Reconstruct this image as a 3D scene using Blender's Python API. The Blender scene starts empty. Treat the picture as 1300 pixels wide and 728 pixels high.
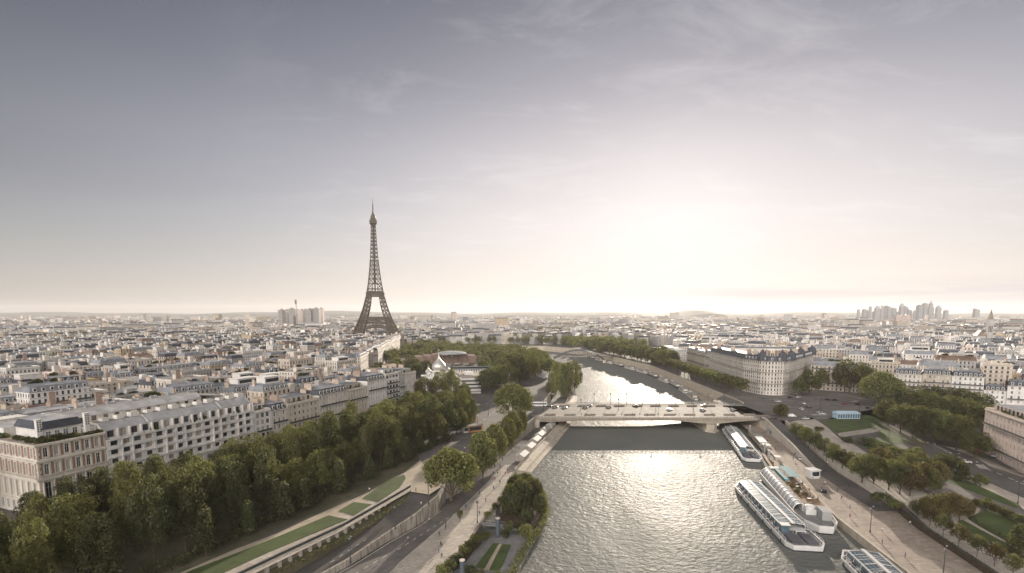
import bpy, bmesh, math, random
import numpy as np
from mathutils import Vector, Matrix

SC = bpy.context.scene
COL = SC.collection
R = math.radians

# ---------------------------------------------------------------- camera
CAM_H = 76.0
PITCH = math.atan(.108)
cd = bpy.data.cameras.new('camera')
cd.sensor_width = 36.0
cd.lens = 18.0
cd.shift_y = 0.0818
cd.clip_start = 1.0
cd.clip_end = 60000.0
cam = bpy.data.objects.new('camera', cd)
COL.objects.link(cam)
cam.location = (0, 0, CAM_H)
cam.rotation_euler = (R(90) - PITCH, 0, 0)
SC.camera = cam

# ---------------------------------------------------------------- sky, sun, exposure
SUN_AZ, SUN_EL = R(17.0), R(10.5)
SKY_SAT, SKY_TOP, SKY_KNEE, GLOW = .27, 5.5, 2.4, (.7, .7)
SUN_DIR = Vector((math.sin(SUN_AZ) * math.cos(SUN_EL), math.cos(SUN_AZ) * math.cos(SUN_EL), math.sin(SUN_EL)))
SC.view_settings.view_transform = 'Standard'
SC.view_settings.look = 'None'
SC.view_settings.gamma = 1.0
SC.view_settings.use_curve_mapping = False
SC.view_settings.exposure = 1.32
SC.cycles.use_denoising = True
SC.cycles.max_bounces = 6
SC.cycles.volume_bounces = 1
SC.cycles.diffuse_bounces = 3
SC.cycles.glossy_bounces = 3
SC.cycles.transparent_max_bounces = 8
SC.cycles.sample_clamp_indirect = 8.0

world = bpy.data.worlds.new('World')
SC.world = world
world.use_nodes = True
wn = world.node_tree
wn.nodes.clear()


class NT:
    """small helper round a node tree"""
    def __init__(s, tree):
        s.t = tree

    def n(s, typ, **kw):
        nd = s.t.nodes.new(typ)
        for k, v in kw.items():
            setattr(nd, k, v)
        return nd

    def put(s, sock, v):
        if v is None:
            return
        if isinstance(v, bpy.types.NodeSocket):
            s.t.links.new(v, sock)
        else:
            if isinstance(v, (tuple, list)) and len(v) == 3 and sock.type == 'RGBA':
                v = (v[0], v[1], v[2], 1)
            sock.default_value = v

    def math(s, op, a, b=None, c=None, clamp=False):
        nd = s.n('ShaderNodeMath', operation=op, use_clamp=clamp)
        for i, v in enumerate((a, b, c)):
            s.put(nd.inputs[i], v)
        return nd.outputs[0]

    def mix(s, fac, a, b, blend='MIX'):
        nd = s.n('ShaderNodeMix', data_type='RGBA', blend_type=blend)
        s.put(nd.inputs[0], fac)
        s.put(nd.inputs[6], a)
        s.put(nd.inputs[7], b)
        return nd.outputs[2]

    def noise(s, vec, scale, detail=3, rough=.55, dist=0.0):
        nd = s.n('ShaderNodeTexNoise')
        s.put(nd.inputs['Vector'], vec)
        nd.inputs['Scale'].default_value = scale
        nd.inputs['Detail'].default_value = detail
        nd.inputs['Roughness'].default_value = rough
        nd.inputs['Distortion'].default_value = dist
        return nd.outputs['Fac']

    def ramp(s, fac, lo, hi, a=0., b=1.):
        nd = s.n('ShaderNodeMapRange', clamp=True)
        s.put(nd.inputs[0], fac)
        for i, v in enumerate((lo, hi, a, b)):
            nd.inputs[1 + i].default_value = v
        return nd.outputs[0]

    def mapping(s, vec, scale=(1, 1, 1), rot=(0, 0, 0), loc=(0, 0, 0)):
        nd = s.n('ShaderNodeMapping')
        s.put(nd.inputs[0], vec)
        nd.inputs['Scale'].default_value = scale
        nd.inputs['Rotation'].default_value = rot
        nd.inputs['Location'].default_value = loc
        return nd.outputs[0]


W = NT(wn)
tc = W.n('ShaderNodeTexCoord')
DIR = tc.outputs['Generated']
sky = W.n('ShaderNodeTexSky', sky_type='NISHITA', sun_disc=False, sun_elevation=SUN_EL, sun_rotation=SUN_AZ)
sky.air_density = 1.0
sky.dust_density = 2.5
sky.ozone_density = 1.0
hs = W.n('ShaderNodeHueSaturation')
hs.inputs['Saturation'].default_value = SKY_SAT
W.put(hs.inputs['Color'], sky.outputs[0])
sep = W.n('ShaderNodeSeparateXYZ')
W.put(sep.inputs[0], DIR)
up = sep.outputs[2]
dotn = W.n('ShaderNodeVectorMath', operation='DOT_PRODUCT')
W.put(dotn.inputs[0], DIR)
dotn.inputs[1].default_value = SUN_DIR
sd = dotn.outputs['Value']
sdp = W.math('MAXIMUM', sd, 0.0)
# sky brightness compressed to tame glare round the sun, graded darker towards the zenith
bw = W.n('ShaderNodeRGBToBW'); W.put(bw.inputs[0], hs.outputs[0])
comp = W.math('DIVIDE', SKY_TOP, W.math('ADD', bw.outputs[0], SKY_KNEE))
elev = W.n('ShaderNodeValToRGB')
W.put(elev.inputs[0], W.math('MAXIMUM', up, 0.0))
er = elev.color_ramp
er.elements[0].position = 0.0; er.elements[0].color = (.98, .97, 1.0, 1)
er.elements[1].position = .75; er.elements[1].color = (.15, .178, .255, 1)
for p_, c_ in ((.06, (1.0, .975, 1.0)), (.17, (.95, .94, 1.02)), (.28, (.77, .765, .86)), (.385, (.51, .52, .62)), (.5, (.33, .35, .445))):
    e_ = er.elements.new(p_); e_.color = (*c_, 1)
side = W.math('ADD', 1.0, W.math('MULTIPLY', W.ramp(up, .03, .2), W.math('SUBTRACT', W.ramp(sd, .38, .96, .56, 1.0), 1.0)))
comp = W.math('MULTIPLY', comp, side)
sky_comp = W.n('ShaderNodeVectorMath', operation='SCALE')
W.put(sky_comp.inputs[0], hs.outputs[0]); W.put(sky_comp.inputs['Scale'], comp)
sky_graded = W.n('ShaderNodeVectorMath', operation='MULTIPLY')
W.put(sky_graded.inputs[0], sky_comp.outputs[0]); W.put(sky_graded.inputs[1], elev.outputs[0])
glow = W.math('ADD', W.math('MULTIPLY', W.math('POWER', sdp, 4.5), W.math('MULTIPLY', GLOW[0], W.ramp(up, .75, .0))), W.math('MULTIPLY', W.math('POWER', sdp, 70.0), GLOW[1]))
glow_c = W.n('ShaderNodeVectorMath', operation='SCALE')
glow_c.inputs[0].default_value = (1.0, .955, .915)
W.put(glow_c.inputs['Scale'], glow)
# extra sky glow added behind the viewer as fill light for the house fronts
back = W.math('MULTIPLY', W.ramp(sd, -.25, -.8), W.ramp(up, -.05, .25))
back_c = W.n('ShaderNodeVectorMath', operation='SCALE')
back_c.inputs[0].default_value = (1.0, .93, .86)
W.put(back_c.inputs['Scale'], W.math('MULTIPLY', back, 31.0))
s1 = W.n('ShaderNodeVectorMath', operation='ADD')
W.put(s1.inputs[0], sky_graded.outputs[0]); W.put(s1.inputs[1], glow_c.outputs[0])
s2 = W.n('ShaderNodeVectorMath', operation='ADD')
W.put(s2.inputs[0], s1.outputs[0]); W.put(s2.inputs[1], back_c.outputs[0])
# thin cirrus, and a low band of cloud along the horizon to the right
proj = W.n('ShaderNodeVectorMath', operation='DIVIDE')
W.put(proj.inputs[0], DIR)
cmb = W.n('ShaderNodeCombineXYZ')
den = W.math('ADD', W.math('MAXIMUM', up, 0.0), .18)
for i in range(3):
    W.put(cmb.inputs[i], den)
W.put(proj.inputs[1], cmb.outputs[0])
cir = W.noise(W.mapping(proj.outputs[0], (1.0, 1.9, 1), (0, 0, R(-35))), 2.2, 8, .68, .45)
cirm = W.math('MULTIPLY', W.ramp(cir, .5, .85), W.ramp(up, .0, .15))
cirm = W.math('MULTIPLY', cirm, W.ramp(sd, .68, .9))
low = W.noise(W.mapping(DIR, (2.2, 2.2, 34)), 1.5, 5, .6, .3)
lowm = W.math('MULTIPLY', W.ramp(low, .40, .56), W.math('MULTIPLY', W.math('MULTIPLY', W.ramp(sep.outputs[0], .12, .42), W.ramp(up, .012, .02)), W.ramp(up, .062, .036)))
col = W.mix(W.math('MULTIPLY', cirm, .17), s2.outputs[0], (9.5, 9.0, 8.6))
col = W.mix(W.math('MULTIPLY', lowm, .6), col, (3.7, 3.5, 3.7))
bg = W.n('ShaderNodeBackground')
W.put(bg.inputs['Color'], col)
bg.inputs['Strength'].default_value = 0.063
wo = W.n('ShaderNodeOutputWorld')
W.put(wo.inputs['Surface'], bg.outputs[0])

sl = bpy.data.lights.new('sun', 'SUN')
sl.energy = 3.3
sl.angle = R(0.6)
sl.color = (1.0, .87, .72)
sun = bpy.data.objects.new('sun', sl)
COL.objects.link(sun)
sun.location = SUN_DIR * 500
sun.rotation_euler = SUN_DIR.to_track_quat('Z', 'Y').to_euler()


# ---------------------------------------------------------------- helpers
def P(px, py, z=0.0):
    """where a sight line of the survey photograph meets height z"""
    x = (px - 650) / 650.0
    y = -(py - 470.2) / 650.0
    c, s = math.cos(PITCH), math.sin(PITCH)
    d = (x, c + y * s, -s + y * c)
    t = (z - CAM_H) / d[2]
    return Vector((d[0] * t, d[1] * t, z))


def tag(o, label=None, cat=None, group=None, kind=None):
    if label: o['label'] = label
    if cat: o['category'] = cat
    if group: o['group'] = group
    if kind: o['kind'] = kind
    return o


def empty(name, loc=(0, 0, 0), rz=0.0, label=None, cat=None, group=None):
    o = bpy.data.objects.new(name, None)
    o.empty_display_size = .5
    COL.objects.link(o)
    o.location = loc
    o.rotation_euler = (0, 0, rz)
    return tag(o, label, cat, group)


KIDS = {}


def place(name, mesh, parent=None, loc=(0, 0, 0), rz=0.0, scale=None):
    o = bpy.data.objects.new(name, mesh)
    COL.objects.link(o)
    if parent is not None:
        o.parent = parent
        KIDS.setdefault(parent.name, []).append(o)
    o.location = loc
    o.rotation_euler = (0, 0, rz)
    if scale is not None:
        o.scale = scale if hasattr(scale, '__len__') else (scale,) * 3
    return o


def dup(root, loc, rz=0.0, label=None, group=None, scale=None):
    """copy of a thing with copies of its parts and sub-parts"""
    r = root.copy()
    COL.objects.link(r)
    r.location = loc
    r.rotation_euler = (0, 0, rz)
    if scale is not None:
        r.scale = scale if hasattr(scale, '__len__') else (scale,) * 3
    if label: r['label'] = label
    if group: r['group'] = group

    def kids(src, dst):
        for ch in KIDS.get(src.name, []):
            c = ch.copy()
            COL.objects.link(c)
            c.parent = dst
            KIDS.setdefault(dst.name, []).append(c)
            kids(ch, c)
    kids(root, r)
    return r


class MB:
    """collects faces and links them as one mesh object"""
    def __init__(s):
        s.v = []; s.f = []; s.m = []; s.uv = []; s.has_uv = False

    def face(s, pts, mi=0, uv=None):
        i = len(s.v)
        s.v.extend([tuple(p) for p in pts])
        s.f.append(tuple(range(i, i + len(pts))))
        s.m.append(mi)
        s.uv.append(uv)
        if uv: s.has_uv = True

    def wall(s, a, b, z0, z1, mi=0, u0=0.0):
        """vertical quad from a to b (outside on the right hand walking a->b), uv in metres"""
        L = math.hypot(b[0] - a[0], b[1] - a[1])
        s.face([(a[0], a[1], z0), (b[0], b[1], z0), (b[0], b[1], z1), (a[0], a[1], z1)], mi,
               [(u0, 0), (u0 + L, 0), (u0 + L, z1 - z0), (u0, z1 - z0)])

    def box(s, x0, x1, y0, y1, z0, z1, mi=0, top=None, bottom=True):
        s.wall((x0, y0), (x1, y0), z0, z1, mi)
        s.wall((x1, y0), (x1, y1), z0, z1, mi)
        s.wall((x1, y1), (x0, y1), z0, z1, mi)
        s.wall((x0, y1), (x0, y0), z0, z1, mi)
        s.face([(x0, y0, z1), (x1, y0, z1), (x1, y1, z1), (x0, y1, z1)], mi if top is None else top)
        if bottom:
            s.face([(x0, y1, z0), (x1, y1, z0), (x1, y0, z0), (x0, y0, z0)], mi)

    def prism(s, poly, z0, z1, mi=0, top=None, bottom=True):
        """poly counter-clockwise"""
        n = len(poly)
        u = 0.0
        for i in range(n):
            a, b = poly[i], poly[(i + 1) % n]
            s.wall(a, b, z0, z1, mi, u)
            u += math.hypot(b[0] - a[0], b[1] - a[1])
        s.face([(p[0], p[1], z1) for p in poly], mi if top is None else top)
        if bottom:
            s.face([(p[0], p[1], z0) for p in reversed(poly)], mi)

    def frustum(s, poly0, poly1, z0, z1, mi=0, top=None):
        n = len(poly0)
        for i in range(n):
            j = (i + 1) % n
            a, b, c, d = poly0[i], poly0[j], poly1[j], poly1[i]
            s.face([(a[0], a[1], z0), (b[0], b[1], z0), (c[0], c[1], z1), (d[0], d[1], z1)], mi)
        s.face([(p[0], p[1], z1) for p in poly1], mi if top is None else top)

    def bar(s, a, b, w, h=None, mi=0):
        """rectangular bar between two points"""
        a, b = Vector(a), Vector(b)
        h = w if h is None else h
        d = (b - a)
        if d.length < 1e-6: return
        d.normalize()
        upv = Vector((0, 0, 1)) if abs(d.z) < .95 else Vector((0, 1, 0))
        x = d.cross(upv).normalized() * (w / 2)
        y = x.cross(d).normalized() * (h / 2)
        q = [(-1, -1), (1, -1), (1, 1), (-1, 1)]
        A = [a + x * i + y * j for i, j in q]
        B = [b + x * i + y * j for i, j in q]
        for i in range(4):
            j = (i + 1) % 4
            s.face([A[i], A[j], B[j], B[i]], mi)
        s.face(A[::-1], mi); s.face(B, mi)

    def lathe(s, prof, n=12, c=(0, 0, 0), mi=0):
        for (r0, z0), (r1, z1) in zip(prof[:-1], prof[1:]):
            for i in range(n):
                a0, a1 = 2 * math.pi * i / n, 2 * math.pi * (i + 1) / n
                p = [(c[0] + r * math.cos(a), c[1] + r * math.sin(a), c[2] + z) for r, z, a in
                     ((r0, z0, a0), (r0, z0, a1), (r1, z1, a1), (r1, z1, a0))]
                if r0 < 1e-4: p = [p[0], p[2], p[3]]
                elif r1 < 1e-4: p = p[:3]
                s.face(p, mi)

    def cyl(s, c, r, z0, z1, n=10, mi=0, r1=None):
        r1 = r if r1 is None else r1
        s.lathe([(0, z0), (r, z0), (r1, z1), (0, z1)], n, (c[0], c[1], 0), mi)

    def tube(s, pts, r, n=6, mi=0, r_end=None):
        pts = [Vector(p) for p in pts]
        rings = []
        for i, p in enumerate(pts):
            d = (pts[min(i + 1, len(pts) - 1)] - pts[max(i - 1, 0)]).normalized()
            upv = Vector((0, 0, 1)) if abs(d.z) < .9 else Vector((1, 0, 0))
            x = d.cross(upv).normalized(); y = x.cross(d).normalized()
            rr = r if r_end is None else r + (r_end - r) * i / (len(pts) - 1)
            rings.append([p + (x * math.cos(2 * math.pi * k / n) + y * math.sin(2 * math.pi * k / n)) * rr for k in range(n)])
        for A, B in zip(rings[:-1], rings[1:]):
            for k in range(n):
                j = (k + 1) % n
                s.face([A[k], A[j], B[j], B[k]], mi)
        s.face(rings[0][::-1], mi); s.face(rings[-1], mi)

    def mesh(s, name, mats, smooth=False):
        me = bpy.data.meshes.new(name)
        me.from_pydata(s.v, [], s.f)
        mats = mats if isinstance(mats, (list, tuple)) else [mats]
        for m in mats:
            me.materials.append(m)
        if len(mats) > 1:
            me.polygons.foreach_set('material_index', s.m)
        if s.has_uv:
            uvl = me.uv_layers.new(name='UVMap')
            flat = []
            for f, uv in zip(s.f, s.uv):
                if uv is None:
                    flat.extend([0.0, 0.0] * len(f))
                else:
                    for a in uv: flat.extend(a)
            uvl.data.foreach_set('uv', flat)
        if smooth:
            bm = bmesh.new(); bm.from_mesh(me)
            bmesh.ops.remove_doubles(bm, verts=bm.verts, dist=1e-4)
            bm.to_mesh(me); bm.free()
            me.polygons.foreach_set('use_smooth', [True] * len(me.polygons))
        me.update()
        return me

    def build(s, name, mats, parent=None, loc=(0, 0, 0), rz=0.0, smooth=False):
        return place(name, s.mesh(name, mats, smooth), parent, loc, rz)


# ---------------------------------------------------------------- materials
M = {}


def mat(name, color, rough=.8, metal=0.0, var=.18, scale=.35, var2=None, bump=0.0, spec=.4, coords='Object', streak=0.0, joints=None):
    """surface with uneven colour (two octaves of wear) and optional bump"""
    m = bpy.data.materials.new(name)
    m.use_nodes = True
    t = m.node_tree
    N = NT(t)
    b = t.nodes['Principled BSDF']
    b.inputs['Roughness'].default_value = rough
    b.inputs['Metallic'].default_value = metal
    b.inputs['Specular IOR Level'].default_value = spec
    co = N.n('ShaderNodeTexCoord').outputs[coords]
    a = N.noise(co, scale, 5, .6)
    dark = tuple(c * (1 - var) for c in color)
    lite = tuple(min(1, c * (1 + var)) for c in color)
    c = N.mix(N.ramp(a, .3, .7), dark, lite)
    if var2:
        f = N.noise(co, scale * 7, 3, .5)
        c = N.mix(N.ramp(f, .45, .75), c, var2)
    if streak:                                  # rain streaks down a wall
        sn = N.noise(N.mapping(co, (1, 1, .13)), .75, 5, .65)
        c = N.mix(N.math('MULTIPLY', N.ramp(sn, .48, .75), streak), c, tuple(x * .45 for x in color))
    if joints:                                  # paving slabs and their joints, with odd replaced slabs
        bk = N.n('ShaderNodeTexBrick')
        N.put(bk.inputs['Vector'], N.mapping(co, (1, 1, 1), (0, 0, R(joints[1]))))
        bk.inputs['Scale'].default_value = 1.0; bk.inputs['Brick Width'].default_value = joints[0] * 1.8; bk.inputs['Row Height'].default_value = joints[0]
        bk.inputs['Mortar Size'].default_value = .07; bk.inputs['Mortar Smooth'].default_value = .4
        bk.inputs['Color1'].default_value = (.86, .86, .86, 1); bk.inputs['Color2'].default_value = (1.08, 1.08, 1.08, 1); bk.inputs['Mortar'].default_value = (.62, .6, .58, 1)
        c = N.mix(1.0, c, bk.outputs['Color'], 'MULTIPLY')
        pn = N.noise(co, .05, 6, .7)
        c = N.mix(N.math('MULTIPLY', N.ramp(pn, .52, .7), .45), c, tuple(x * .55 for x in color))
    N.put(b.inputs['Base Color'], c)
    if bump:
        bn = N.n('ShaderNodeBump')
        bn.inputs['Strength'].default_value = bump
        bn.inputs['Distance'].default_value = .1
        N.put(bn.inputs['Height'], N.noise(co, scale * 9, 4, .6))
        N.put(b.inputs['Normal'], bn.outputs[0])
    M[name] = m
    return m


def wall_mat(name, color, bay=2.7, floor=3.1, ww=.42, wh=.62, glass=(.035, .04, .05), band=.12):
    """stone wall seen from far: window bays and storey bands laid out in metres along the wall (uv)"""
    m = bpy.data.materials.new(name)
    m.use_nodes = True
    t = m.node_tree
    N = NT(t)
    b = t.nodes['Principled BSDF']
    tcn = N.n('ShaderNodeTexCoord')
    sp = N.n('ShaderNodeSeparateXYZ')
    N.put(sp.inputs[0], tcn.outputs['UV'])
    u, v = sp.outputs[0], sp.outputs[1]
    fu = N.math('FRACT', N.math('DIVIDE', u, bay))
    fv = N.math('FRACT', N.math('DIVIDE', v, floor))
    mu = N.math('LESS_THAN', N.math('ABSOLUTE', N.math('SUBTRACT', fu, .5)), ww / 2)
    mv = N.math('LESS_THAN', N.math('ABSOLUTE', N.math('SUBTRACT', fv, .52)), wh / 2)
    win = N.math('MULTIPLY', mu, mv)
    win = N.math('MULTIPLY', win, N.math('GREATER_THAN', v, .4))
    cell = N.n('ShaderNodeTexWhiteNoise', noise_dimensions='2D')
    cv = N.n('ShaderNodeCombineXYZ')
    N.put(cv.inputs[0], N.math('FLOOR', N.math('DIVIDE', u, bay)))
    N.put(cv.inputs[1], N.math('FLOOR', N.math('DIVIDE', v, floor)))
    N.put(cell.inputs['Vector'], cv.outputs[0])
    a = N.noise(tcn.outputs['Object'], .12, 5, .6)
    dark = tuple(c * .82 for c in color)
    lite = tuple(min(1, c * 1.12) for c in color)
    base = N.mix(N.ramp(a, .3, .7), dark, lite)
    bandm = N.math('MULTIPLY', N.math('LESS_THAN', fv, band), N.math('GREATER_THAN', v, .4))
    base = N.mix(bandm, base, tuple(c * .62 for c in color))
    gl = N.mix(N.ramp(cell.outputs['Value'], .55, 1.0), glass, tuple(c * .55 for c in color))
    N.put(b.inputs['Base Color'], N.mix(win, base, gl))
    N.put(b.inputs['Roughness'], N.ramp(win, 0, 1, .85, .3))
    M[name] = m
    return m


WALLS = {
    'cream': (.54, .475, .40), 'white': (.68, .655, .625), 'beige': (.47, .41, .34), 'grey': (.40, .385, .37),
    'pale': (.59, .545, .49), 'ochre': (.50, .40, .28), 'pink': (.64, .53, .48)}
for k, c in WALLS.items():
    wall_mat('wall_' + k, c, bay=random.Random(k).uniform(2.4, 3.2), floor=3.15)
    mat('plain_' + k, c, .85, var=.14, scale=.16, streak=.45)
wall_mat('wall_band', (.66, .63, .59), bay=40, floor=3.1, ww=.94, wh=.45)
wall_mat('wall_tower', (.36, .34, .33), bay=3.0, floor=3.0, ww=.6, wh=.55)
ROOFS = {'zinc': (.215, .225, .245), 'slate': (.06, .065, .08), 'pale zinc': (.36, .36, .37), 'brown': (.20, .14, .11)}
for k, c in ROOFS.items():
    mat('roof_' + k, c, .62, var=.3, scale=.3, metal=.0, spec=.3)
mat('gravel_roof', (.25, .235, .22), .9, var=.3, scale=.3)
mat('terrace', (.32, .275, .23), .9, var=.2)
mat('chimney_stone', (.46, .38, .31), .9, var=.25, scale=.8)
mat('chimney_brick', (.33, .25, .205), .9, var=.25, scale=.8)
mat('pot', (.27, .19, .15), .8)
mat('white_paint', (.78, .77, .75), .5, var=.06)
mat('stone', (.42, .37, .30), .85, var=.22, scale=.3, bump=.3)
mat('stone_light', (.55, .50, .43), .85, var=.15, scale=.3, streak=.4)
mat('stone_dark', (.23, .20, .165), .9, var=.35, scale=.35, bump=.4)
mat('brick', (.26, .165, .125), .9, var=.15, scale=.6)
mat('iron', (.045, .045, .05), .5)
mat('rail', (.05, .055, .06), .55)
mat('window_frame', (.72, .70, .67), .5, var=.05)
gm = mat('glass', (.03, .036, .045), .12, var=.5, scale=.8, spec=.6)
mat('shade', (.38, .34, .29), .8, var=.2)
ms_ = mat('stone_stained', (.40, .36, .31), .9, var=.15, scale=.3)
N_ = NT(ms_.node_tree); bs_ = ms_.node_tree.nodes['Principled BSDF']
prev_ = bs_.inputs['Base Color'].links[0].from_socket
co_ = N_.n('ShaderNodeTexCoord').outputs['Object']
st_ = N_.noise(N_.mapping(co_, (1.1, 1.1, .12)), .9, 5, .65)
N_.put(bs_.inputs['Base Color'], N_.mix(N_.ramp(st_, .45, .66), prev_, (.15, .13, .105)))
mat('asphalt', (.105, .098, .093), .85, var=.25, scale=.1, var2=(.13, .12, .112))
mat('asphalt_light', (.17, .155, .145), .9, var=.25, scale=.09, var2=(.13, .12, .11), joints=(5.5, 25))
mat('paving', (.46, .41, .355), .9, var=.16, scale=.12, var2=(.38, .335, .285), joints=(1.6, 22))
mat('cobble', (.36, .30, .25), .9, var=.22, scale=.1, var2=(.28, .235, .195), bump=.3, joints=(1.3, -8))
mat('gravel', (.42, .36, .28), .95, var=.2, scale=.15, var2=(.34, .285, .22))
mat('kerb', (.44, .41, .37), .85, var=.15)
mat('road_paint', (.75, .74, .70), .7, var=.12, scale=1.5)
mat('lawn', (.062, .092, .027), .95, var=.35, scale=.16, var2=(.085, .09, .035))
mat('soil', (.07, .05, .034), .95, var=.3)
mat('earth', (.105, .095, .06), .95, var=.35, scale=.06, var2=(.07, .08, .04))
mat('city_floor', (.11, .10, .093), .95, var=.3, scale=.03)
mat('steel', (.45, .46, .47), .35, metal=.6, var=.08)
mat('tower_iron', (.078, .057, .043), .6, var=.15, scale=.1)
mat('concrete', (.27, .25, .225), .85, var=.2, scale=.15)
mat('footway', (.27, .235, .195), .9, var=.2, scale=.2)
mat('asphalt_warm', (.155, .138, .118), .85, var=.25, scale=.12, var2=(.125, .11, .096))
mat('concrete_warm', (.29, .255, .21), .85, var=.2, scale=.15, streak=.4)
mat('timber', (.20, .13, .08), .8, var=.25)
# ---------------------------------------------------------------- terrain, river, quays
GZ = 9.0                                   # upper city level above the river


def zr(y):
    """level of the right bank, which dips towards the near gardens"""
    return 4.0 + 5.0 * min(1.0, max(0.0, (y - 170) / 150.0))


def PR(px, py, dz=0.0):
    z = 9.0
    for _ in range(12):
        p = P(px, py, z + dz)
        z = zr(p.y)
    return P(px, py, z + dz)


def lerp_line(pl, y):
    """x and z of a polyline (increasing y) at y"""
    for a, b in zip(pl[:-1], pl[1:]):
        if y <= b[1]:
            t = (y - a[1]) / (b[1] - a[1])
            return [a[i] + (b[i] - a[i]) * t for i in range(len(a))]
    return list(pl[-1])


def ribbon(mb, A, B, mi=0):
    for (a0, a1, b0, b1) in zip(A[:-1], A[1:], B[:-1], B[1:]):
        mb.face([a0, b0, b1, a1], mi)


def strip(name, left, right, m, ys=None, kind='structure', dz=0.0):
    """surface between two polylines given as (x,y,z), both running away from the viewer"""
    y0 = max(left[0][1], right[0][1]); y1 = min(left[-1][1], right[-1][1])
    Y = sorted({y0, y1} | {p[1] for p in left + right if y0 < p[1] < y1})
    mb = MB()
    A = [lerp_line(left, y) for y in Y]; B = [lerp_line(right, y) for y in Y]
    for q in A + B: q[2] += dz
    ribbon(mb, A, B)
    o = mb.build(name, m)
    return tag(o, kind=kind) if kind else o


LB = [(-112, 40), (-76, 115), (-65, 136), (-53.5, 157), (-39.5, 193.6), (-27, 199), (-22, 207), (-14, 229), (-4, 267),
      (17, 337), (24, 386), (40, 480), (62, 640), (62, 760), (30, 860), (-30, 960), (-200, 1040), (-300, 1100), (-302, 1150)]
RB = [(118, 40), (128, 100), (135.8, 143.5), (140, 170), (147.7, 195), (155, 243), (172.6, 318), (173, 320), (176, 384), (178, 400),
      (183, 613), (184, 680), (160, 830), (138, 990), (70, 1095), (-100, 1130), (-300, 1150)]
g = MB()
FAR = 16000
A = [(-FAR, y, GZ) for x, y in LB]; B = [(x, y, GZ) for x, y in LB]
ribbon(g, A, B)
A = [(x, y, zr(y)) for x, y in RB]; B = [(FAR, y, zr(y)) for x, y in RB]
ribbon(g, A, B)
g.face([(-FAR, 1150, GZ), (FAR, 1150, GZ), (FAR, 15000, GZ), (-FAR, 15000, GZ)])
g.face([(-FAR, -300, GZ), (-112, -300, GZ), (-112, 40, GZ), (-FAR, 40, GZ)])
g.face([(118, -300, 4), (FAR, -300, 4), (FAR, 40, 4), (118, 40, 4)])
tag(g.build('ground', M['city_floor']), kind='structure')

# river
wm = bpy.data.materials.new('river_water'); wm.use_nodes = True
N = NT(wm.node_tree); b = wm.node_tree.nodes['Principled BSDF']
co = N.n('ShaderNodeTexCoord').outputs['Object']
n1 = N.noise(N.mapping(co, (1, 1.25, 1), (0, 0, R(20))), .42, 3, .5, .6)
n2 = N.noise(N.mapping(co, (1, .8, 1), (0, 0, R(-30))), 1.15, 3, .55, .4)
n3 = N.noise(co, .045, 3, .5)
hgt = N.math('ADD', N.math('MULTIPLY', n1, .55), N.math('MULTIPLY', n2, .15))
amp = N.math('MULTIPLY', N.ramp(n3, .3, .7, .6, 1.2), N.ramp(N.noise(N.mapping(co, (.03, .009, 1), (0, 0, R(-14))), 1.0, 4, .6, .6), .35, .65, .7, 1.25))
bn = N.n('ShaderNodeBump'); bn.inputs['Strength'].default_value = 1.0; bn.inputs['Distance'].default_value = 1.0
N.put(bn.inputs['Height'], N.math('MULTIPLY', hgt, N.math('MULTIPLY', amp, 1.1)))
N.put(b.inputs['Normal'], bn.outputs[0])
N.put(b.inputs['Base Color'], N.mix(N.ramp(n3, .3, .7), (.15, .155, .146), (.18, .183, .168)))
n4 = N.noise(N.mapping(co, (.022, .006, 1), (0, 0, R(-14))), 1.0, 5, .6, .8)      # streaks of current and wind
N.put(b.inputs['Roughness'], N.ramp(n4, .35, .65, .49, .6))
b.inputs['IOR'].default_value = 1.33
b.inputs['Specular IOR Level'].default_value = .034
M['river_water'] = wm
w = MB(); w.face([(-400, -300, 0), (420, -300, 0), (420, 1250, 0), (-400, 1250, 0)])
tag(w.build('river', wm), kind='structure')
w = MB(); w.face([(-420, -320, -5), (440, -320, -5), (440, 1270, -5), (-420, 1270, -5)])
tag(w.build('river_bed', M['soil']), kind='structure')

# left lower quay
LQ_edge = [(-26, 100, 2.5), (-17, 145.7, 2.5), (-10, 181, 2.5), (-5.8, 197.5, 2.5), (1.5, 238, 2.5), (31, 337, 2.5), (40, 390, 2.5), (53, 470, 2.5),
           (80, 641, 2.5), (82, 784, 2.5), (55, 850, 2.5), (10, 945, 2.5)]
RAMP_L = [(-81, 105, 2.6), (-68, 128, 2.8), (-58.7, 143.9, 3.4), (-50.4, 159.8, 4.3), (-45, 173, 5.8), (-40, 187, 7.8), (-38, 197, 9.0), (-37, 200, 9.03)]
RAMP_R = [(-71, 105, 2.6), (-58.5, 128, 2.8), (-48.9, 143.9, 3.4), (-41.5, 159.8, 4.3), (-34, 173, 5.8), (-28.2, 186, 7.8), (-27, 197, 9.0), (-27, 200, 9.03)]
LQ_in = [(-72, 100, 2.5), (-57, 128, 2.5), (-47.4, 143.9, 2.5), (-40, 159.8, 2.5), (-32.6, 173, 2.5), (-27.4, 186, 2.5)] + [(x, y, 2.5) for x, y in LB[5:17]]
strip('lower_quay', LQ_in, LQ_edge, M['asphalt_light'])
prom_l = [(-42, 110, 2.5), (-33.4, 145.7, 2.5), (-23.8, 173.7, 2.5), (-9.3, 224, 2.5), (-3, 246, 2.5)]
prom_r = [(-24.5, 110, 2.5), (-17.5, 145.7, 2.5), (-10.4, 181, 2.5), (-6.2, 197.5, 2.5), (1.1, 238, 2.5), (2.5, 246, 2.5)]
strip('riverside_promenade', prom_l, prom_r, M['paving'], dz=.04)
strip('sunken_road', RAMP_L, RAMP_R, M['asphalt'])
bed_l = [(-88, 105, 6.5), (-72.6, 125, 6.6), (-64.6, 136, 6.7), (-53.1, 157, 7.2), (-39.4, 194, 9.0)]
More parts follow.
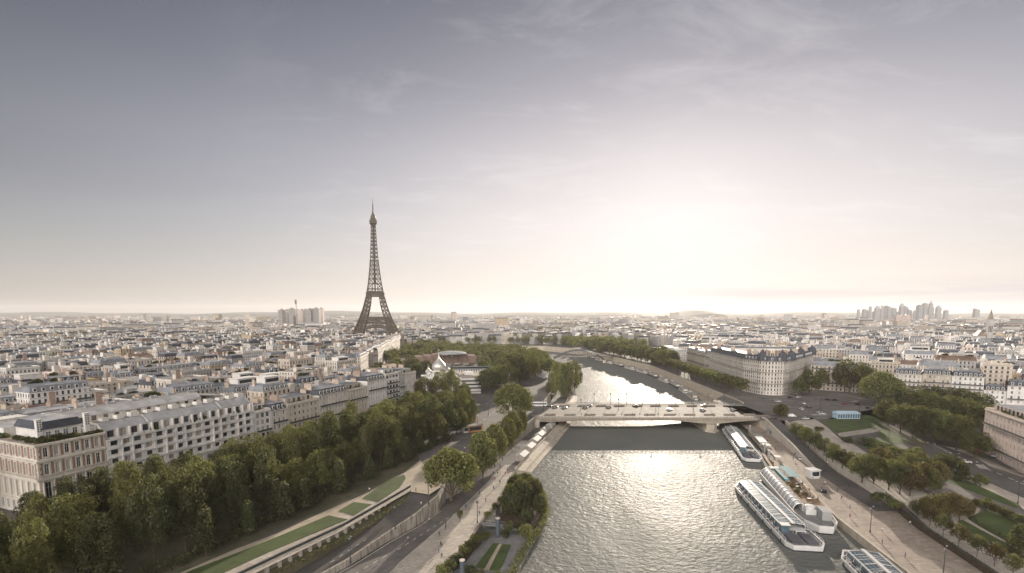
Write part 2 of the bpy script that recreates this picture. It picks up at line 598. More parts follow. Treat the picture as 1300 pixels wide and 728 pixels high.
strip('planting_strip', bed_l, [(x + .4, y, z + .25) for x, y, z in RAMP_L[:7]], M['earth'])


def wall_run(name, pts, thick, m, label, cat='wall', group=None, mats=None, extra=None):
    """retaining wall along pts [(x, y, z_bottom, z_top)], standing towards +normal by thick"""
    mb = MB()
    n = len(pts)
    nrm = []
    for i in range(n):
        a, c = Vector(pts[max(i - 1, 0)][:2]), Vector(pts[min(i + 1, n - 1)][:2])
        d = (c - a).normalized()
        nrm.append(Vector((d.y, -d.x)))
    for i in range(n - 1):
        a, c = pts[i], pts[i + 1]
        ao = (a[0] + nrm[i].x * thick, a[1] + nrm[i].y * thick); co_ = (c[0] + nrm[i + 1].x * thick, c[1] + nrm[i + 1].y * thick)
        mb.face([(ao[0], ao[1], a[2]), (co_[0], co_[1], c[2]), (co_[0], co_[1], c[3]), (ao[0], ao[1], a[3])])
        mb.face([(c[0], c[1], c[2]), (a[0], a[1], a[2]), (a[0], a[1], a[3]), (c[0], c[1], c[3])])
        mb.face([(ao[0], ao[1], a[3]), (co_[0], co_[1], c[3]), (c[0], c[1], c[3]), (a[0], a[1], a[3])])
    for i, fl in ((0, 1), (n - 1, 0)):
        a = pts[i]; ao = (a[0] + nrm[i].x * thick, a[1] + nrm[i].y * thick)
        q = [(a[0], a[1], a[2]), (ao[0], ao[1], a[2]), (ao[0], ao[1], a[3]), (a[0], a[1], a[3])]
        mb.face(q if fl else q[::-1])
    o = mb.build(name, m)
    return tag(o, label, cat, group)


def dense(pl, step=8):
    out = []
    for a, c in zip(pl[:-1], pl[1:]):
        k = max(1, int(math.hypot(c[0] - a[0], c[1] - a[1]) / step))
        for i in range(k):
            t = i / k
            out.append(tuple(a[j] + (c[j] - a[j]) * t for j in range(len(a))))
    out.append(tuple(pl[-1]))
    return out


# left bank walls
wall_run('quay_wall', [(x, y, 2.3, 9.9) for x, y in LB[5:10]], .6, M['stone_stained'],
         'stone retaining wall under the plane trees, left of the lower quay road before the bridge')
wall_run('quay_wall', [(x, y, 2.3, 9.9) for x, y in LB[10:17]], .6, M['stone'],
         'long stone retaining wall on the left bank beyond the road bridge')
wall_run('ramp_wall', [(x, y, 2.3, z + 1.15) for x, y, z in RAMP_R[:7]], .7, M['stone_stained'],
         'stained stone wall between the sunken road and the lower quay road')
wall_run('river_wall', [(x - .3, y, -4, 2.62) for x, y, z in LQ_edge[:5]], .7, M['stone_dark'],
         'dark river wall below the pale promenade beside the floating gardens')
# battered quay: parapet, stone slope and ledge down to the water
qs = empty('sloping_quay', (0, 0, 0), 0, 'brown sloping stone quay with a pale parapet, running from the gardens under the bridge', 'quay')
top = [(1.5, 238), (31, 337), (40, 390), (53, 470)]
bot = [(9.5, 240), (38.5, 340), (48, 392), (61, 470)]
top, bot = dense(top, 6), dense(bot, 6)
k = min(len(top), len(bot)); top, bot = top[:k], bot[:k]
mb = MB()
ribbon(mb, [(x, y, 2.55) for x, y in top], [(x * .45 + X * .55, y, 1.9) for (x, y), (X, Y_) in zip(top, bot)])
ribbon(mb, [(x * .45 + X * .55, y, 1.9) for (x, y), (X, Y_) in zip(top, bot)], [(x * .3 + X * .7, Y_, 1.0) for (x, y), (X, Y_) in zip(top, bot)])
ribbon(mb, [(x * .3 + X * .7, Y_, 1.0) for (x, y), (X, Y_) in zip(top, bot)], [(X, Y_, .8) for X, Y_ in bot])
ribbon(mb, [(X, Y_, .8) for X, Y_ in bot], [(X + .4, Y_, -3) for X, Y_ in bot])
a, c = top[0], bot[0]
mb.face([(a[0], a[1], -3), (c[0] + .4, c[1], -3), (c[0], c[1], .8), (a[0], a[1], 2.55)])
mb.build('slope', M['stone'], qs)
mb = MB()
for a, c in zip(top[:-1], top[1:]):
    mb.bar((a[0], a[1], 2.95), (c[0], c[1], 2.95), .55, .9)
mb.build('parapet', M['stone_light'], qs)
wall_run('river_wall', [(x - .3, y, -4, 2.7) for x, y, z in LQ_edge[7:]], .7, M['stone'],
         'low river wall along the left bank upstream of the bridge, below the poplars')

# upper wall of the sunken road: rail on top, row of white posts with dark bays between
uw = empty('balustrade_wall', (0, 0, 0), 0, 'wall of white posts and dark bays under a dark railing beside the lawns', 'wall')
line = dense([(-88.4, 100), (-76, 115), (-65, 136), (-53.5, 157), (-39.5, 193.6)], 3.4)
def uw_z(y): return lerp_line([(0, 100, 6.5), (0, 125, 6.6), (0, 136, 6.7), (0, 157, 7.2), (0, 193.6, 9.0)], y)[2]
mb = MB(); cap = MB()
for a, c in zip(line[:-1], line[1:]):
    d = Vector((c[0] - a[0], c[1] - a[1])).normalized(); nx, ny = d.y, -d.x
    za, zc = uw_z(a[1]), uw_z(c[1])
    if 9 - za > .25:
        mb.face([(a[0], a[1], za - .5), (c[0], c[1], zc - .5), (c[0], c[1], 9), (a[0], a[1], 9)])
    cap.bar((a[0] + nx * .3, a[1] + ny * .3, 9.0), (c[0] + nx * .3, c[1] + ny * .3, 9.0), .9, .36)
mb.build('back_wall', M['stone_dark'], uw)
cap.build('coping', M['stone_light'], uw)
for i, a in enumerate(line[:-1]):
    za = uw_z(a[1])
    if 8.8 - za > .5:
        mb = MB(); mb.box(-.1, .75, -.45, .45, za - .4, 8.82)
        d = Vector((line[i + 1][0] - a[0], line[i + 1][1] - a[1])).normalized()
        mb.build('post', M['stone_light'], uw, (a[0], a[1], 0), math.atan2(d.y, d.x) - R(90))
rl = MB()
for a, c in zip(line[:-1], line[1:]):
    for z in (9.45, 9.8, 10.15):
        rl.bar((a[0], a[1], z), (c[0], c[1], z), .07)
    rl.bar((a[0], a[1], 9.15), (a[0], a[1], 10.2), .08)
    rl.face([(a[0], a[1], 9.2), (c[0], c[1], 9.2), (c[0], c[1], 10.0), (a[0], a[1], 10.0)])
rl.build('railing', M['rail'], uw)


def patch(name, pts, m, lvl=1, zf=None, kind='structure', thick=0.0):
    """flat ground surface; pts are survey pixels (tuples) or world Vectors"""
    zf = zf or (lambda y: GZ)
    Q = []
    for p in pts:
        if len(p) == 2:
            z = GZ
            for _ in range(10):
                q = P(p[0], p[1], z); z = zf(q.y)
            Q.append((q.x, q.y))
        else:
            Q.append((p[0], p[1]))
    bm = bmesh.new()
    vs = [bm.verts.new((x, y, 0)) for x, y in Q]
    f = bm.faces.new(vs)
    f.normal_update()
    if f.normal.z < 0: f.normal_flip()
    for yk in (170, 320):
        bmesh.ops.bisect_plane(bm, geom=bm.verts[:] + bm.edges[:] + bm.faces[:], plane_co=(0, yk, 0), plane_no=(0, 1, 0))
    for v in bm.verts: v.co.z = zf(v.co.y) + .03 * lvl
    if thick:
        r = bmesh.ops.extrude_face_region(bm, geom=bm.faces[:])
        for v in r['geom']:
            if isinstance(v, bmesh.types.BMVert): v.co.z += thick
    me = bpy.data.meshes.new(name); bm.to_mesh(me); bm.free()
    me.materials.append(m)
    return tag(place(name, me), kind=kind)


# left bank surfaces
patch('gravel_path', [(60, 800), (300, 697), (350, 678), (420, 646), (468, 625), (514, 600), (545, 575), (560, 560), (600, 568), (570, 612), (545, 628), (519, 624), (429, 676), (339, 720), (250, 762), (180, 800)], M['gravel'])
patch('promenade', [(290, 745), (339, 720.5), (429, 676.5), (519, 624.5), (524, 612), (500, 622), (440, 650), (360, 688), (280, 724), (240, 745)], M['paving'], 2)
for nm, pts in (('lawn', [(150, 768), (245, 724), (300, 703), (355, 681), (417, 655), (441, 660), (400, 677), (340, 702), (275, 732), (210, 765)]),
                ('lawn', [(430, 649), (449, 638), (472, 641), (449, 655)]),
                ('lawn', [(460, 633), (495, 609), (513, 603), (515, 608), (507, 620), (480, 638)])):
    patch(nm, pts, M['lawn'], 3, thick=.10)
patch('grove_floor', [(-40, 800), (60, 800), (300, 696), (468, 624), (514, 599), (545, 574), (560, 550), (530, 518), (470, 530), (300, 590), (120, 650), (-40, 700)], M['earth'], 1)
patch('crossroads', [(517, 560), (552, 540), (600, 518), (640, 500), (700, 500), (690, 512), (683, 529), (640, 563), (610, 588), (580, 606), (562, 616), (545, 600)], M['asphalt_light'], 2)
patch('avenue', [(560, 540), (625, 505), (640, 492), (600, 490), (545, 520), (520, 530), (530, 545)], M['asphalt'], 3)
patch('street', [(-60, 720), (-60, 560), (0, 470), (14, 480), (28, 600), (42, 660)], M['asphalt'], 2)

# painted dashes of the quay road and sunken road
mk = MB()
for (xa, ya, za), (xb, yb, zb), n in (((-60, 112, 2.57), (-37.5, 152, 2.57), 12), ((-36, 154, 2.57), (-10, 206, 2.57), 15), ((-53.5, 144, 3.46), (-46, 160, 4.37), 5)):
    a, c = Vector((xa, ya, za)), Vector((xb, yb, zb))
    for i in range(0, n):
        p = a.lerp(c, i / n); q = a.lerp(c, (i + .45) / n)
        nx = Vector(((c - a).normalized().y, -(c - a).normalized().x, 0)) * .09
        mk.face([p - nx, p + nx, q + nx, q - nx][::-1])
tag(mk.build('lane_markings', M['road_paint']), kind='structure')
# kerbs of the quay road and promenade
kb = MB()
for pl_k, hh in ((dense(prom_l, 5), .16), ([(x + .5, y, z) for x, y, z in dense(LQ_in[1:6], 5)], .12)):
    for a, c in zip(pl_k[:-1], pl_k[1:]):
        kb.bar((a[0], a[1], 2.5 + hh / 2), (c[0], c[1], 2.5 + hh / 2), .34, hh)
tag(kb.build('kerb', M['kerb']), kind='structure')
# right lower quay
RQ_edge = [(106, 100, 2.5), (114, 141, 2.5), (118.8, 180, 2.5), (130.4, 230, 2.5), (151.4, 321, 2.5), (163, 390, 2.5), (170, 457, 2.5), (180, 543, 2.5), (180, 667, 2.5), (156, 823, 2.5), (134, 985, 2.5), (66, 1090, 2.5), (-110, 1124, 2.5)]
RAMP2_L = [(142, 228, 2.5), (143, 232, 2.6), (152, 270, 5.6), (163, 322, 9.0), (164, 330, 9.0)]
RAMP2_R = [(151.5, 228, 2.5), (152, 232, 2.6), (158.5, 270, 5.6), (171, 322, 9.0), (172.6, 330, 9.0)]
RQ_in = [(128.5, 100, 2.5), (136.3, 143.5, 2.5), (140.5, 170, 2.5), (148.2, 195, 2.5), (154.5, 243, 2.5), (172, 318, 2.5)] + [(x, y, 2.5) for x, y in RB[8:]]
strip('lower_quay', RQ_edge, RQ_in, M['cobble'])
strip('ramp_road', RAMP2_L, RAMP2_R, M['asphalt'], dz=.03)
strip('quay_road', [(137, 186, 2.5), (139, 205, 2.5), (142, 228.2, 2.5)], [(145, 186, 2.5), (149, 205, 2.5), (151.8, 228.2, 2.5)], M['asphalt'], dz=.04)
strip('bridge_approach', [(161, 322, 9), (162, 390, 9)], [(173.2, 322, 9), (178, 390, 9)], M['asphalt'], dz=-.02)
wall_run('ramp_wall', [(x - .9, y, 2.3, z + 1.0) for x, y, z in RAMP2_L[1:]], .9, M['stone_light'],
         'pale stone wall of the ramp descending from the bridge to the right quay')
wall_run('river_wall', [(x - .5, y, -4, 2.75) for x, y, z in dense(RQ_edge[:5], 20)], .9, M['stone'],
         'long stone river wall beside the moored excursion boats on the right bank')
wall_run('river_wall', [(x - .5, y, -4, 2.75) for x, y, z in RQ_edge[5:]], .9, M['stone'],
         'far river wall behind the moored barges upstream on the right bank')
wall_run('quay_wall', [(x, y, 2.3, max(zr(y) + 1.0, 3)) for x, y in RB[4:7]], .7, M['stone_light'],
         'pale retaining wall under the clipped tree row, right of the ramp road')
wall_run('quay_wall', [(x - .7, y, 2.3, zr(y) + 1.0) for x, y in RB[8:16]], .7, M['stone'],
         'high brown retaining wall right of the river beyond the road bridge')
wall_run('garden_wall', [(x, y, 2.3, zr(y) + .35) for x, y in RB[0:5]], .5, M['soil'],
         'low dark bank wall between the cobbled quay and the row of young trees')

# right bank surfaces
zfr = zr
patch('walkway', [(1003, 536), (1030, 530), (1100, 575), (1150, 610), (1230, 660), (1300, 700), (1400, 760), (1330, 780), (1268, 727), (1182, 672), (1143, 637)], M['paving'], 1, zfr)
patch('plaza', [(945, 527), (905, 509), (940, 490), (1000, 495), (1040, 470), (1058, 470), (1075, 500), (1120, 512), (1160, 545), (1100, 535), (1050, 532), (1000, 534)], M['asphalt_light'], 1, zfr)
patch('park_ground', [(1040, 534), (1130, 515), (1180, 520), (1260, 560), (1250, 590), (1200, 600), (1120, 575), (1070, 560)], M['earth'], 1, zfr)
patch('lawn', [(1048, 533), (1100, 527), (1112, 530), (1128, 540), (1105, 546), (1080, 552), (1060, 548)], M['lawn'], 3, zfr)
patch('lawn', [(1112, 546), (1128, 542), (1150, 560), (1140, 565), (1120, 560)], M['lawn'], 3, zfr)
patch('lawn', [(1112, 556), (1150, 572), (1185, 590), (1200, 600), (1160, 592), (1120, 578), (1095, 566)], M['lawn'], 3, zfr)
patch('underpass_road', [(1070, 556), (1110, 549), (1150, 566), (1200, 579), (1170, 585), (1110, 570)], M['asphalt'], 2, zfr)
patch('boulevard', [(1150, 566), (1195, 566), (1330, 612), (1400, 640), (1400, 672), (1330, 645), (1210, 594)], M['asphalt'], 4, zfr)
patch('sidewalk', [(1196, 590), (1212, 594.5), (1330, 646), (1400, 674), (1400, 690), (1300, 648), (1292, 640), (1205, 600)], M['paving'], 5, zfr)
patch('sidewalk', [(1195, 565.5), (1225, 572), (1256, 592), (1340, 620), (1330, 612)], M['paving'], 5, zfr)
patch('garden_road', [(1150, 596), (1190, 608), (1220, 618), (1300, 650), (1400, 690), (1400, 712), (1300, 672), (1255, 648), (1222, 652), (1190, 630), (1150, 612)], M['asphalt_light'], 3, zfr)
patch('lawn', [(1190, 598), (1208, 602), (1294, 640), (1290, 646), (1240, 627), (1200, 611)], M['lawn'], 5, zfr)
patch('garden_square', [(1212, 640), (1236, 636), (1245, 646), (1240, 656), (1224, 661), (1214, 655)], M['gravel'], 4, zfr)
patch('lawn', [(1228, 658), (1246, 650), (1258, 648), (1300, 668), (1360, 690), (1330, 706), (1300, 697), (1255, 675)], M['lawn'], 4, zfr)
patch('lawn', [(1215, 662), (1222, 660), (1290, 697), (1310, 715), (1280, 703), (1228, 676)], M['lawn'], 4, zfr)
# kerbs and painted marks of the boulevard
mk = MB()
a, c = PR(1215, 580), PR(1345, 634)
for i in range(18):
    if i % 2 == 0:
        p = a.lerp(c, i / 18); q = a.lerp(c, (i + 1) / 18)
        d = (q - p).normalized(); nx = Vector((d.y, -d.x, 0)) * .18
        z = Vector((0, 0, .18))
        mk.face([p - nx + z, p + nx + z, q + nx + z, q - nx + z][::-1])
tag(mk.build('lane_markings', M['road_paint']), kind='structure')
mk = MB()
for cx, cy, n, ang in ((1040, 527, 9, 0), (1245, 592, 9, 60), (1010, 500, 8, 80), (1085, 510, 8, 30)):
    o = PR(cx, cy)
    for i in range(n):
        dx = (i - n / 2) * 1.15
        ca, sa = math.cos(R(ang)), math.sin(R(ang))
        q = [(dx, -1.7), (dx + .55, -1.7), (dx + .55, 1.7), (dx, 1.7)]
        mk.face([(o.x + x * ca - y * sa, o.y + x * sa + y * ca, o.z + .19) for x, y in q])
tag(mk.build('zebra_crossings', M['road_paint']), kind='structure')
mk = MB()
for (px, py), (qx, qy) in (((600, 545), (640, 512)), ((570, 560), (615, 520)), ((980, 510), (1060, 514)), ((960, 500), (1030, 503))):
    a, c = P(px, py, GZ), P(qx, qy, GZ)
    n = 14
    for i in range(0, n, 2):
        p = a.lerp(c, i / n); q = a.lerp(c, (i + 1) / n)
        d = (q - p).normalized(); nx = Vector((d.y, -d.x, 0)) * .12
        z = Vector((0, 0, .12))
        mk.face([p - nx + z, p + nx + z, q + nx + z, q - nx + z][::-1])
tag(mk.build('lane_markings', M['road_paint']), kind='structure')

# hills on the horizon
hm = mat('hill', (.075, .085, .065), .95, var=.35, scale=.004, var2=(.10, .10, .085))
for nm, y0, prof in (('hills', 9500, lambda x: 112 + 26 * math.exp(-((x + 3300) / 1700) ** 2) + 14 * math.sin(x / 900.) + 9 * math.sin(x / 310. + 1)),
                     ('hills', 8200, lambda x: 20 + 95 * math.exp(-((x - 3350) / 380) ** 2) + 60 * math.exp(-((x - 2900) / 900) ** 2) + 6 * math.sin(x / 260.))):
    mb = MB()
    xs = list(range(-12000, 12001, 110))
    for a, c in zip(xs[:-1], xs[1:]):
        rows = [(0, 0), (400, .55), (900, .9), (1300, 1.0), (2500, .6), (3500, 0)]
        for (d0, h0), (d1, h1) in zip(rows[:-1], rows[1:]):
            mb.face([(a, y0 + d0, 8 + prof(a) * h0), (c, y0 + d0, 8 + prof(c) * h0), (c, y0 + d1, 8 + prof(c) * h1), (a, y0 + d1, 8 + prof(a) * h1)])
    tag(mb.build(nm, hm, smooth=True), kind='structure')

# evening haze over the whole town
hz = bpy.data.materials.new('haze_air'); hz.use_nodes = True
hz.node_tree.nodes.clear()
N = NT(hz.node_tree)
pv = N.n('ShaderNodeVolumePrincipled')
pv.inputs['Color'].default_value = (.94, .93, .95, 1)
pv.inputs['Density'].default_value = 3.9e-5
pv.inputs['Anisotropy'].default_value = .25
ho = N.n('ShaderNodeOutputMaterial')
N.put(ho.inputs['Volume'], pv.outputs[0])
mb = MB(); mb.box(-17000, 17000, -600, 16000, -6.2, 352)
hzo = tag(mb.build('haze', hz), kind='stuff')
# ---------------------------------------------------------------- houses
rnd = random.Random(7)
D1 = Vector((.377, .926)); D2 = Vector((-.926, .377))         # along the quay front, and inland
FA = Vector((-155.0, 163.0))
FROT = math.atan2(.926, .377)


def fpt(s, t, z=GZ):
    v = FA + D1 * s + D2 * t
    return Vector((v.x, v.y, z))


_wincache = {}
WR = random.Random(77)
mat('curtain', (.50, .47, .42), .8, var=.2)
mat('glass_sky', (.12, .135, .155), .15, var=.4, scale=.6)  # paler panes, with a sky reflection put into the colour


def window_meshes(w, h, kind='casement'):
    key = (round(w, 2), round(h, 2), kind)
    if key not in _wincache:
        f = MB(); p = MB()
        t = .09 if kind == 'casement' else .06
        f.box(-w / 2, w / 2, 0, .08, 0, t); f.box(-w / 2, w / 2, 0, .08, h - t, h)
        f.box(-w / 2, -w / 2 + t, 0, .08, t, h - t); f.box(w / 2 - t, w / 2, 0, .08, t, h - t)
        f.box(-.05, .05, .003, .077, t, h - t)
        if kind == 'casement':
            f.box(-w / 2 + t, -.053, .006, .074, h * .68, h * .68 + .07); f.box(.053, w / 2 - t, .006, .074, h * .68, h * .68 + .07)
        p.face([(-w / 2 + .02, .05, .02), (w / 2 - .02, .05, .02), (w / 2 - .02, .05, h - .02), (-w / 2 + .02, .05, h - .02)])
        fm = M['window_frame'] if kind == 'casement' else M['iron']
        _wincache[key] = (f.mesh('window', fm), [p.mesh('pane', M[k_]) for k_ in ('glass', 'glass', 'glass', 'shade', 'glass_sky', 'curtain')])
    return _wincache[key]


def add_window(parent, A, dirv, u, z, w, h, inset, kind='casement'):
    """window in the wall that starts at A and runs along dirv (outside on the right)"""
    f, p = window_meshes(w, h, kind)
    nx, ny = -dirv[1], dirv[0]                         # inwards
    o = place('window', f, parent, (A[0] + dirv[0] * u + nx * inset, A[1] + dirv[1] * u + ny * inset, z), math.atan2(dirv[1], dirv[0]))
    place('pane', WR.choice(p), o)
    return o


def facade(mb, A, B, z0, floors, mi=0, inset=.3, zend=None):
    """wall A->B with real window holes. floors: (zb, zt, vb, vt, [(u0, u1), ...]); returns the holes"""
    A = Vector(A[:2]); B = Vector(B[:2])
    L = (B - A).length; d = (B - A) / L; inn = Vector((-d.y, d.x)) * inset
    holes = []

    def q(u0, u1, za, zb):
        if u1 - u0 > 1e-4 and zb - za > 1e-4:
            a = A + d * u0; b_ = A + d * u1
            mb.wall((a.x, a.y), (b_.x, b_.y), za, zb, mi)
    for zb, zt, vb, vt, ops in floors:
        q(0, L, zb, vb); q(0, L, vt, zt)
        u = 0.0
        for u0, u1 in ops:
            q(u, u0, vb, vt); u = u1
            a = A + d * u0; b_ = A + d * u1; ai = a + inn; bi = b_ + inn
            mb.face([(a.x, a.y, vb), (ai.x, ai.y, vb), (ai.x, ai.y, vt), (a.x, a.y, vt)][::-1], mi)
            mb.face([(b_.x, b_.y, vb), (bi.x, bi.y, vb), (bi.x, bi.y, vt), (b_.x, b_.y, vt)], mi)
            mb.face([(a.x, a.y, vb), (b_.x, b_.y, vb), (bi.x, bi.y, vb), (ai.x, ai.y, vb)], mi)
            mb.face([(a.x, a.y, vt), (ai.x, ai.y, vt), (bi.x, bi.y, vt), (b_.x, b_.y, vt)], mi)
            holes.append((d, (u0 + u1) / 2, vb, u1 - u0, vt - vb))
        q(u, L, vb, vt)
    return A, holes


def even(L, n, w, m=0.6):
    """n openings of width w spread along L"""
    p = (L - 2 * m) / n
    return [(m + p * (i + .5) - w / 2, m + p * (i + .5) + w / 2) for i in range(n)]


_chim = {}


def chimney_mesh(L, h, brick):
    key = (round(L, 1), round(h, 1), brick)
    if key not in _chim:
        mb = MB()
        mb.box(-L / 2, L / 2, -.26, .26, -1.5, h, 0)
        mb.box(-L / 2 - .08, L / 2 + .08, -.33, .33, h, h + .16, 0)
        n = max(2, int(L / .55))
        for i in range(n):
            mb.cyl((-L / 2 + (i + .5) * L / n, 0), .15, h + .18, h + .75, 6, 1, .12)
        _chim[key] = mb.mesh('chimney', [M['chimney_brick' if brick else 'chimney_stone'], M['pot']])
    return _chim[key]


def dormer_mesh():
    if 'd' not in _chim:
        mb = MB()
        mb.box(-.75, .75, -.15, 1.9, -.1, 1.75, 0)
        mb.frustum([(-.9, -.25), (.9, -.25), (.9, 1.9), (-.9, 1.9)], [(-.5, .1), (.5, .1), (.5, 1.9), (-.5, 1.9)], 1.75, 2.15, 1)
        mb.face([(-.5, -.165, .12), (.5, -.165, .12), (.5, -.165, 1.5), (-.5, -.165, 1.5)], 2)
        _chim['d'] = mb.mesh('dormer', [M['plain_white'], M['roof_zinc'], M['glass']])
    return _chim['d']


def shrub_mesh():
    """a heap of leaves for a roof garden"""
    if 's' not in _chim:
        r = random.Random(3); mb = MB()
        for i in range(420):
            a = r.uniform(0, 6.283); rr = math.sqrt(r.random())
            c = Vector((rr * math.cos(a) * 2.6, rr * math.sin(a) * 1.0, r.uniform(.1, 1.0) * (1.5 - .7 * rr) + .1))
            n = Vector((r.gauss(0, 1), r.gauss(0, 1), r.gauss(.5, 1))).normalized()
            t = n.orthogonal().normalized() * .23; b_ = n.cross(t).normalized() * .23
            mb.face([c - t - b_, c + t - b_, c + t + b_, c - t + b_])
        _chim['s'] = mb.mesh('roof_garden', FOLIAGE_DARK)
    return _chim['s']


def foliage(name, color, tr=(.22, .24, .06), var=.45):
    m = bpy.data.materials.new(name); m.use_nodes = True
    N = NT(m.node_tree); m.node_tree.nodes.clear()
    tcn = N.n('ShaderNodeTexCoord'); oi = N.n('ShaderNodeObjectInfo')
    nz = N.noise(tcn.outputs['Object'], 1.1, 3, .6)
    c = N.mix(N.ramp(nz, .3, .7), tuple(x * (1 - var) for x in color), tuple(x * (1 + var) for x in color))
    hv = N.n('ShaderNodeHueSaturation')
    N.put(hv.inputs['Hue'], N.ramp(oi.outputs['Random'], 0, 1, .478, .52))
    N.put(hv.inputs['Value'], N.ramp(oi.outputs['Random'], 0, 1, .75, 1.4))
    N.put(hv.inputs['Color'], c)
    df = N.n('ShaderNodeBsdfDiffuse'); N.put(df.inputs['Color'], hv.outputs[0])
    tl = N.n('ShaderNodeBsdfTranslucent'); N.put(tl.inputs['Color'], N.mix(.5, hv.outputs[0], tr))
    gl = N.n('ShaderNodeBsdfGlossy'); gl.inputs['Roughness'].default_value = .45; gl.inputs['Color'].default_value = (.5, .5, .5, 1)
    ms = N.n('ShaderNodeMixShader'); ms.inputs[0].default_value = .46
    N.put(ms.inputs[1], df.outputs[0]); N.put(ms.inputs[2], tl.outputs[0])
    m2 = N.n('ShaderNodeMixShader'); m2.inputs[0].default_value = .035
    N.put(m2.inputs[1], ms.outputs[0]); N.put(m2.inputs[2], gl.outputs[0])
    o = N.n('ShaderNodeOutputMaterial'); N.put(o.inputs[0], m2.outputs[0])
    M[name] = m
    return m


FOLIAGE = foliage('leaves', (.108, .108, .042))
FOLIAGE_LIGHT = foliage('leaves_light', (.145, .146, .052))
FOLIAGE_DARK = foliage('leaves_dark', (.076, .08, .036))
FOLIAGE_RUST = foliage('leaves_rust', (.115, .085, .035))


def rect(x0, x1, y0, y1): return [(x0, y0), (x1, y0), (x1, y1), (x0, y1)]


def inset(p, d):
    (x0, y0), (x1, y1) = p[0], p[2]
    return rect(x0 + d, x1 - d, y0 + d, y1 - d)


def mansard(mb, base, z, h=3.3, slope=1.5, mi=0, top=1):
    a = inset(base, slope * .55); b_ = inset(base, slope * .55 + min(3.2, .42 * min(base[2][0] - base[0][0], base[2][1] - base[0][1]) - slope * .55))
    mb.frustum(base, a, z, z + h, mi, top)
    mb.frustum(a, b_, z + h, z + h + .9, top, top)
    return z + h + .9


# ---- the quay front, building by building -----------------------------------------------
def front(name, label, s0, s1, depth, ztop, nb, wallm, roof, floors, win=(1.1, 2.0), balc=(), rail=True, fh=3.3, base=GZ, side=True, sash='casement', roof_m='zinc', cat='building', dz_roof=3.2, org=None, rot=None):
    L = s1 - s0
    e = empty(name, org or fpt(s0, 0, 0), FROT if rot is None else rot, label, cat)
    w = MB(); tr = MB(); bl = MB()
    z = ztop - floors * fh
    fl = []
    for i in range(floors):
        vb = z + .75 if win[1] < 2.1 else z + .35
        fl.append((z, z + fh, vb, vb + win[1], even(L, nb, win[0]))); z += fh
    A, holes = facade(w, (0, 0), (L, 0), base, fl)
    w.wall((0, 0), (L, 0), base, ztop - floors * fh)
    w.wall((L, 0), (L, depth), base, ztop); w.wall((L, depth), (0, depth), base, ztop)
    w.wall((0, depth), (0, 0), base, ztop)
    w.face([(0, 0, ztop - .01), (L, 0, ztop - .01), (L, depth, ztop - .01), (0, depth, ztop - .01)])
    tr.box(-.05, L + .05, -.5, -.004, ztop - .35, ztop + .05)
    tr.box(0, L, -.3, -.003, ztop - floors * fh - .2, ztop - floors * fh + .12)
    w.build('wall', wallm, e)
    tr.build('cornice', M['stone_light'], e)
    for f_ in balc:
        zz = ztop - floors * fh + f_ * fh
        b1 = MB()
        b1.box(.4, L - .4, -.95, -.006, zz - .16, zz + .04, 0)
        b1.box(.4, L - .4, -.95, -.90, zz + .04, zz + .95, 1)
        b1.build('balcony', [M['stone_light'], M['rail']], e)
    for d, u, zb, ww, hh in holes:
        add_window(e, (0, 0), d, u, zb, ww, hh, .27, sash)
    rf = MB()
    if roof == 'mansard':
        zt = mansard(rf, rect(.15, L - .15, .3, depth - .3), ztop, dz_roof, 1.5, 0, 1)
        r_ = rf.build('roof', [M['roof_slate'], M['roof_' + roof_m]], e)
        for u0, u1 in even(L, max(2, nb - (nb > 6)), 1.4):
            place('dormer', dormer_mesh(), e, ((u0 + u1) / 2, .45, ztop + .5))
        for u in (.8, L - .8):
            place('chimney', chimney_mesh(5.0, 1.9, rnd.random() < .4), r_, (u, depth * .5, zt), R(90))
    elif roof == 'terrace':
        rf.box(2.0, L - 2, 3.2, depth - 2, ztop, ztop + 3.0, 2, 0)
        rf.face([(0, 0, ztop + .03), (L, 0, ztop + .03), (L, depth, ztop + .03), (0, depth, ztop + .03)], 1)
        for x0, x1, y0, y1 in ((0, L, 0, .25), (0, .25, .25, depth), (L - .25, L, .25, depth)):
            rf.box(x0, x1, y0, y1, ztop + .03, ztop + .9, 2)
        r_ = rf.build('roof', [M['roof_' + roof_m], M['terrace'], wallm], e)
        for u0, u1 in even(L - 4, max(2, nb - 2), 1.5):
            add_window(e, (2, 3.18), Vector((1, 0)), (u0 + u1) / 2, ztop + .5, 1.6, 2.0, -.06, 'steel')
        for i in range(int(L / 6) + 1):
            place('roof_garden', shrub_mesh(), e, (rnd.uniform(2, L - 2), rnd.uniform(1.2, 2.4), ztop + .1), rnd.uniform(-.2, .2), (.6, .6, rnd.uniform(.6, 1)))
        place('chimney', chimney_mesh(4.0, 1.8, False), r_, (L - 1.0, depth * .6, ztop + 3), R(90))
    return e


# brick and stone corner palace
e = empty('brick_building', fpt(0, 0, 0), FROT, 'ornate corner building of red brick and white stone with plants on its roof terrace', 'building')
L, dep = 20.0, 40.0
w = MB()
cols = even(L, 6, 1.35, .9)
fl = [(GZ, 14.2, 10.2, 13.2, even(L, 6, 1.2, .9)), (14.2, 21.9, 15.0, 20.8, even(L, 6, 1.7, .9)), (22.2, 28.0, 23.3, 26.9, cols), (28.0, 33.4, 29.3, 32.4, cols)]
A, holes = facade(w, (0, 0), (L, 0), GZ, fl, 0, .4)
w.wall((0, 0), (L, 0), 21.9, 22.2)
A2, holes2 = facade(w, (0, dep), (0, 0), GZ, [(a, b_, c, d, even(dep, 11, 1.35, .9)) for a, b_, c, d, o_ in fl], 0, .4)
w.wall((0, dep), (0, 0), 21.9, 22.2)
w.wall((L, 0), (L, dep), GZ, 33.4); w.wall((L, dep), (0, dep), GZ, 33.4)
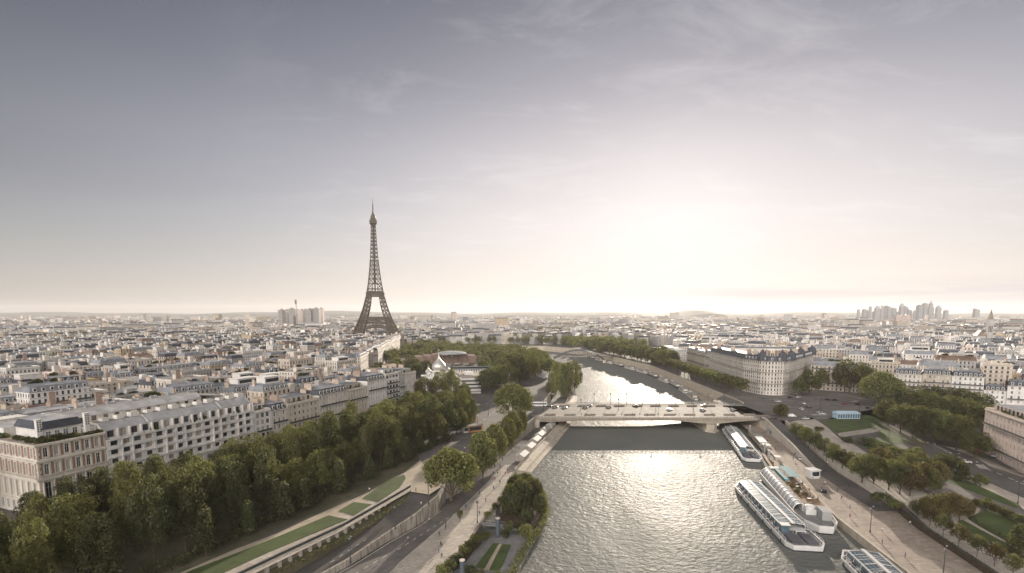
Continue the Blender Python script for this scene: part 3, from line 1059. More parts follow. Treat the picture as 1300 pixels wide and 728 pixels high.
w.face([(0, 0, 33.39), (L, 0, 33.39), (L, dep, 33.39), (0, dep, 33.39)])
w.build('wall', M['plain_pale'], e)
bp = MB()
for (zb, zt, vb, vt, ops) in fl[2:]:
    for ops_, side_ in ((ops, 0), (even(dep, 11, 1.35, .9), 1)):
        ed = [0.45] + [v_ for o_ in ops_ for v_ in (o_[0] - .45, o_[1] + .45)] + [(dep if side_ else L) - .45]
        for a_, b_ in zip(ed[0::2], ed[1::2]):
            if b_ - a_ < .25: continue
            if side_: bp.box(-.07, -.004, dep - b_, dep - a_, vb - .35, vt + .5)
            else: bp.box(a_, b_, -.07, -.004, vb - .35, vt + .5)
bp.build('brick_panel', M['brick'], e)
tr = MB()
for zz, hh, pr in ((33.2, .7, .75), (27.8, .55, .55), (21.7, .8, .9), (14.0, .4, .35)):
    tr.box(-pr, L + .1, -pr, -.006, zz, zz + hh); tr.box(-pr, -.006, -.006, dep, zz, zz + hh)
for o_ in (fl[1][4], cols):
    pass
for (zb, zt, vb, vt, ops) in fl[1:]:
    for u0, u1 in ops:                                  # stone surrounds of the windows
        for x0, x1, z0, z1 in ((u0 - .42, u0 - .01, vb - .3, vt + .45), (u1 + .01, u1 + .42, vb - .3, vt + .45), (u0 - .01, u1 + .01, vt + .01, vt + .45), (u0 - .01, u1 + .01, vb - .3, vb - .01)):
            tr.box(x0, x1, -.12, -.008, z0, z1)
    for u0, u1 in even(dep, 11, 1.35, .9):
        for x0, x1, z0, z1 in ((u0 - .42, u0 - .01, vb - .3, vt + .45), (u1 + .01, u1 + .42, vb - .3, vt + .45), (u0 - .01, u1 + .01, vt + .01, vt + .45)):
            tr.box(-.12, -.008, dep - x1, dep - x0, z0, z1)
for z in range(0, 24):                                   # quoins
    l = .8 if z % 2 else .5
    tr.box(-.1, l, -.1, -.009, 9.2 + z, 10.0 + z); tr.box(-.1, -.009, -.009, l, 9.2 + z, 10.0 + z)
tr.build('stone_trim', M['stone_light'], e)
cm = MB()
for i in range(7):
    x = .9 + (L - 1.8) * i / 6
    cm.cyl((x, -.45), .34, 14.5, 21.6, 8, 0, .28)
cm.build('colonnade', M['stone_light'], e)
bal = MB()
for i in range(int(L / .5)):
    bal.box(.1 + i * .5, .3 + i * .5, -.75, -.55, 22.5, 23.2)
bal.box(-.8, L, -.8, -.5, 23.2, 23.4); bal.box(-.8, -.5, -.5, dep, 23.2, 23.4)
for i in range(int(dep / .5)):
    bal.box(-.75, -.55, .1 + i * .5, .3 + i * .5, 22.5, 23.2)
bal.build('balustrade', M['stone_light'], e)
for d, u, zb, ww, hh in holes: add_window(e, (0, 0), d, u, zb, ww, hh, .34)
for d, u, zb, ww, hh in holes2: add_window(e, (0, dep), d, u, zb, ww, hh, .34)
rf = MB()
rf.face([(0, 0, 33.95), (L, 0, 33.95), (L, dep, 33.95), (0, dep, 33.95)], 1)
rf.box(4, 15, 4.0, 10, 33.95, 37.8, 2)
mansard(rf, rect(3.4, 15.6, 3.4, 20), 37.8, 2.6, 1.8, 0, 3)
rf.box(4, 15, 10, 20, 33.95, 37.8, 2)
rf.box(2, 16, 23, 34, 33.95, 37.2, 2, 3)
rf.box(15.8, 19.8, 4, 16, 33.95, 36.2, 2, 3)
r_ = rf.build('roof', [M['roof_slate'], M['terrace'], M['plain_white'], M['roof_pale zinc']], e)
for x in (5.5, 8, 10.5, 13.2):
    add_window(e, (0, 4), Vector((1, 0)), x, 34.3, 1.5, 2.6, -.08)
for x, y in ((3.1, 4.2), (16.4, 3.0)):
    ch = MB(); ch.box(-.75, .75, -.6, .6, -3, 4.2)
    for k in range(5):
        for sx in (-.35, .35): ch.box(sx - .18, sx + .18, -.62, -.601, .3 + k * .75, .75 + k * .75, 1)
    ch.box(-.85, .85, -.7, .7, 4.2, 4.5)
    ch.build('chimney', [M['plain_white'], M['soil']], r_, (x, y, 37))
for i in range(16):
    place('roof_garden', shrub_mesh(), e, (rnd.uniform(1.5, 19), rnd.choice((1.2, 1.6, 2.2)), 33.9), rnd.uniform(-.3, .3), (.7, .8, rnd.uniform(.7, 1.5)))
for i in range(9):
    place('roof_garden', shrub_mesh(), e, (rnd.choice((1.2, 2.0)), rnd.uniform(4, 36), 33.9), R(90), (.8, .9, rnd.uniform(.7, 1.6)))

# long white block with dark square bays, double range round a court
e = empty('white_building', fpt(20.3, 0, 0), FROT, 'long white apartment block with rows of dark square bays and pale metal roofs', 'building')
L = 63.5
w = MB()
nb = 15
fl = []
zz = [9.0, 13.0, 17.0, 20.6, 24.0, 27.3, 30.6]
for i in range(6):
    wd = 2.4 if i < 4 else 2.7
    fl.append((zz[i], zz[i + 1], zz[i] + .95, zz[i] + 2.75, even(L, nb, wd, .8)))
A, holes = facade(w, (0, 0), (L, 0), GZ, fl, 0, .8)
w.face([(0, 0, 30.6), (L, 0, 30.6), (L, 1.6, 30.6), (0, 1.6, 30.6)])
top_ops = even(L, nb, 2.6, .8)
A3, holes3 = facade(w, (0, 1.6), (L, 1.6), 30.6, [(30.6, 34.4, 31.2, 33.7, top_ops)], 0, .9)
for x0, x1 in ((0, .0), (L, L)):
    pass
w.wall((L, 0), (L, 9), GZ, 34.3); w.wall((0, 9), (0, 0), GZ, 34.3)
rear = even(L - 6, 13, 1.9, .8)
A4, holes4 = facade(w, (0, 27), (L - 6, 27), GZ, [(26, 29.4, 27, 28.8, rear), (29.4, 32.8, 30.3, 32.1, rear), (32.8, 36.4, 33.8, 35.7, rear)], 0, .6)
w.wall((0, 27), (L - 6, 27), GZ, 26)
w.wall((L - 6, 27), (L - 6, 39), GZ, 36.4); w.wall((L, 39), (0, 39), GZ, 36.4); w.wall((0, 39), (0, 27), GZ, 36.4)
# rounded end range
arc = [(L, 9)] + [(L - 6 + 6.5 * math.cos(a), 26 + 13 * math.sin(a)) for a in [R(k * 15) for k in range(-4, 7)]]
for a, b_ in zip(arc[:-1], arc[1:]): w.wall(a, b_, GZ, 34.6)
w.build('wall', M['plain_white'], e)
tr = MB()
for z0, z1, pr in ((16.8, 17.15, .45), (20.35, 20.75, .5), (23.75, 24.15, .55), (27.05, 27.5, .75), (30.35, 30.8, .85)):
    tr.box(-.05, L, -pr, -.005, z0, z1)
for i in range(nb):
    u0, u1 = top_ops[i]
    if i % 3 != 1:
        tr.box(u0 - .9, u1 + .9, -.85, -.62, 27.5, 28.3)           # balcony fronts
        tr.box(u0 - .55, u1 + .55, -.95, -.87, 30.8, 31.5)
    tr.box(u1 + .35, u1 + .95, -.28, -.004, 24.2, 27.0)
    if i in (1, 5, 6, 10, 13):                                      # projecting loggias
        tr.box(u0 - .75, u0 - .35, -.83, -.004, 20.8, 30.3); tr.box(u1 + .36, u1 + .76, -.83, -.29, 20.8, 30.3)
        tr.box(u0 - .35, u1 + .36, -.83, -.7, 24.2, 25.0); tr.box(u0 - .35, u1 + .36, -.83, -.7, 20.8, 21.6)
    tr.box(u1 + .2, u1 + .75, .2, 1.55, 30.8, 34.2)
tr.build('cornice', M['plain_white'], e)
rf = MB()
seg = L / 4
for i in range(4):                                                # four pitched lengths, each a little higher
    x0, x1 = i * seg + (.15 if i else 0), (i + 1) * seg - .15
    dz = (.0, .35, .1, .45)[i]
    P0 = [(x0, 1.0, 34.1 + dz), (x1, 1.0, 34.1 + dz), (x1, 4.2, 36.7 + dz), (x0, 4.2, 36.7 + dz)]
    rf.face(P0, 0)
    rf.face([(x0, 4.2, 36.7 + dz), (x1, 4.2, 36.7 + dz), (x1, 9, 36.9 + dz), (x0, 9, 36.9 + dz)], 1)
    rf.face([(x0, 9, 34.2), (x0, 9, 36.9 + dz), (x0, 4.2, 36.7 + dz), (x0, 1.0, 34.1 + dz), (x0, 1.7, 34.2)], 2)
    rf.face([(x1, 1.7, 34.2), (x1, 1.0, 34.1 + dz), (x1, 4.2, 36.7 + dz), (x1, 9, 36.9 + dz), (x1, 9, 34.2)], 2)
    rf.face([(x1, 9, 28), (x1, 9, 36.9 + dz), (x0, 9, 36.9 + dz), (x0, 9, 28)], 2)
    for k in range(int((x1 - x0) / .9)):                          # standing seams
        xx = x0 + .45 + k * .9
        rf.bar((xx, 1.0, 34.14 + dz), (xx, 4.2, 36.74 + dz), .1, .12, 0)
    for k in range(3):                                            # plant, ducts and hatches on the flat part
        xx = x0 + 2.5 + k * 5
        rf.box(xx, xx + 2.2 + k * .4, 5.4, 8.0, 36.8 + dz, 37.9 + dz + .3 * k, 2, 3)
rf.face([(0, 26.4, 36.2), (L - 6, 26.4, 36.2), (L - 6, 29.5, 38.6), (0, 29.5, 38.6)], 0)
rf.face([(0, 29.5, 38.6), (L - 6, 29.5, 38.6), (L - 6, 39, 38.0), (0, 39, 38.0)], 1)
rf.face([(0, 39, 34.6), (0, 39, 38.0), (0, 29.5, 38.6), (0, 26.4, 36.2)], 2)
rf.face([(L - 6, 39, 34.6), (0, 39, 34.6), (0, 39, 38), (L - 6, 39, 38)], 2)
rf.face([(L - 6, 39, 37.2), (L - 6, 29.5, 37.2)] + [(p[0], p[1], 37.2) for p in arc[2:]], 1)
for a, b_ in zip(arc[:-1], arc[1:]):
    rf.face([(a[0], a[1], 34.6), (b_[0], b_[1], 34.6), (b_[0] - .8, b_[1], 37.2), (a[0] - .8, a[1], 37.2)], 0)
rf.face([(0, 9, 29), (L, 9, 29), (L - 6, 27, 29), (0, 27, 29)], 3)                       # court roof
rf.box(3, 16, 14, 21, 29.02, 34.4, 2, 3); rf.box(24, 46, 16.5, 20.5, 29.02, 33.0, 2, 3)
r_ = rf.build('roof', [M['roof_pale zinc'], M['gravel_roof'], M['plain_white'], M['terrace']], e)
for i in range(7):
    x = 5 + i * 8.6
    mb = MB(); mb.box(-1.6, 1.6, -.8, .8, 0, 1.1); mb.cyl((.6, 0), .5, 1.1, 1.5, 10); mb.box(-1.5, -.4, -.3, .3, 1.1, 1.6)
    mb.build('air_unit', M['steel'], r_, (x, 32.5 + (i % 3), 38.1))
for d, u, zb, ww, hh in holes: add_window(e, (0, 0), d, u, zb, ww, hh, .75, 'steel')
for hl, a in ((holes3, (0, 1.6)), (holes4[26:], (0, 27))):
    for d, u, zb, ww, hh in hl: add_window(e, a, d, u, zb, ww, hh, .85, 'steel')
for i in (4, 8, 9, 13):
    place('roof_garden', shrub_mesh(), e, (top_ops[i][0], .9, 30.7), 0, (.6, .5, 1.4))

front('apartment_building', 'narrow pale stone house with a large upper studio window, right beside the white block', 84.2, 94, 15, 29.5, 3, M['plain_white'], 'terrace', 5, (1.9, 2.1), (2,), sash='steel')
front('apartment_building', 'small cream house with iron balconies and plants on its roof, second past the white block', 94.2, 104.3, 15, 28.6, 3, M['plain_pale'], 'mansard', 5, (1.2, 2.1), (1, 3))
front('apartment_building', 'broad cream apartment house with a notched parapet and dark square windows facing the trees', 104.6, 126.6, 16, 29.8, 7, M['plain_cream'], 'terrace', 6, (1.1, 1.5), (1, 3), sash='steel')
front('apartment_building', 'pale apartment house with close-set tall windows and four glazed dormers, middle of the quay front', 126.9, 150.5, 16, 31.5, 9, M['plain_pale'], 'mansard', 6, (1.05, 2.2), (2, 4))
front('apartment_building', 'cream stone house with two continuous iron balconies, beyond the house with glazed dormers', 150.8, 169, 16, 31.0, 7, M['plain_cream'], 'terrace', 6, (1.15, 2.1), (1, 4))
front('apartment_building', 'taller pale house with dark grey mansard, just before the white banded house on the quay', 169.3, 188, 17, 34.4, 7, M['plain_white'], 'mansard', 7, (1.1, 2.1), (2, 5))
front('apartment_building', 'white modern house with wide horizontal window bands near the quay front far end', 188.3, 203.5, 18, 36.4, 4, M['plain_white'], 'terrace', 8, (2.9, 1.5), (1, 2, 3, 4, 5, 6), sash='steel')
front('apartment_building', 'slender grey house squeezed between the white banded house and the end house', 203.8, 211, 18, 35.4, 3, M['plain_grey'], 'mansard', 7, (1.1, 2.1), (2, 4))
front('apartment_building', 'tall pale end house with vertical window strips closing the quay front by the trees', 211.3, 225, 20, 34.6, 6, M['plain_pale'], 'terrace', 8, (1.0, 2.3))


# ---- generic town houses --------------------------------------------------------------
HOUSES = []


def town_house(x, y, rz, w, d, h, wallk, roofk, feat, r, z0=GZ, detail=True):
    """house of the roofscape; local x along the street front (w), y the depth (d)"""
    mans = roofk in ('slate', 'zinc')
    kind = 'mansard_building' if mans else 'flat_roof_building'
    e = empty(kind, (x, y, z0), rz)
    mb = MB()
    pitched = roofk == 'brown'
    mb.prism(rect(-w / 2, w / 2, -d / 2, d / 2), 0, h, 0, 1, bottom=False)
    mb.box(-w / 2 - .25, w / 2 + .25, -d / 2 - .35, -d / 2 - .005, h - .45, h + .02, 1)
    mb.box(-w / 2 - .25, w / 2 + .25, d / 2 + .005, d / 2 + .35, h - .45, h + .02, 1)
    if mans:
        for f_ in (.36, .80):
            zz = round(h * f_ / 3.15) * 3.15
            mb.box(-w / 2 + .3, w / 2 - .3, -d / 2 - .7, -d / 2 - .006, zz - .12, zz, 1)
            mb.box(-w / 2 + .3, w / 2 - .3, -d / 2 - .7, -d / 2 - .66, zz, zz + .9, 2)
    mb.build('wall', [M['wall_' + wallk], M['plain_' + wallk], M['rail']], e)
    rf = MB()
    if mans:
        zt = mansard(rf, rect(-w / 2 + .1, w / 2 - .1, -d / 2 + .2, d / 2 - .2), h, 3.1, 1.4, 0, 1)
        r_ = rf.build('roof', [M['roof_' + ('slate' if roofk == 'slate' else 'zinc')], M['roof_' + r.choice(('zinc', 'zinc', 'pale zinc'))]], e)
        n = max(2, int(w / 3.4))
        if detail:
            for u0, u1 in even(w, n, 1.4):
                place('dormer', dormer_mesh(), e, (-w / 2 + (u0 + u1) / 2, -d / 2 + .35, h + .45))
                if n < 7: place('dormer', dormer_mesh(), e, (-w / 2 + (u0 + u1) / 2, d / 2 - .35, h + .45), R(180))
    elif pitched:
        zt = h + d * .28
        rf.face([(-w / 2 - .3, -d / 2 - .4, h - .1), (w / 2 + .3, -d / 2 - .4, h - .1), (w / 2 + .3, 0, zt), (-w / 2 - .3, 0, zt)], 0)
        rf.face([(w / 2 + .3, d / 2 + .4, h - .1), (-w / 2 - .3, d / 2 + .4, h - .1), (-w / 2 - .3, 0, zt), (w / 2 + .3, 0, zt)], 0)
        rf.face([(-w / 2, d / 2, h), (-w / 2, -d / 2, h), (-w / 2, 0, zt - .15)], 1)
        rf.face([(w / 2, -d / 2, h), (w / 2, d / 2, h), (w / 2, 0, zt - .15)], 1)
        r_ = rf.build('roof', [M['roof_brown'], M['plain_' + wallk]], e)
    else:
        zt = h
        rf.face([(-w / 2, -d / 2, h + .04), (w / 2, -d / 2, h + .04), (w / 2, d / 2, h + .04), (-w / 2, d / 2, h + .04)], 0)
        for x0, x1, y0, y1 in ((-w / 2, w / 2, -d / 2, -d / 2 + .3), (-w / 2, w / 2, d / 2 - .3, d / 2), (-w / 2, -w / 2 + .3, -d / 2 + .3, d / 2 - .3), (w / 2 - .3, w / 2, -d / 2 + .3, d / 2 - .3)):
            rf.box(x0, x1, y0, y1, h + .04, h + .95, 1)
        px_ = r.uniform(-.25, .25) * w
        rf.box(px_ - 1.6, px_ + 1.6, -1.5, 1.6, h + .04, h + 2.9, 1)
        for k in range(r.randint(1, 3)):
            ax, ay = r.uniform(-.4, .4) * w, r.uniform(-.35, .35) * d
            rf.box(ax - .7, ax + .7, ay - .5, ay + .5, h + .041, h + 1.2 + k * .1, 2)
        r_ = rf.build('roof', [M['gravel_roof' if r.random() < .5 else 'roof_pale zinc'], M['plain_' + wallk], M['steel']], e)
    if mans or pitched:
        for sgn in (-1, 1, .15):
            place('chimney', chimney_mesh(r.choice((1.8, 2.6, 3.4)), r.choice((1.0, 1.5, 2.1)) if not pitched else 1.8, r.random() < .3), r_, (sgn * (w / 2 - .6), r.uniform(-.22, .22) * d, zt if mans else h + d * .2), R(90))
    ft = None
    if feat == 1:
        for k in range(3): place('roof_garden', shrub_mesh(), e, (r.uniform(-.35, .35) * w, -d / 2 + 1.0 if not mans else 0, zt), r.uniform(-.2, .2), (.9, .8, r.uniform(.8, 1.6)))
        ft = 'roof shrubs'
    elif feat == 2:
        mb = MB(); mb.box(-w * .28, w * .28, -d * .26, d * .26, -.5, 3.2); mb.box(-w * .3, w * .3, -d * .3, d * .3, 3.2, 3.45)
        mb.face([(-w * .24, -d * .26 - .02, .4), (w * .24, -d * .26 - .02, .4), (w * .24, -d * .26 - .02, 2.4), (-w * .24, -d * .26 - .02, 2.4)], 1)
        mb.build('penthouse', [M['plain_white'], M['glass']], e, (0, 0, zt)); ft = 'a white penthouse'
    elif feat == 3:
        place('chimney', chimney_mesh(2.5, 5.5, True), r_, (w * .2, d * .2, zt), 0); ft = 'a tall brick stack'
    elif feat == 4:
        mb = MB(); mb.box(-2.6, 2.6, -2, 2, -.4, .5, 1); mb.frustum(rect(-2.6, 2.6, -2, 2), rect(-2.2, 2.2, -.2, .2), .5, 1.7, 0)
        mb.build('skylight', [M['glass'], M['steel']], e, (w * .12, 0, zt)); ft = 'a glass skylight'
    elif feat == 5:
        mb = MB(); mb.box(-1.7, 1.7, -1.7, 1.7, -.5, 4.6); mb.box(-1.85, 1.85, -1.85, 1.85, 4.6, 4.85)
        mb.build('lift_tower', M['plain_pale'], e, (-w * .2, d * .1, zt)); ft = 'a lift tower'
    elif feat == 6:
        mb = MB()
        mb.lathe([(3.2, -.3), (3.2, .6), (2.9, 1.5), (2.0, 2.4), (.5, 3.0), (.5, 3.8), (0, 4.2)], 12, (0, 0, 0))
        mb.build('cupola', M['roof_zinc'], e, (-w * .5 + 3.6, -d / 2 + 3.4, h if not mans else h + 1.5)); ft = 'a corner cupola'
    HOUSES.append(dict(o=e, x=x, y=y, wall=wallk, roof=roofk, feat=ft, mans=mans, h=h))
    return e


def view_xy(x, y, z=30.0):
    c, s = math.cos(PITCH), math.sin(PITCH)
    f = y * c - (z - CAM_H) * s; u = y * s + (z - CAM_H) * c
    return (650 + 650 * x / f, 470.2 - 650 * u / f)


FARPLOTS = []
r = random.Random(21)


def left_ok(x, y):
    t = (Vector((x, y)) - FA).dot(D2); s = (Vector((x, y)) - FA).dot(D1)
    if y < 385: lim = 22 if not (-3 < s < 86) else 46
    elif y < 620: lim = None
    else: lim = None
    if lim is not None:
        return t > lim
    if y < 640: return x < -128 - (y - 385) * .17
    if y < 1030: return x < -192 - (y - 640) * .07
    if math.hypot(x + 326, y - 1199) < 130: return False
    return x < -150 - (y - 1030) * .2 or y > 1500


def right_ok(x, y):
    n = (x - 300) * .57 + (y - 399) * .82
    if y < 450 and x < 420: return n > 26
    if y < 470: return n > 26
    if y < 800: return x > 305 or (x > 240 and y > 560)
    return x > 250 - (y - 800) * .1 and not (y < 1300 and x < 330)


plots = []
# left bank: rows parallel to the quay front
t = 24.0; row = 0
while t < 1050:
    d = r.uniform(11.5, 14.5)
    s = -120 + r.uniform(0, 10)
    gap_every = r.uniform(70, 110); run = 0
    while s < 1150:
        w = r.uniform(13, 27)
        c = FA + D1 * (s + w / 2) + D2 * (t + d / 2)
        plots.append((c.x, c.y, FROT + r.choice((0, 0, 0, math.pi)) + r.gauss(0, .02), w - .4, d, 'L', row))
        s += w; run += w
        if run > gap_every:
            s += 11; run = 0
    t += d + (r.uniform(2.5, 7) if row % 2 == 0 else r.uniform(9, 13)); row += 1
rot2 = math.atan2(-.57, .82)
E1 = Vector((.82, -.57)); E2 = Vector((.57, .82)); O2 = Vector((300, 399))
t = 14.0; row = 0
while t < 1000:
    d = r.uniform(11.5, 14.5)
    s = -560 + r.uniform(0, 10); run = 0; gap_every = r.uniform(70, 110)
    while s < 700:
        w = r.uniform(13, 27)
        c = O2 + E1 * (s + w / 2) + E2 * (t + d / 2)
        plots.append((c.x, c.y, rot2 + r.choice((0, 0, 0, math.pi)) + r.gauss(0, .02), w - .4, d, 'R', row))
        s += w; run += w
        if run > gap_every: s += 11; run = 0
    t += d + (r.uniform(2.5, 7) if row % 2 == 0 else r.uniform(9, 13)); row += 1
good = []
for p in plots:
    x, y = p[0], p[1]
    if y < 120 or abs(x) > 1.06 * y + 25 or y > 1400: continue
    if (p[5] == 'L' and x < 0 and left_ok(x, y)) or (p[5] == 'R' and x > 0 and right_ok(x, y)):
        good.append(p)
good.sort(key=lambda p: math.hypot(p[0], p[1]) * (1.0 if p[5] == 'L' else .93))
NEAR_N = 262
WK = ['cream', 'white', 'beige', 'grey', 'pale', 'pale', 'white', 'grey', 'cream', 'grey', 'ochre', 'pink', 'beige', 'pale']
for i, p in enumerate(good):
    x, y, rz, w, d, sd_, row = p
    mans = r.random() < .66
    wk = r.choice(WK if i > 60 else ['cream', 'white', 'pale', 'grey', 'white', 'pale'])
    h = r.gauss(20.5, 3.6) if mans else r.gauss(22.0, 5.0)
    h = min(max(h, 12), 29)
    if y < 260 and x < 0: h = min(h, 24)
    if i < NEAR_N:
        rk = r.choice(('slate', 'zinc', 'zinc')) if mans else ('brown' if r.random() < .16 else 'flat')
        town_house(x, y, rz, w, d, h, wk, rk, r.choice((0, 0, 0, 1, 1, 1, 2, 3, 4, 4, 5, 6 if mans else 4)), r, detail=math.hypot(x, y) < 520)
    else:
        FARPLOTS.append((x, y, rz, w, d, h, wk, mans))

# farther quarters: blocks of growing size, one mesh of roofs nobody could count
rf_ = random.Random(5)
def far_cells(y0, y1, px_, py_, jit):
    y = y0
    while y < y1:
        x = -y * 1.05
        while x < y * 1.05:
            yield x + rf_.uniform(-jit, jit) * px_, y + rf_.uniform(-jit, jit) * py_
            x += px_
        y += py_
for x, y in far_cells(640, 1400, 31, 25, .08):
    if -260 < x < 330 and y < 1120: continue
    if y < 1400 and ((x < 0 and abs(x) > 0 and left_ok(x, y) and y < 1150) or (x > 0 and right_ok(x, y) and y < 1150)): continue
    if math.hypot(x + 326, y - 1199) < 150: continue
    if y < 1180 and -330 < x < 240: continue
    a = math.floor(x / 190) * 7.1 + math.floor(y / 170) * 3.3
    mn = rf_.random() < .65
    FARPLOTS.append((x, y, a, rf_.uniform(25, 31), rf_.uniform(11, 14), max(8, rf_.gauss(20, 4.0)), rf_.choice(WK), mn))
for x, y in far_cells(1400, 3300, 52, 44, .25):
    a = math.floor(x / 400) * 7.1 + math.floor(y / 330) * 3.3
    FARPLOTS.append((x, y, a, rf_.uniform(36, 58), rf_.uniform(12, 18), max(8, rf_.gauss(19, 6)) * (1.7 if rf_.random() < .04 else 1), rf_.choice(WK), rf_.random() < .55))
for x, y in far_cells(3300, 9000, 130, 120, .35):
    a = rf_.uniform(0, 3.14)
    FARPLOTS.append((x, y, a, rf_.uniform(40, 110), rf_.uniform(14, 26), max(8, rf_.gauss(20, 8)) * (2.0 if rf_.random() < .06 else 1), rf_.choice(WK), rf_.random() < .4))
fm = MB()
FW = ['cream', 'white', 'beige', 'grey', 'pale', 'ochre', 'pink']
fmats = [M['wall_' + k] for k in FW] + [M['roof_slate'], M['roof_zinc'], M['roof_pale zinc'], M['gravel_roof'], M['roof_brown']] + [M['plain_' + k] for k in FW]
for x, y, a, w, d, h, wk, mn in FARPLOTS:
    wi = FW.index(wk)
    ca, sa = math.cos(a), math.sin(a)
    def tr_(pts): return [(x + u * ca - v * sa, y + u * sa + v * ca) for u, v in pts]
    zt = GZ + h
    p0 = tr_(rect(-w / 2, w / 2, -d / 2, d / 2))
    if y < 2600:
        for k in range(rf_.randint(1, 4)):
            u, v = rf_.uniform(-.42, .42) * w, rf_.uniform(-.4, .4) * d
            a_, b_ = rf_.choice(((.5, 2.2), (2.2, .5), (1.6, 1.6), (.4, 1.2)))
            fm.prism(tr_(rect(u - a_, u + a_, v - b_, v + b_)), zt, zt + rf_.uniform(1.5, 6.0), 12 + rf_.choice((wi, 1, 4, 1)), bottom=False)
    if mn:
        sl_ = rf_.choice((7, 7, 7, 8, 11)); tp = rf_.choice((8, 8, 8, 7, 9))
        p1 = tr_(rect(-w / 2 + .7, w / 2 - .7, -d / 2 + 1, d / 2 - 1)); p2 = tr_(rect(-w / 2 + 1.4, w / 2 - 1.4, -d / 2 + 4, d / 2 - 4))
        for i in range(4): fm.wall(p0[i], p0[(i + 1) % 4], GZ, zt, wi)
        fm.frustum(p0, p1, zt, zt + 3.2, sl_, tp)
        for i in range(4):
            q, q2 = p1[i], p1[(i + 1) % 4]; s_, s2_ = p2[i], p2[(i + 1) % 4]
            fm.face([(*q, zt + 3.2), (*q2, zt + 3.2), (*s2_, zt + 4.2), (*s_, zt + 4.2)], tp)
        fm.face([(*q, zt + 4.2) for q in p2], tp)
        for sg in (-1, 1, rf_.uniform(-.6, .6)):
            if rf_.random() < .75:
                v_ = rf_.uniform(-.2, .2) * d; fm.prism(tr_(rect(sg * (w / 2 - .9) - .3, sg * (w / 2 - .9) + .3, v_ - 1.3, v_ + 1.3)), zt + 2, zt + rf_.uniform(4.6, 6), 12 + wi, bottom=False)
    else:
        fm.prism(p0, GZ, zt, wi, rf_.choice((9, 10, 10, 8)), bottom=False)
        if rf_.random() < .7:
            u, v = rf_.uniform(-.3, .3) * w, rf_.uniform(-.15, .15) * d
            fm.prism(tr_(rect(u - w * .16, u + w * .16, v - d * .22, v + d * .22)), zt, zt + rf_.uniform(1.6, 3.4), 12 + wi, 9, bottom=False)
tag(fm.build('far_city', fmats), 'dense pale and grey roofscape of distant houses spreading to the horizon', 'city', None, 'stuff')
print('houses', len(HOUSES), 'far', len(FARPLOTS))
# ---------------------------------------------------------------- landmarks
# ---- lattice tower
TX, TY = -317.0, 1199.0
tw = empty('lattice_tower', (TX, TY, GZ), R(14), 'tall brown iron lattice tower with three platforms, rising above the roofs and trees', 'tower')


def tprof(z):
    pts = [(0, 62.5), (20, 52.5), (40, 43.5), (57, 36.0), (80, 27.5), (100, 22.0), (115, 18.6), (140, 14.2), (170, 10.6), (200, 8.0), (235, 6.0), (276, 4.4)]
    for a, b_ in zip(pts[:-1], pts[1:]):
        if z <= b_[0]:
            return a[1] + (b_[1] - a[1]) * (z - a[0]) / (b_[0] - a[0])
    return 4.4


def legw(z):
    return 25 - 9.5 * z / 57 if z <= 57 else 15.5 - 5.0 * (z - 57) / 58


for sx in (-1, 1):
    for sy in (-1, 1):
        mb = MB()
        zs = [0, 10, 20, 30, 39, 48, 57, 67, 77, 87, 97, 106, 115]
        for k, z in enumerate(zs):
            o_, w_ = tprof(z), legw(z)
            ring = [Vector((sx * o_, sy * o_, z)), Vector((sx * (o_ - w_), sy * o_, z)), Vector((sx * (o_ - w_), sy * (o_ - w_), z)), Vector((sx * o_, sy * (o_ - w_), z))]
            if k:
                for i in range(4):
                    j = (i + 1) % 4
                    mb.bar(prev[i], ring[i], 2.6 if z <= 57 else 2.1)
                    mb.bar(prev[i], ring[j], 1.35); mb.bar(prev[j], ring[i], 1.35)
                    mb.bar(ring[i], ring[j], 1.9)
                    mid0 = (prev[i] + prev[j]) / 2; mid1 = (ring[i] + ring[j]) / 2
                    mb.bar(mid0, mid1, 1.2)
            prev = ring
        base = [(sx * (62.5 - 12.5), sy * (62.5 - 12.5))]
        mb.box(base[0][0] - 14, base[0][0] + 14, base[0][1] - 14, base[0][1] + 14, -.5, 3.0)
        mb.build('leg', M['tower_iron'], tw)
for q in range(4):
    a_ = q * math.pi / 2
    ca, sa = math.cos(a_), math.sin(a_)
    mb = MB()
    def rp(x, y, z): return Vector((x * ca - y * sa, x * sa + y * ca, z))
    N_ = 18
    for i in range(N_):
        t0, t1 = math.pi * i / N_, math.pi * (i + 1) / N_
        f = []
        for t_ in (t0, t1):
            x = -37.5 * math.cos(t_); z = 12 + 27 * math.sin(t_)
            x2 = -41.5 * math.cos(t_); z2 = 12 + 32 * math.sin(t_)
            f.append((x, z, x2, z2))
        (x, z, x2, z2), (X, Z, X2, Z2) = f
        y0 = -tprof(min(z, 56)) + 1
        mb.bar(rp(x, y0, z), rp(X, y0, Z), 1.8); mb.bar(rp(x2, y0, z2), rp(X2, y0, Z2), 1.8)
        mb.bar(rp(x, y0, z), rp(X2, y0, Z2), .9); mb.bar(rp(x2, y0, z2), rp(X, y0, Z), .9)
        if 2 < i < 15:
            mb.bar(rp(x2, y0, z2), rp(x2, -36.5, 50), .8)
    mb.build('arch', M['tower_iron'], tw)
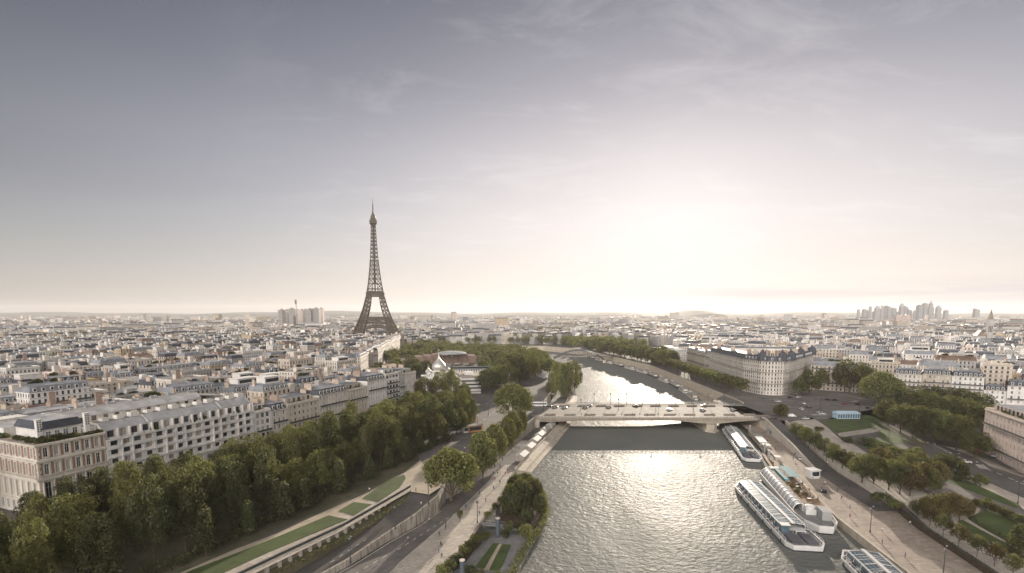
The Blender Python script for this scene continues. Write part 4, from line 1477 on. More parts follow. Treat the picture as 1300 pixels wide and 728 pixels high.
for nm, z0, z1, hw, n in (('platform', 48, 57, 35.5, 22), ('platform', 110, 116.5, 19.5, 12)):
    mb = MB()
    for a, b_ in (((-hw, -hw), (hw, -hw)), ((hw, -hw), (hw, hw)), ((hw, hw), (-hw, hw)), ((-hw, hw), (-hw, -hw))):
        for i in range(n):
            p = Vector((a[0] + (b_[0] - a[0]) * i / n, a[1] + (b_[1] - a[1]) * i / n, 0)); p2 = Vector((a[0] + (b_[0] - a[0]) * (i + 1) / n, a[1] + (b_[1] - a[1]) * (i + 1) / n, 0))
            mb.bar(p + Vector((0, 0, z0)), p2 + Vector((0, 0, z1)), .7); mb.bar(p + Vector((0, 0, z1)), p2 + Vector((0, 0, z0)), .7)
            mb.bar(p + Vector((0, 0, z0)), p + Vector((0, 0, z1)), .8)
        A_, B_ = Vector((*a, z0)), Vector((*b_, z0)); mb.bar(A_, B_, 1.6)
        A_, B_ = Vector((*a, z1)), Vector((*b_, z1)); mb.bar(A_, B_, 2.4)
    g_ = 13 if z0 < 100 else 5
    for x0, x1, y0, y1 in ((-hw - 1.5, hw + 1.5, -hw - 1.5, -g_), (-hw - 1.5, hw + 1.5, g_, hw + 1.5), (-hw - 1.5, -g_, -g_, g_), (g_, hw + 1.5, -g_, g_)):
        mb.box(x0, x1, y0, y1, z1, z1 + 1.2)
    for x0, x1, y0, y1 in ((-hw + 3, hw - 3, -hw + 2, -hw + 8), (-hw + 3, hw - 3, hw - 8, hw - 2), (-hw + 2, -hw + 8, -hw + 8.2, hw - 8.2), (hw - 8, hw - 2, -hw + 8.2, hw - 8.2)):
        mb.box(x0, x1, y0, y1, z1 + 1.2, z1 + (6 if z0 < 100 else 5))
    mb.build(nm, M['tower_iron'], tw)
mb = MB()
zs = [115, 127, 139, 150, 161, 171, 181, 191, 200, 209, 218, 227, 235, 243, 251, 259, 267, 276]
for k, z in enumerate(zs):
    o_ = tprof(z)
    ring = [Vector((sx * o_, sy * o_, z)) for sx, sy in ((-1, -1), (1, -1), (1, 1), (-1, 1))]
    if k:
        for i in range(4):
            j = (i + 1) % 4
            mb.bar(prev[i], ring[i], 2.4 if z < 200 else 1.8)
            m0, m1 = (prev[i] + prev[j]) / 2, (ring[i] + ring[j]) / 2
            if z < 195:                                   # still two legs per face
                gi = .34 if z < 150 else .42
                pi_, pj = prev[i].lerp(prev[j], gi), prev[j].lerp(prev[i], gi)
                ri, rj = ring[i].lerp(ring[j], gi), ring[j].lerp(ring[i], gi)
                mb.bar(pi_, ri, 1.3); mb.bar(pj, rj, 1.3)
                mb.bar(prev[i], ri, .8); mb.bar(pi_, ring[i], .8); mb.bar(prev[j], rj, .8); mb.bar(pj, ring[j], .8)
                mb.bar(ri, rj, .8)
            else:
                mb.bar(prev[i], ring[j], 1.0); mb.bar(prev[j], ring[i], 1.0)
            mb.bar(ring[i], ring[j], 1.3)
    prev = ring
mb.box(-1.6, 1.6, -1.6, 1.6, 116, 276)
mb.build('shaft', M['tower_iron'], tw)
mb = MB()
mb.frustum(rect(-4.6, 4.6, -4.6, 4.6), rect(-8.2, 8.2, -8.2, 8.2), 270, 275)
mb.box(-8.4, 8.4, -8.4, 8.4, 275.01, 281); mb.box(-6.5, 6.5, -6.5, 6.5, 281.01, 286)
mb.lathe([(6, 286), (5.5, 290), (4, 294), (2.4, 297), (1.8, 302), (0, 303)], 12)
mb.build('top_cabin', M['tower_iron'], tw)
mb = MB(); mb.tube([(0, 0, 302), (0, 0, 316)], 1.1, 6); mb.tube([(0, 0, 316), (0, 0, 330)], .6, 6, 0, .3)
for z in (306, 311, 316): mb.box(-1.6, 1.6, -1.6, 1.6, z, z + .8)
mb.build('antenna', M['tower_iron'], tw)

# ---- road bridge
BX0, BX1, BY0, BY1 = 13.0, 172.0, 329.0, 384.0
br = empty('road_bridge', ((BX0 + BX1) / 2, (BY0 + BY1) / 2, 0), 0, 'wide flat pale road bridge across the river with one pier near the right bank', 'bridge')
BCX, BCY = (BX0 + BX1) / 2, (BY0 + BY1) / 2
def BL(x, y): return x - BCX, y - BCY
x0, y0 = BL(BX0, BY0); x1, y1 = BL(BX1, BY1)
mb = MB(); mb.box(x0, x1, y0, y1, 8.0, 9.0); mb.build('deck', M['concrete_warm'], br)
def soffit(x):
    X = x + BCX
    return 7.3 - 2.2 * math.exp(-((X - 131) / 17) ** 2) - .9 * math.exp(-((X - 20) / 20) ** 2)
mb = MB(); n = 40
for i in range(n):
    a, c = x0 + (x1 - x0) * i / n, x0 + (x1 - x0) * (i + 1) / n
    za, zc = soffit(a), soffit(c)
    Y0, Y1 = y0 + .8, y1 - .8
    mb.face([(a, Y0, za), (c, Y0, zc), (c, Y0, 8.0), (a, Y0, 8.0)]); mb.face([(c, Y1, zc), (a, Y1, za), (a, Y1, 8), (c, Y1, 8)])
    mb.face([(a, Y1, za), (c, Y1, zc), (c, Y0, zc), (a, Y0, za)])
mb.build('girder', M['concrete_warm'], br)
mb = MB()
hx = 3.4
pl_ = [(131 - BCX + u, v) for u, v in ((-hx, y0 + 1), (0, y0 - 3.5), (hx, y0 + 1), (hx, y1 - 1), (0, y1 + 3.5), (-hx, y1 - 1))]
mb.prism(pl_, -4, 4.9); mb.prism([(131 - BCX + (p[0] - 131 + BCX) * 1.35, p[1] * 1.04) for p in pl_], -4, 1.2)
mb.build('pier', M['stone'], br)
mb = MB(); mb.box(x0 - .2, x0 + 5, y0 - .2, y1 + .2, -2, 7.96); mb.box(x1 - 9.5, x1 - 2, y0 + .3, y1 - .3, -2, 7.9)
mb.build('abutment', M['stone'], br)
mb = MB(); mb.box(x0, x1, y0 + 11, y1 - 10, 9.0, 9.03)
mb.build('roadway', M['asphalt_warm'], br)
for a, c in ((y0 + .5, y0 + 11), (y1 - 10, y1 - .5)):
    mb = MB(); mb.box(x0, x1, a, c, 9.005, 9.17); mb.build('footway', M['footway'], br)
for yy in (y0 + .12, y1 - .12):
    mb = MB()
    for k in range(int((x1 - x0) / 2.2)):
        xx = x0 + k * 2.2
        mb.box(xx - .07, xx + .07, yy - .07, yy + .07, 9.0, 10.1)
    mb.box(x0, x1, yy - .09, yy + .09, 10.1, 10.22); mb.box(x0, x1, yy - .03, yy + .03, 9.3, 9.36); mb.box(x0, x1, yy - .03, yy + .03, 9.7, 9.76)
    for k in range(int((x1 - x0) / .5)):
        xx = x0 + .25 + k * .5
        mb.box(xx - .02, xx + .02, yy - .02, yy + .02, 9.2, 10.1)
    mb.build('railing', M['rail'], br)
for yy in (y0 + 10.7, y1 - 10.2):                # low kerb walls in short lengths, with gaps
    for k in range(11):
        xx = x0 + 9 + k * 13.4
        mb = MB(); mb.box(0, 7.6, -.25, .25, 9.03, 9.75)
        mb.build('kerb_block', M['stone_dark'], br, (xx, yy, .15))
mb = MB()
for yy in (y0 + 15, y0 + 19, y0 + 23, y0 + 31, y0 + 35, y0 + 39.5):
    for k in range(20):
        xx = x0 + 4 + k * 7.8
        mb.face([(xx, yy, 9.045), (xx + 3, yy, 9.045), (xx + 3, yy + .16, 9.045), (xx, yy + .16, 9.045)])
mb.build('lane_markings', M['road_paint'], br)

# ---- arched footbridge upstream
fb = empty('footbridge', (108, 826, 0), math.atan2(-26, 128), 'slender steel arched footbridge over the far bend of the river', 'bridge')
mb = MB(); mb.box(-68, 68, -4, 4, 9.0, 9.5); mb.build('deck', M['timber'], fb)
for sy in (-4.2, 4.2):
    mb = MB(); n = 28
    pts = [(-40 + 80 * i / n, sy, 4.5 + 14.5 * (1 - ((i / n) * 2 - 1) ** 2)) for i in range(n + 1)]
    for a, c in zip(pts[:-1], pts[1:]):
        mb.bar(a, c, .9, 1.1); mb.bar((a[0], sy, a[2] + 1.8), (c[0], sy, c[2] + 1.8), .6)
        mb.bar(a, (c[0], sy, c[2] + 1.8), .3)
        mb.bar(a, (a[0], sy, 9.2), .35)
    mb.build('arch', M['roof_slate'], fb)
    mb = MB(); mb.box(-68, 68, sy - .06, sy + .06, 10.5, 10.62)
    for k in range(46): mb.box(-67.6 + 3 * k, -67.4 + 3 * k, sy - .08, sy + .08, 9.4, 10.5)
    mb.build('railing', M['rail'], fb)
for sx in (-41, 41):
    mb = MB(); mb.prism([(sx - 2.4, -6), (sx + 2.4, -6), (sx + 2.4, 6), (sx - 2.4, 6)], -4, 4.6); mb.build('pier', M['stone'], fb)

# ---- cathedral with onion domes and its neighbours
ct = empty('cathedral', (-66, 460, GZ), R(14), 'white stone cathedral with one large and four small silver onion domes behind the plane trees', 'church')
mb = MB()
mb.box(-15, 15, -13, 13, 0, 12, 0); mb.box(-11, 11, -10, 10, 12, 16, 0)
mb.box(-15.3, 15.3, -13.3, 13.3, 11.6, 12.1, 0)
mb.build('wall', [M['wall_white']], ct)
def onion(name, cx, cy, z, r0, sc):
    prof = [(r0 * .82, 0), (r0 * .82, 2.2 * sc)]
    mb = MB(); mb.lathe(prof + [(0, 2.2 * sc)], 16, (0, 0, 0)); d_ = mb.build('drum', M['plain_white'], ct, (cx, cy, z))
    mb = MB()
    mb.lathe([(r0 * .86, 0), (r0 * 1.08, .2 * r0), (r0 * 1.16, .5 * r0), (r0 * 1.06, .85 * r0), (r0 * .8, 1.2 * r0), (r0 * .46, 1.5 * r0), (r0 * .18, 1.9 * r0), (r0 * .07, 2.4 * r0), (.05, 2.9 * r0)], 20)
    mb.build('dome', M['dome_metal'], ct, (cx, cy, z + 2.2 * sc), smooth=True)
    mb = MB(); h = 2.9 * r0
    mb.box(-.09 * sc, .09 * sc, -.09 * sc, .09 * sc, h - .3, h + 2.6 * sc); mb.box(-.8 * sc, .8 * sc, -.08 * sc, .08 * sc, h + 1.5 * sc, h + 1.75 * sc); mb.box(-.45 * sc, .45 * sc, -.08 * sc, .08 * sc, h + 2.1 * sc, h + 2.3 * sc)
    mb.build('cross', M['dome_metal'], ct, (cx, cy, z + 2.2 * sc))
mat('dome_metal', (.55, .53, .50), .45, .6, var=.06)
onion('dome', 0, 0, 15.5, 5.6, 1.0)
for sx, sy in ((-9, -7.5), (9, -7.5), (-9, 7.5), (9, 7.5)): onion('dome', sx, sy, 13.0, 2.5, .55)


def slab(name, label, x, y, rz, w, d, h, wallm, roofm, parts=(), cat='building', z0=GZ):
    """flat building: wall, roof with parapet, and extra roof boxes"""
    e = empty(name, (x, y, z0), rz, label, cat)
    mb = MB(); mb.prism(rect(-w / 2, w / 2, -d / 2, d / 2), 0, h, 0, 0, bottom=False); mb.build('wall', M[wallm], e)
    mb = MB(); mb.box(-w / 2 - .3, w / 2 + .3, -d / 2 - .3, d / 2 + .3, h + .004, h + .5)
    mb.box(-w / 2 + .5, w / 2 - .5, -d / 2 + .5, d / 2 - .5, h + .5, h + .8)
    r_ = mb.build('roof', M[roofm], e)
    for nm, x0, x1, y0, y1, hh, m_ in parts:
        mb = MB(); mb.box(x0, x1, y0, y1, h + .4, h + hh); mb.frustum(rect(x0 - .2, x1 + .2, y0 - .2, y1 + .2), rect(x0 + .5, x1 - .5, y0 + .5, y1 - .5), h + hh + .002, h + hh + .6)
        mb.build(nm, M[m_], r_)
    return e


slab('parish_building', 'low white block with a planted flat roof and horizontal bands beside the onion domes', -38, 446, R(12), 18, 24, 14.5, 'wall_band', 'terrace', (('roof_pavilion', -4, 4, -5, 5, 2.4, 'plain_white'),))
slab('school_building', 'long low grey building with a flat roof behind the onion domes', -40, 522, R(8), 66, 12, 12, 'wall_pale', 'roof_zinc', (('roof_lantern', -25, 20, -2, 2, 2, 'glass'),))
slab('annex_building', 'small cream hall between the long grey building and the riverside trees', -8, 497, R(20), 16, 20, 9, 'plain_cream', 'roof_pale zinc', (('roof_lantern', -4, 4, -6, 6, 1.5, 'plain_white'),))
ms = empty('museum_building', (-84, 655, GZ), R(14), 'long dark brown museum on stilts with a curved pale roof canopy among the trees', 'museum')
mb = MB()
for i in range(7):
    a, c = -40 + i * 11, -40 + (i + 1) * 11
    off = 6 * math.sin(i * .5)
    mb.box(a, c - .1, -11 + off, 11 + off, 6, 15.5 + (i % 3) * .8)
mb.build('gallery', M['roof_brown'], ms)
mb = MB()
for i in range(7):
    for sy in (-7, 7): mb.cyl((-35 + i * 11, sy + 6 * math.sin(i * .5)), .6, 0, 6, 8)
mb.build('column', M['stone_dark'], ms)
mb = MB(); mb.lathe([(0, 21.5), (9, 21.2), (15, 20.2), (19, 18.6), (19, 18.2), (0, 18.3)], 28, (6, -6, 0)); mb.cyl((6, -6), 2.5, 14, 18.3, 12)
mb.build('canopy', M['roof_pale zinc'], ms, smooth=False)

# ---- tower blocks and chimney beyond the lattice tower's quarter
tb = random.Random(4)
for i, (px, wd, top, tone) in enumerate(((359.5, 5.5, 394, 'grey'), (366, 6, 394.5, 'white'), (372.5, 5.5, 392.5, 'grey'), (379, 6, 394, 'pale'), (385, 5, 394, 'pink'), (389.5, 3.5, 393.8, 'beige'), (395, 7, 393.2, 'grey'), (403, 8.5, 392.3, 'beige'), (409.5, 5, 392.3, 'pink'))):
    D_ = 2250 + tb.uniform(-120, 120)
    X = (px - 650) / 650 * D_; z = 76 + (400 - top) * D_ / 650; w_ = wd * D_ / 650
    e = empty('tower_block', (X, D_, GZ), tb.uniform(-.25, .1))
    e['category'] = 'tower block'
    e['label'] = ('leftmost slim grey tower block left of the white chimney', 'white tower block, second from the left end of the tower cluster', 'taller grey tower block just left of the white chimney', 'pale tower block right behind the white chimney', 'pinkish tower block just right of the white chimney', 'narrow beige tower block in the middle of the cluster', 'broad grey tower block right of the narrow beige one', 'widest beige tower block, second from the right end of the cluster', 'pinkish tower block at the right end of the cluster')[i]
    e['group'] = 'tower blocks round the white chimney'
    mb = MB(); mb.prism(rect(-w_ / 2, w_ / 2, -11, 11), 0, z - GZ, 0, 0, bottom=False); mb.build('wall', M['wall_tower' if tone in ('grey', 'beige') else 'wall_' + tone], e)
    mb = MB(); mb.box(-w_ / 2 - .3, w_ / 2 + .3, -11.3, 11.3, z - GZ + .01, z - GZ + 1.5); mb.box(-w_ * .2, w_ * .2, -4, 4, z - GZ + 1.5, z - GZ + 6); mb.build('roof', M['concrete'], e)
ch = empty('chimney_tower', ((377.7 - 650) / 650 * 2180, 2180, GZ), 0, 'tall slim white heating chimney rising above the tower blocks', 'chimney')
mb = MB(); mb.lathe([(5.0, 0), (4.4, 60), (3.8, 112)], 12); mb.build('shaft', M['plain_white'], ch)
mb = MB(); mb.lathe([(4.0, 112), (3.7, 131), (3.0, 131), (3.0, 128), (0, 128)], 12); mb.build('rim', M['stone_dark'], ch)
slab('office_block', 'long white slab office in front of the tower cluster', (395 - 650) / 650 * 2000, 2000, .05, 90, 22, 34, 'wall_white', 'gravel_roof', (('plant_room', -20, 10, -5, 5, 5, 'concrete'),))

# ---- far business district
BD = [(1087, 3.0, 393.5, 0), (1094.2, 4.4, 393.4, 0), (1098.5, 2.5, 394.5, 0), (1101.7, 3.2, 389.8, 0), (1106.5, 3, 396, 0), (1110.5, 6.0, 388.4, 1), (1116.6, 3.2, 387.8, 2), (1121.3, 5.0, 389, 0), (1125.5, 4.4, 388.8, 2), (1131, 6.0, 391.8, 0),
      (1136.5, 4.6, 396.5, 0), (1141.2, 5.2, 385.5, 1), (1146.5, 4.4, 388.8, 2), (1151.5, 4.6, 393, 2), (1157.8, 3.0, 394.8, 0), (1163.6, 6.6, 388.2, 0), (1170.2, 5.2, 385.8, 0), (1177.6, 7.0, 381.6, 3), (1187.6, 5.8, 388, 1), (1197.3, 4.8, 394.5, 0), (1235.7, 6.4, 392, 2)]
words_n = ['first', 'second', 'third', 'fourth', 'fifth', 'sixth', 'seventh', 'eighth', 'ninth', 'tenth', 'eleventh', 'twelfth', 'thirteenth', 'fourteenth', 'fifteenth', 'sixteenth', 'seventeenth', 'eighteenth', 'nineteenth', 'twentieth',
           'twenty-first', 'twenty-second', 'twenty-third', 'twenty-fourth', 'twenty-fifth', 'twenty-sixth', 'twenty-seventh', 'twenty-eighth', 'twenty-ninth', 'thirtieth', 'thirty-first', 'thirty-second', 'thirty-third', 'thirty-fourth', 'thirty-fifth', 'thirty-sixth', 'thirty-seventh', 'thirty-eighth', 'thirty-ninth', 'fortieth']
sk_m = mat('tower_glass', (.24, .26, .29), .25, var=.25, scale=.03, spec=.6)
wall_mat('wall_sky', (.33, .34, .36), bay=6, floor=3.8, ww=.9, wh=.6, glass=(.10, .11, .13))
for i, (px, wd, top, shp) in enumerate(BD):
    D_ = 5000 + tb.uniform(-350, 350)
    X = (px - 650) / 650 * D_; H_ = 76 + (400 - top) * D_ / 650 - GZ; w_ = wd * .82 * D_ / 650
    e = empty('skyscraper', (X, D_, GZ), tb.uniform(-.3, .3), None, 'skyscraper', 'towers of the far business district')
    e['label'] = ('tallest pointed grey skyscraper of the far business district' if shp == 3 else
                  'lone grey skyscraper just left of the church spire' if px > 1230 else
                  '%s skyscraper from the left in the far business district' % words_n[i])
    mb = MB(); dp = min(w_, 36) / 2; cap = MB()
    if shp == 0:
        mb.prism(rect(-w_ / 2, w_ / 2, -dp, dp), 0, H_, bottom=False); cap.box(-w_ * .3, w_ * .3, -dp * .5, dp * .5, H_, H_ + 7)
    elif shp == 1:
        mb.prism(rect(-w_ / 2, w_ / 2, -dp, dp), 0, H_ * .82, bottom=False); cap.frustum(rect(-w_ / 2, w_ / 2, -dp, dp), rect(-w_ * .12, w_ * .2, -dp * .4, dp * .4), H_ * .82, H_)
    elif shp == 2:
        mb.prism(rect(-w_ / 2, w_ / 2, -dp, dp), 0, H_ * .9, bottom=False)
        h0, h1 = H_ * .9, H_
        cap.face([(-w_ / 2, -dp, h0), (w_ / 2, -dp, h0), (-w_ / 2, -dp, h1)]); cap.face([(w_ / 2, dp, h0), (-w_ / 2, dp, h0), (-w_ / 2, dp, h1)])
        cap.face([(w_ / 2, -dp, h0), (w_ / 2, dp, h0), (-w_ / 2, dp, h1), (-w_ / 2, -dp, h1)]); cap.face([(-w_ / 2, dp, h0), (-w_ / 2, -dp, h0), (-w_ / 2, -dp, h1), (-w_ / 2, dp, h1)])
    else:
        mb.prism(rect(-w_ / 2, w_ / 2, -dp, dp), 0, H_ * .68, bottom=False); mb.prism(rect(-w_ * .32, w_ * .32, -dp * .7, dp * .7), H_ * .68, H_ * .84, bottom=False)
        cap.frustum(rect(-w_ * .25, w_ * .22, -dp * .5, dp * .5), rect(-1.5, 1.5, -1.5, 1.5), H_ * .84, H_ * .96); cap.box(-1.2, 1.2, -1.2, 1.2, H_ * .96, H_ * 1.03)
    mb.build('shaft', M['wall_sky'], e); cap.build('crown', M['tower_glass'], e)

# ---- stone church with a spire among the right bank roofs
cu = empty('stone_church', (735, 800, GZ), R(-25), 'tall beige stone church with a pointed square spire rising over right bank roofs', 'church')
mb = MB(); mb.box(-14, 4, -9, 22, 0, 36); mb.box(-17, -10, -7, 18, 0, 24); mb.build('nave', M['plain_grey'], cu)
mb = MB(); mb.frustum(rect(-15, 5, -10, 23), rect(-5.5, -4.5, -4, 17), 36.01, 45); mb.build('roof', M['roof_brown'], cu)
mb = MB(); mb.box(5, 16, -10, 2, 0, 55); 
for k in range(3): mb.box(6.4 + k * 3.0, 7.9 + k * 3.0, -10.2, -10.01, 42, 52, 1)
mb.box(4.6, 16.4, -10.4, 2.4, 55, 56.2)
mb.box(6, 15, -9, 1, 56.2, 62); mb.build('bell_tower', [M['plain_grey'], M['soil']], cu)
mb = MB(); mb.frustum(rect(5.6, 15.4, -9.4, 1.4), rect(10.3, 10.7, -4.2, -3.8), 62.01, 78); mb.build('spire', M['stone_dark'], cu)

# ---- special houses ---------------------------------------------------------------------
def special(label, *a, **k):
    e = town_house(*a, **k)
    HOUSES.pop()
    return tag(e, label, 'building')
rs = random.Random(11)
# row along the avenue towards the lattice tower
NAV = 11
for i in range(NAV):
    f = (i + .5) / NAV
    x, y = -150 - 65 * f, 505 + 485 * f
    e = special('%s pale house from the near end of the row leading to the lattice tower' % words_n[i].capitalize() if 0 < i < NAV - 1 else ('pale stone house at the near end of the long row leading to the lattice tower' if i == 0 else 'pale stone house at the far end of the row leading to the lattice tower'),
            x - 6.5, y, R(97.6), 485 / NAV - .6, 13, 25 + (i % 3) * .8, ('pale', 'white', 'cream')[i % 3], 'slate' if i % 2 else 'zinc', 0, rs)
    e['group'] = 'houses of the long row leading to the lattice tower'
# river front beyond the bridge on the right bank
for i, (x, y, w_, h_, wk) in enumerate(((228, 566, 30, 24, 'pale'), (229, 600, 34, 22.5, 'cream'), (231, 636, 34, 23, 'beige'))):
    special(('pale riverside house next to the rounded corner block, above the clipped trees', 'cream riverside house, second upstream of the rounded corner block', 'beige riverside house, third upstream of the rounded corner block, beside the white museum')[i],
            x, y, R(-92), w_, 15, h_, wk, 'slate', 0, rs)
slab('palace_building', 'broad white museum palace with gleaming flat glass roofs behind the riverside trees', 262, 745, R(4), 92, 70, 17, 'wall_white', 'roof_pale zinc', (('roof_lantern', -36, -6, -24, 24, 3, 'plain_white'), ('roof_lantern', 8, 38, -24, 24, 3, 'plain_white')))
# rounded corner block by the square
cu.scale = (.6, .6, .97)
rb = empty('corner_building', (213, 430, GZ), 0, 'large rounded corner apartment block with dark domed mansard roofs overlooking the busy square', 'building')
poly = [(205, 452), (210, 432), (214, 426.5), (220, 424), (227, 425), (236, 432), (262, 461), (293, 497), (300, 530), (262, 545), (212, 548)]
poly = [(x - 213, y - 430) for x, y in poly]
mb = MB(); mb.prism(poly, 0, 28.5, 0, 1, bottom=False)
def ring_(p, d):
    n = len(p); out = []
    for i in range(n):
        a, b_, c = Vector(p[i - 1]), Vector(p[i]), Vector(p[(i + 1) % n])
        d1 = (b_ - a).normalized(); d2 = (c - b_).normalized()
        nn = (Vector((d1.y, -d1.x)) + Vector((d2.y, -d2.x))).normalized()
        out.append((b_.x + nn.x * d, b_.y + nn.y * d))
    return out
mb.build('wall', [M['wall_pale'], M['plain_pale']], rb)
for z in (9.4, 18.9, 28.0):
    c_ = MB(); c_.prism(ring_(poly, .8 if z < 28 else .5), z, z + .35); c_.build('balcony' if z < 28 else 'cornice', M['stone_light' if z > 28 else 'stone_dark'], rb)
mb = MB()
R0, R1, R2, R3 = ring_(poly, -.3), ring_(poly, -2.4), ring_(poly, -7.5), ring_(poly, -13)
for A_, B_, z0, z1, mi in ((R0, R1, 28.36, 32.6, 0), (R1, R2, 32.6, 34.0, 1), (R2, R3, 34.0, 32.4, 1), (R3, R3, 32.4, 22.0, 2)):
    for i in range(len(poly)):
        j = (i + 1) % len(poly)
        mb.face([(*A_[i], z0), (*A_[j], z0), (*B_[j], z1), (*B_[i], z1)], mi)
mb.face([(*p_, 29.0) for p_ in R3], 3)
for k, (x, y) in enumerate(((20, 30), (36, 44), (52, 62), (30, 62), (16, 78), (48, 88))):
    mb.prism([(x - 4, y - 3), (x + 3, y - 5), (x + 6, y + 2), (x - 1, y + 5)], 28.9, 31.2 + k % 2, 2, 1 if k % 2 else 3)
r_ = mb.build('roof', [M['roof_slate'], M['roof_zinc'], M['plain_pale'], M['gravel_roof']], rb)
for (x, y) in ((0, 4), (14, -1), (26, 8), (52, 40), (80, 70)):
    mb = MB(); mb.lathe([(4.2, 0), (4.2, 3), (3.9, 5), (2.8, 7), (1.0, 8.3), (.5, 9.6), (0, 10)], 10); mb.build('cupola', M['roof_slate'], r_, (x, y, 28.4), smooth=False)
pp = ring_(poly, -.9)
for a, c in zip(pp[:-1], pp[1:]):
    a, c = Vector(a), Vector(c); L_ = (c - a).length; n = int(L_ / 4)
    for k in range(n):
        p = a.lerp(c, (k + .5) / n); d = (c - a) / L_
        place('dormer', dormer_mesh(), rb, (p.x, p.y, 29.4), math.atan2(d.y, d.x))
R25 = ring_(poly, -5)
for k in range(26):
    t_ = k / 26 * len(poly); i_ = int(t_); f_ = t_ - i_
    a, c = Vector(R25[i_]), Vector(R25[(i_ + 1) % len(poly)]); p = a.lerp(c, f_); d = (c - a).normalized()
    place('chimney', chimney_mesh(4.0, 3.0, k % 3 == 0), r_, (p.x, p.y, 33.6), math.atan2(d.y, d.x) + R(90))
# terrace of three houses facing the park
ro = math.atan2(-.57, .82)
for i, (s0, L_, zt, nb, wm_, rk) in enumerate(((0, 17, 30.5, 6, 'plain_pale', 'mansard'), (17.3, 17, 31.2, 6, 'plain_beige', 'mansard'), (34.6, 18, 31.0, 6, 'plain_white', 'mansard'))):
    p = O2 + E1 * s0
    front('apartment_building', ('left house of the pale mansard terrace behind the big park trees', 'middle house of the mansard terrace behind the big park trees', 'whitest house of the mansard terrace, right next to the bare party wall')[i],
          0, L_, 15, zt, nb, M[wm_], rk, 6, (1.15, 2.1), (1, 3, 4), org=(p.x, p.y, 0), rot=ro)
p = O2 + E1 * 53
front('apartment_building', 'low white house with blue grey roof beside the bare party wall on the right', 0, 12, 12, 22, 4, M['plain_white'], 'mansard', 4, (1.1, 1.9), (), org=(p.x, p.y, 0), rot=ro)
p = O2 + E1 * 65.3
front('apartment_building', 'white villa with a dark slate mansard and tall dormers above the park trees', 0, 20, 14, 26, 5, M['plain_white'], 'mansard', 5, (1.2, 2.0), (2,), org=(p.x, p.y, 0), rot=ro)
p = O2 + E1 * 85.6
front('apartment_building', 'beige house right of the white villa with dark dormer windows', 0, 22, 14, 28, 6, M['plain_beige'], 'mansard', 6, (1.15, 2.1), (2, 4), org=(p.x, p.y, 0), rot=ro)
# the big house cut by the right edge of the view
front('apartment_building', 'pinkish white stone apartment house with balconies and a roof garden at the right edge', 0, 58, 18, 28.5, 17, M['plain_pink'], 'terrace', 6, (1.2, 2.2), (1, 4), org=(241, 257, 0), rot=math.atan2(-.93, -.36), fh=3.6, base=5.5)
# ---------------------------------------------------------------- trees and plants
def leaf_mesh(name, lobes, per, leaf, mat_, seed, inner=.18):
    """crown of leaf clumps: lobes = [(centre, radius)], each carrying per leaf-sprays on its surface"""
    g_ = np.random.default_rng(seed)
    V = []
    for c, rad in lobes:
        n = max(6, int(per * (rad ** 2)))
        d = g_.normal(size=(n, 3)); d[:, 2] += .35
        d /= np.linalg.norm(d, axis=1)[:, None]
        rr = rad * (1 - inner * g_.random(n) ** 2 + .05 * g_.random(n) + .38 * g_.random(n) ** 4)
        p = np.array(c)[None, :] + d * rr[:, None]
        nr = d + g_.normal(scale=.45, size=(n, 3)); nr /= np.linalg.norm(nr, axis=1)[:, None]
        a = np.cross(nr, g_.normal(size=(n, 3))); a /= np.linalg.norm(a, axis=1)[:, None]
        b_ = np.cross(nr, a)
        s_ = leaf * (.6 + .8 * g_.random(n))[:, None]
        V.append(np.stack([p - a * s_, p - b_ * s_ * .62, p + a * s_, p + b_ * s_ * .62], 1))
    V = np.concatenate(V).reshape(-1, 3)
    nf = len(V) // 4
    me = bpy.data.meshes.new(name)
    me.vertices.add(len(V)); me.vertices.foreach_set('co', V.ravel())
    me.loops.add(nf * 4); me.loops.foreach_set('vertex_index', np.arange(nf * 4))
    me.polygons.add(nf); me.polygons.foreach_set('loop_start', np.arange(nf) * 4)
    me.materials.append(mat_)
    me.update(calc_edges=True)
    return me


def lobes_for(kind, seed, n):
    """clump positions for a crown of unit radius 1 and height 1 (scaled later)"""
    r = random.Random(seed); L = []
    for i in range(n):
        if kind == 'round':
            a = r.uniform(0, 6.283); u = r.uniform(-.75, 1) ; q = math.sqrt(max(0, 1 - u * u)) * (.72 + .25 * r.random())
            L.append((q * math.cos(a), q * math.sin(a), u * .86))
        elif kind == 'tall':
            u = i / n; a = i * 2.4 + r.uniform(-.5, .5)
            q = (.35 + .6 * math.sin(math.pi * min(1, u * .8 + .18))) * (.55 + .45 * r.random())
            L.append((q * math.cos(a), q * math.sin(a), u * 2 - 1))
        elif kind == 'cone':
            u = i / n; a = i * 2.4
            q = (1 - u) * .9 * (.5 + .5 * r.random()) + .05
            L.append((q * math.cos(a), q * math.sin(a), u * 2 - 1))
        elif kind == 'box':
            L.append((r.uniform(-.8, .8), r.uniform(-.8, .8), r.choice((r.uniform(-.8, .8), .75))))
    return L


TREE_T = {}


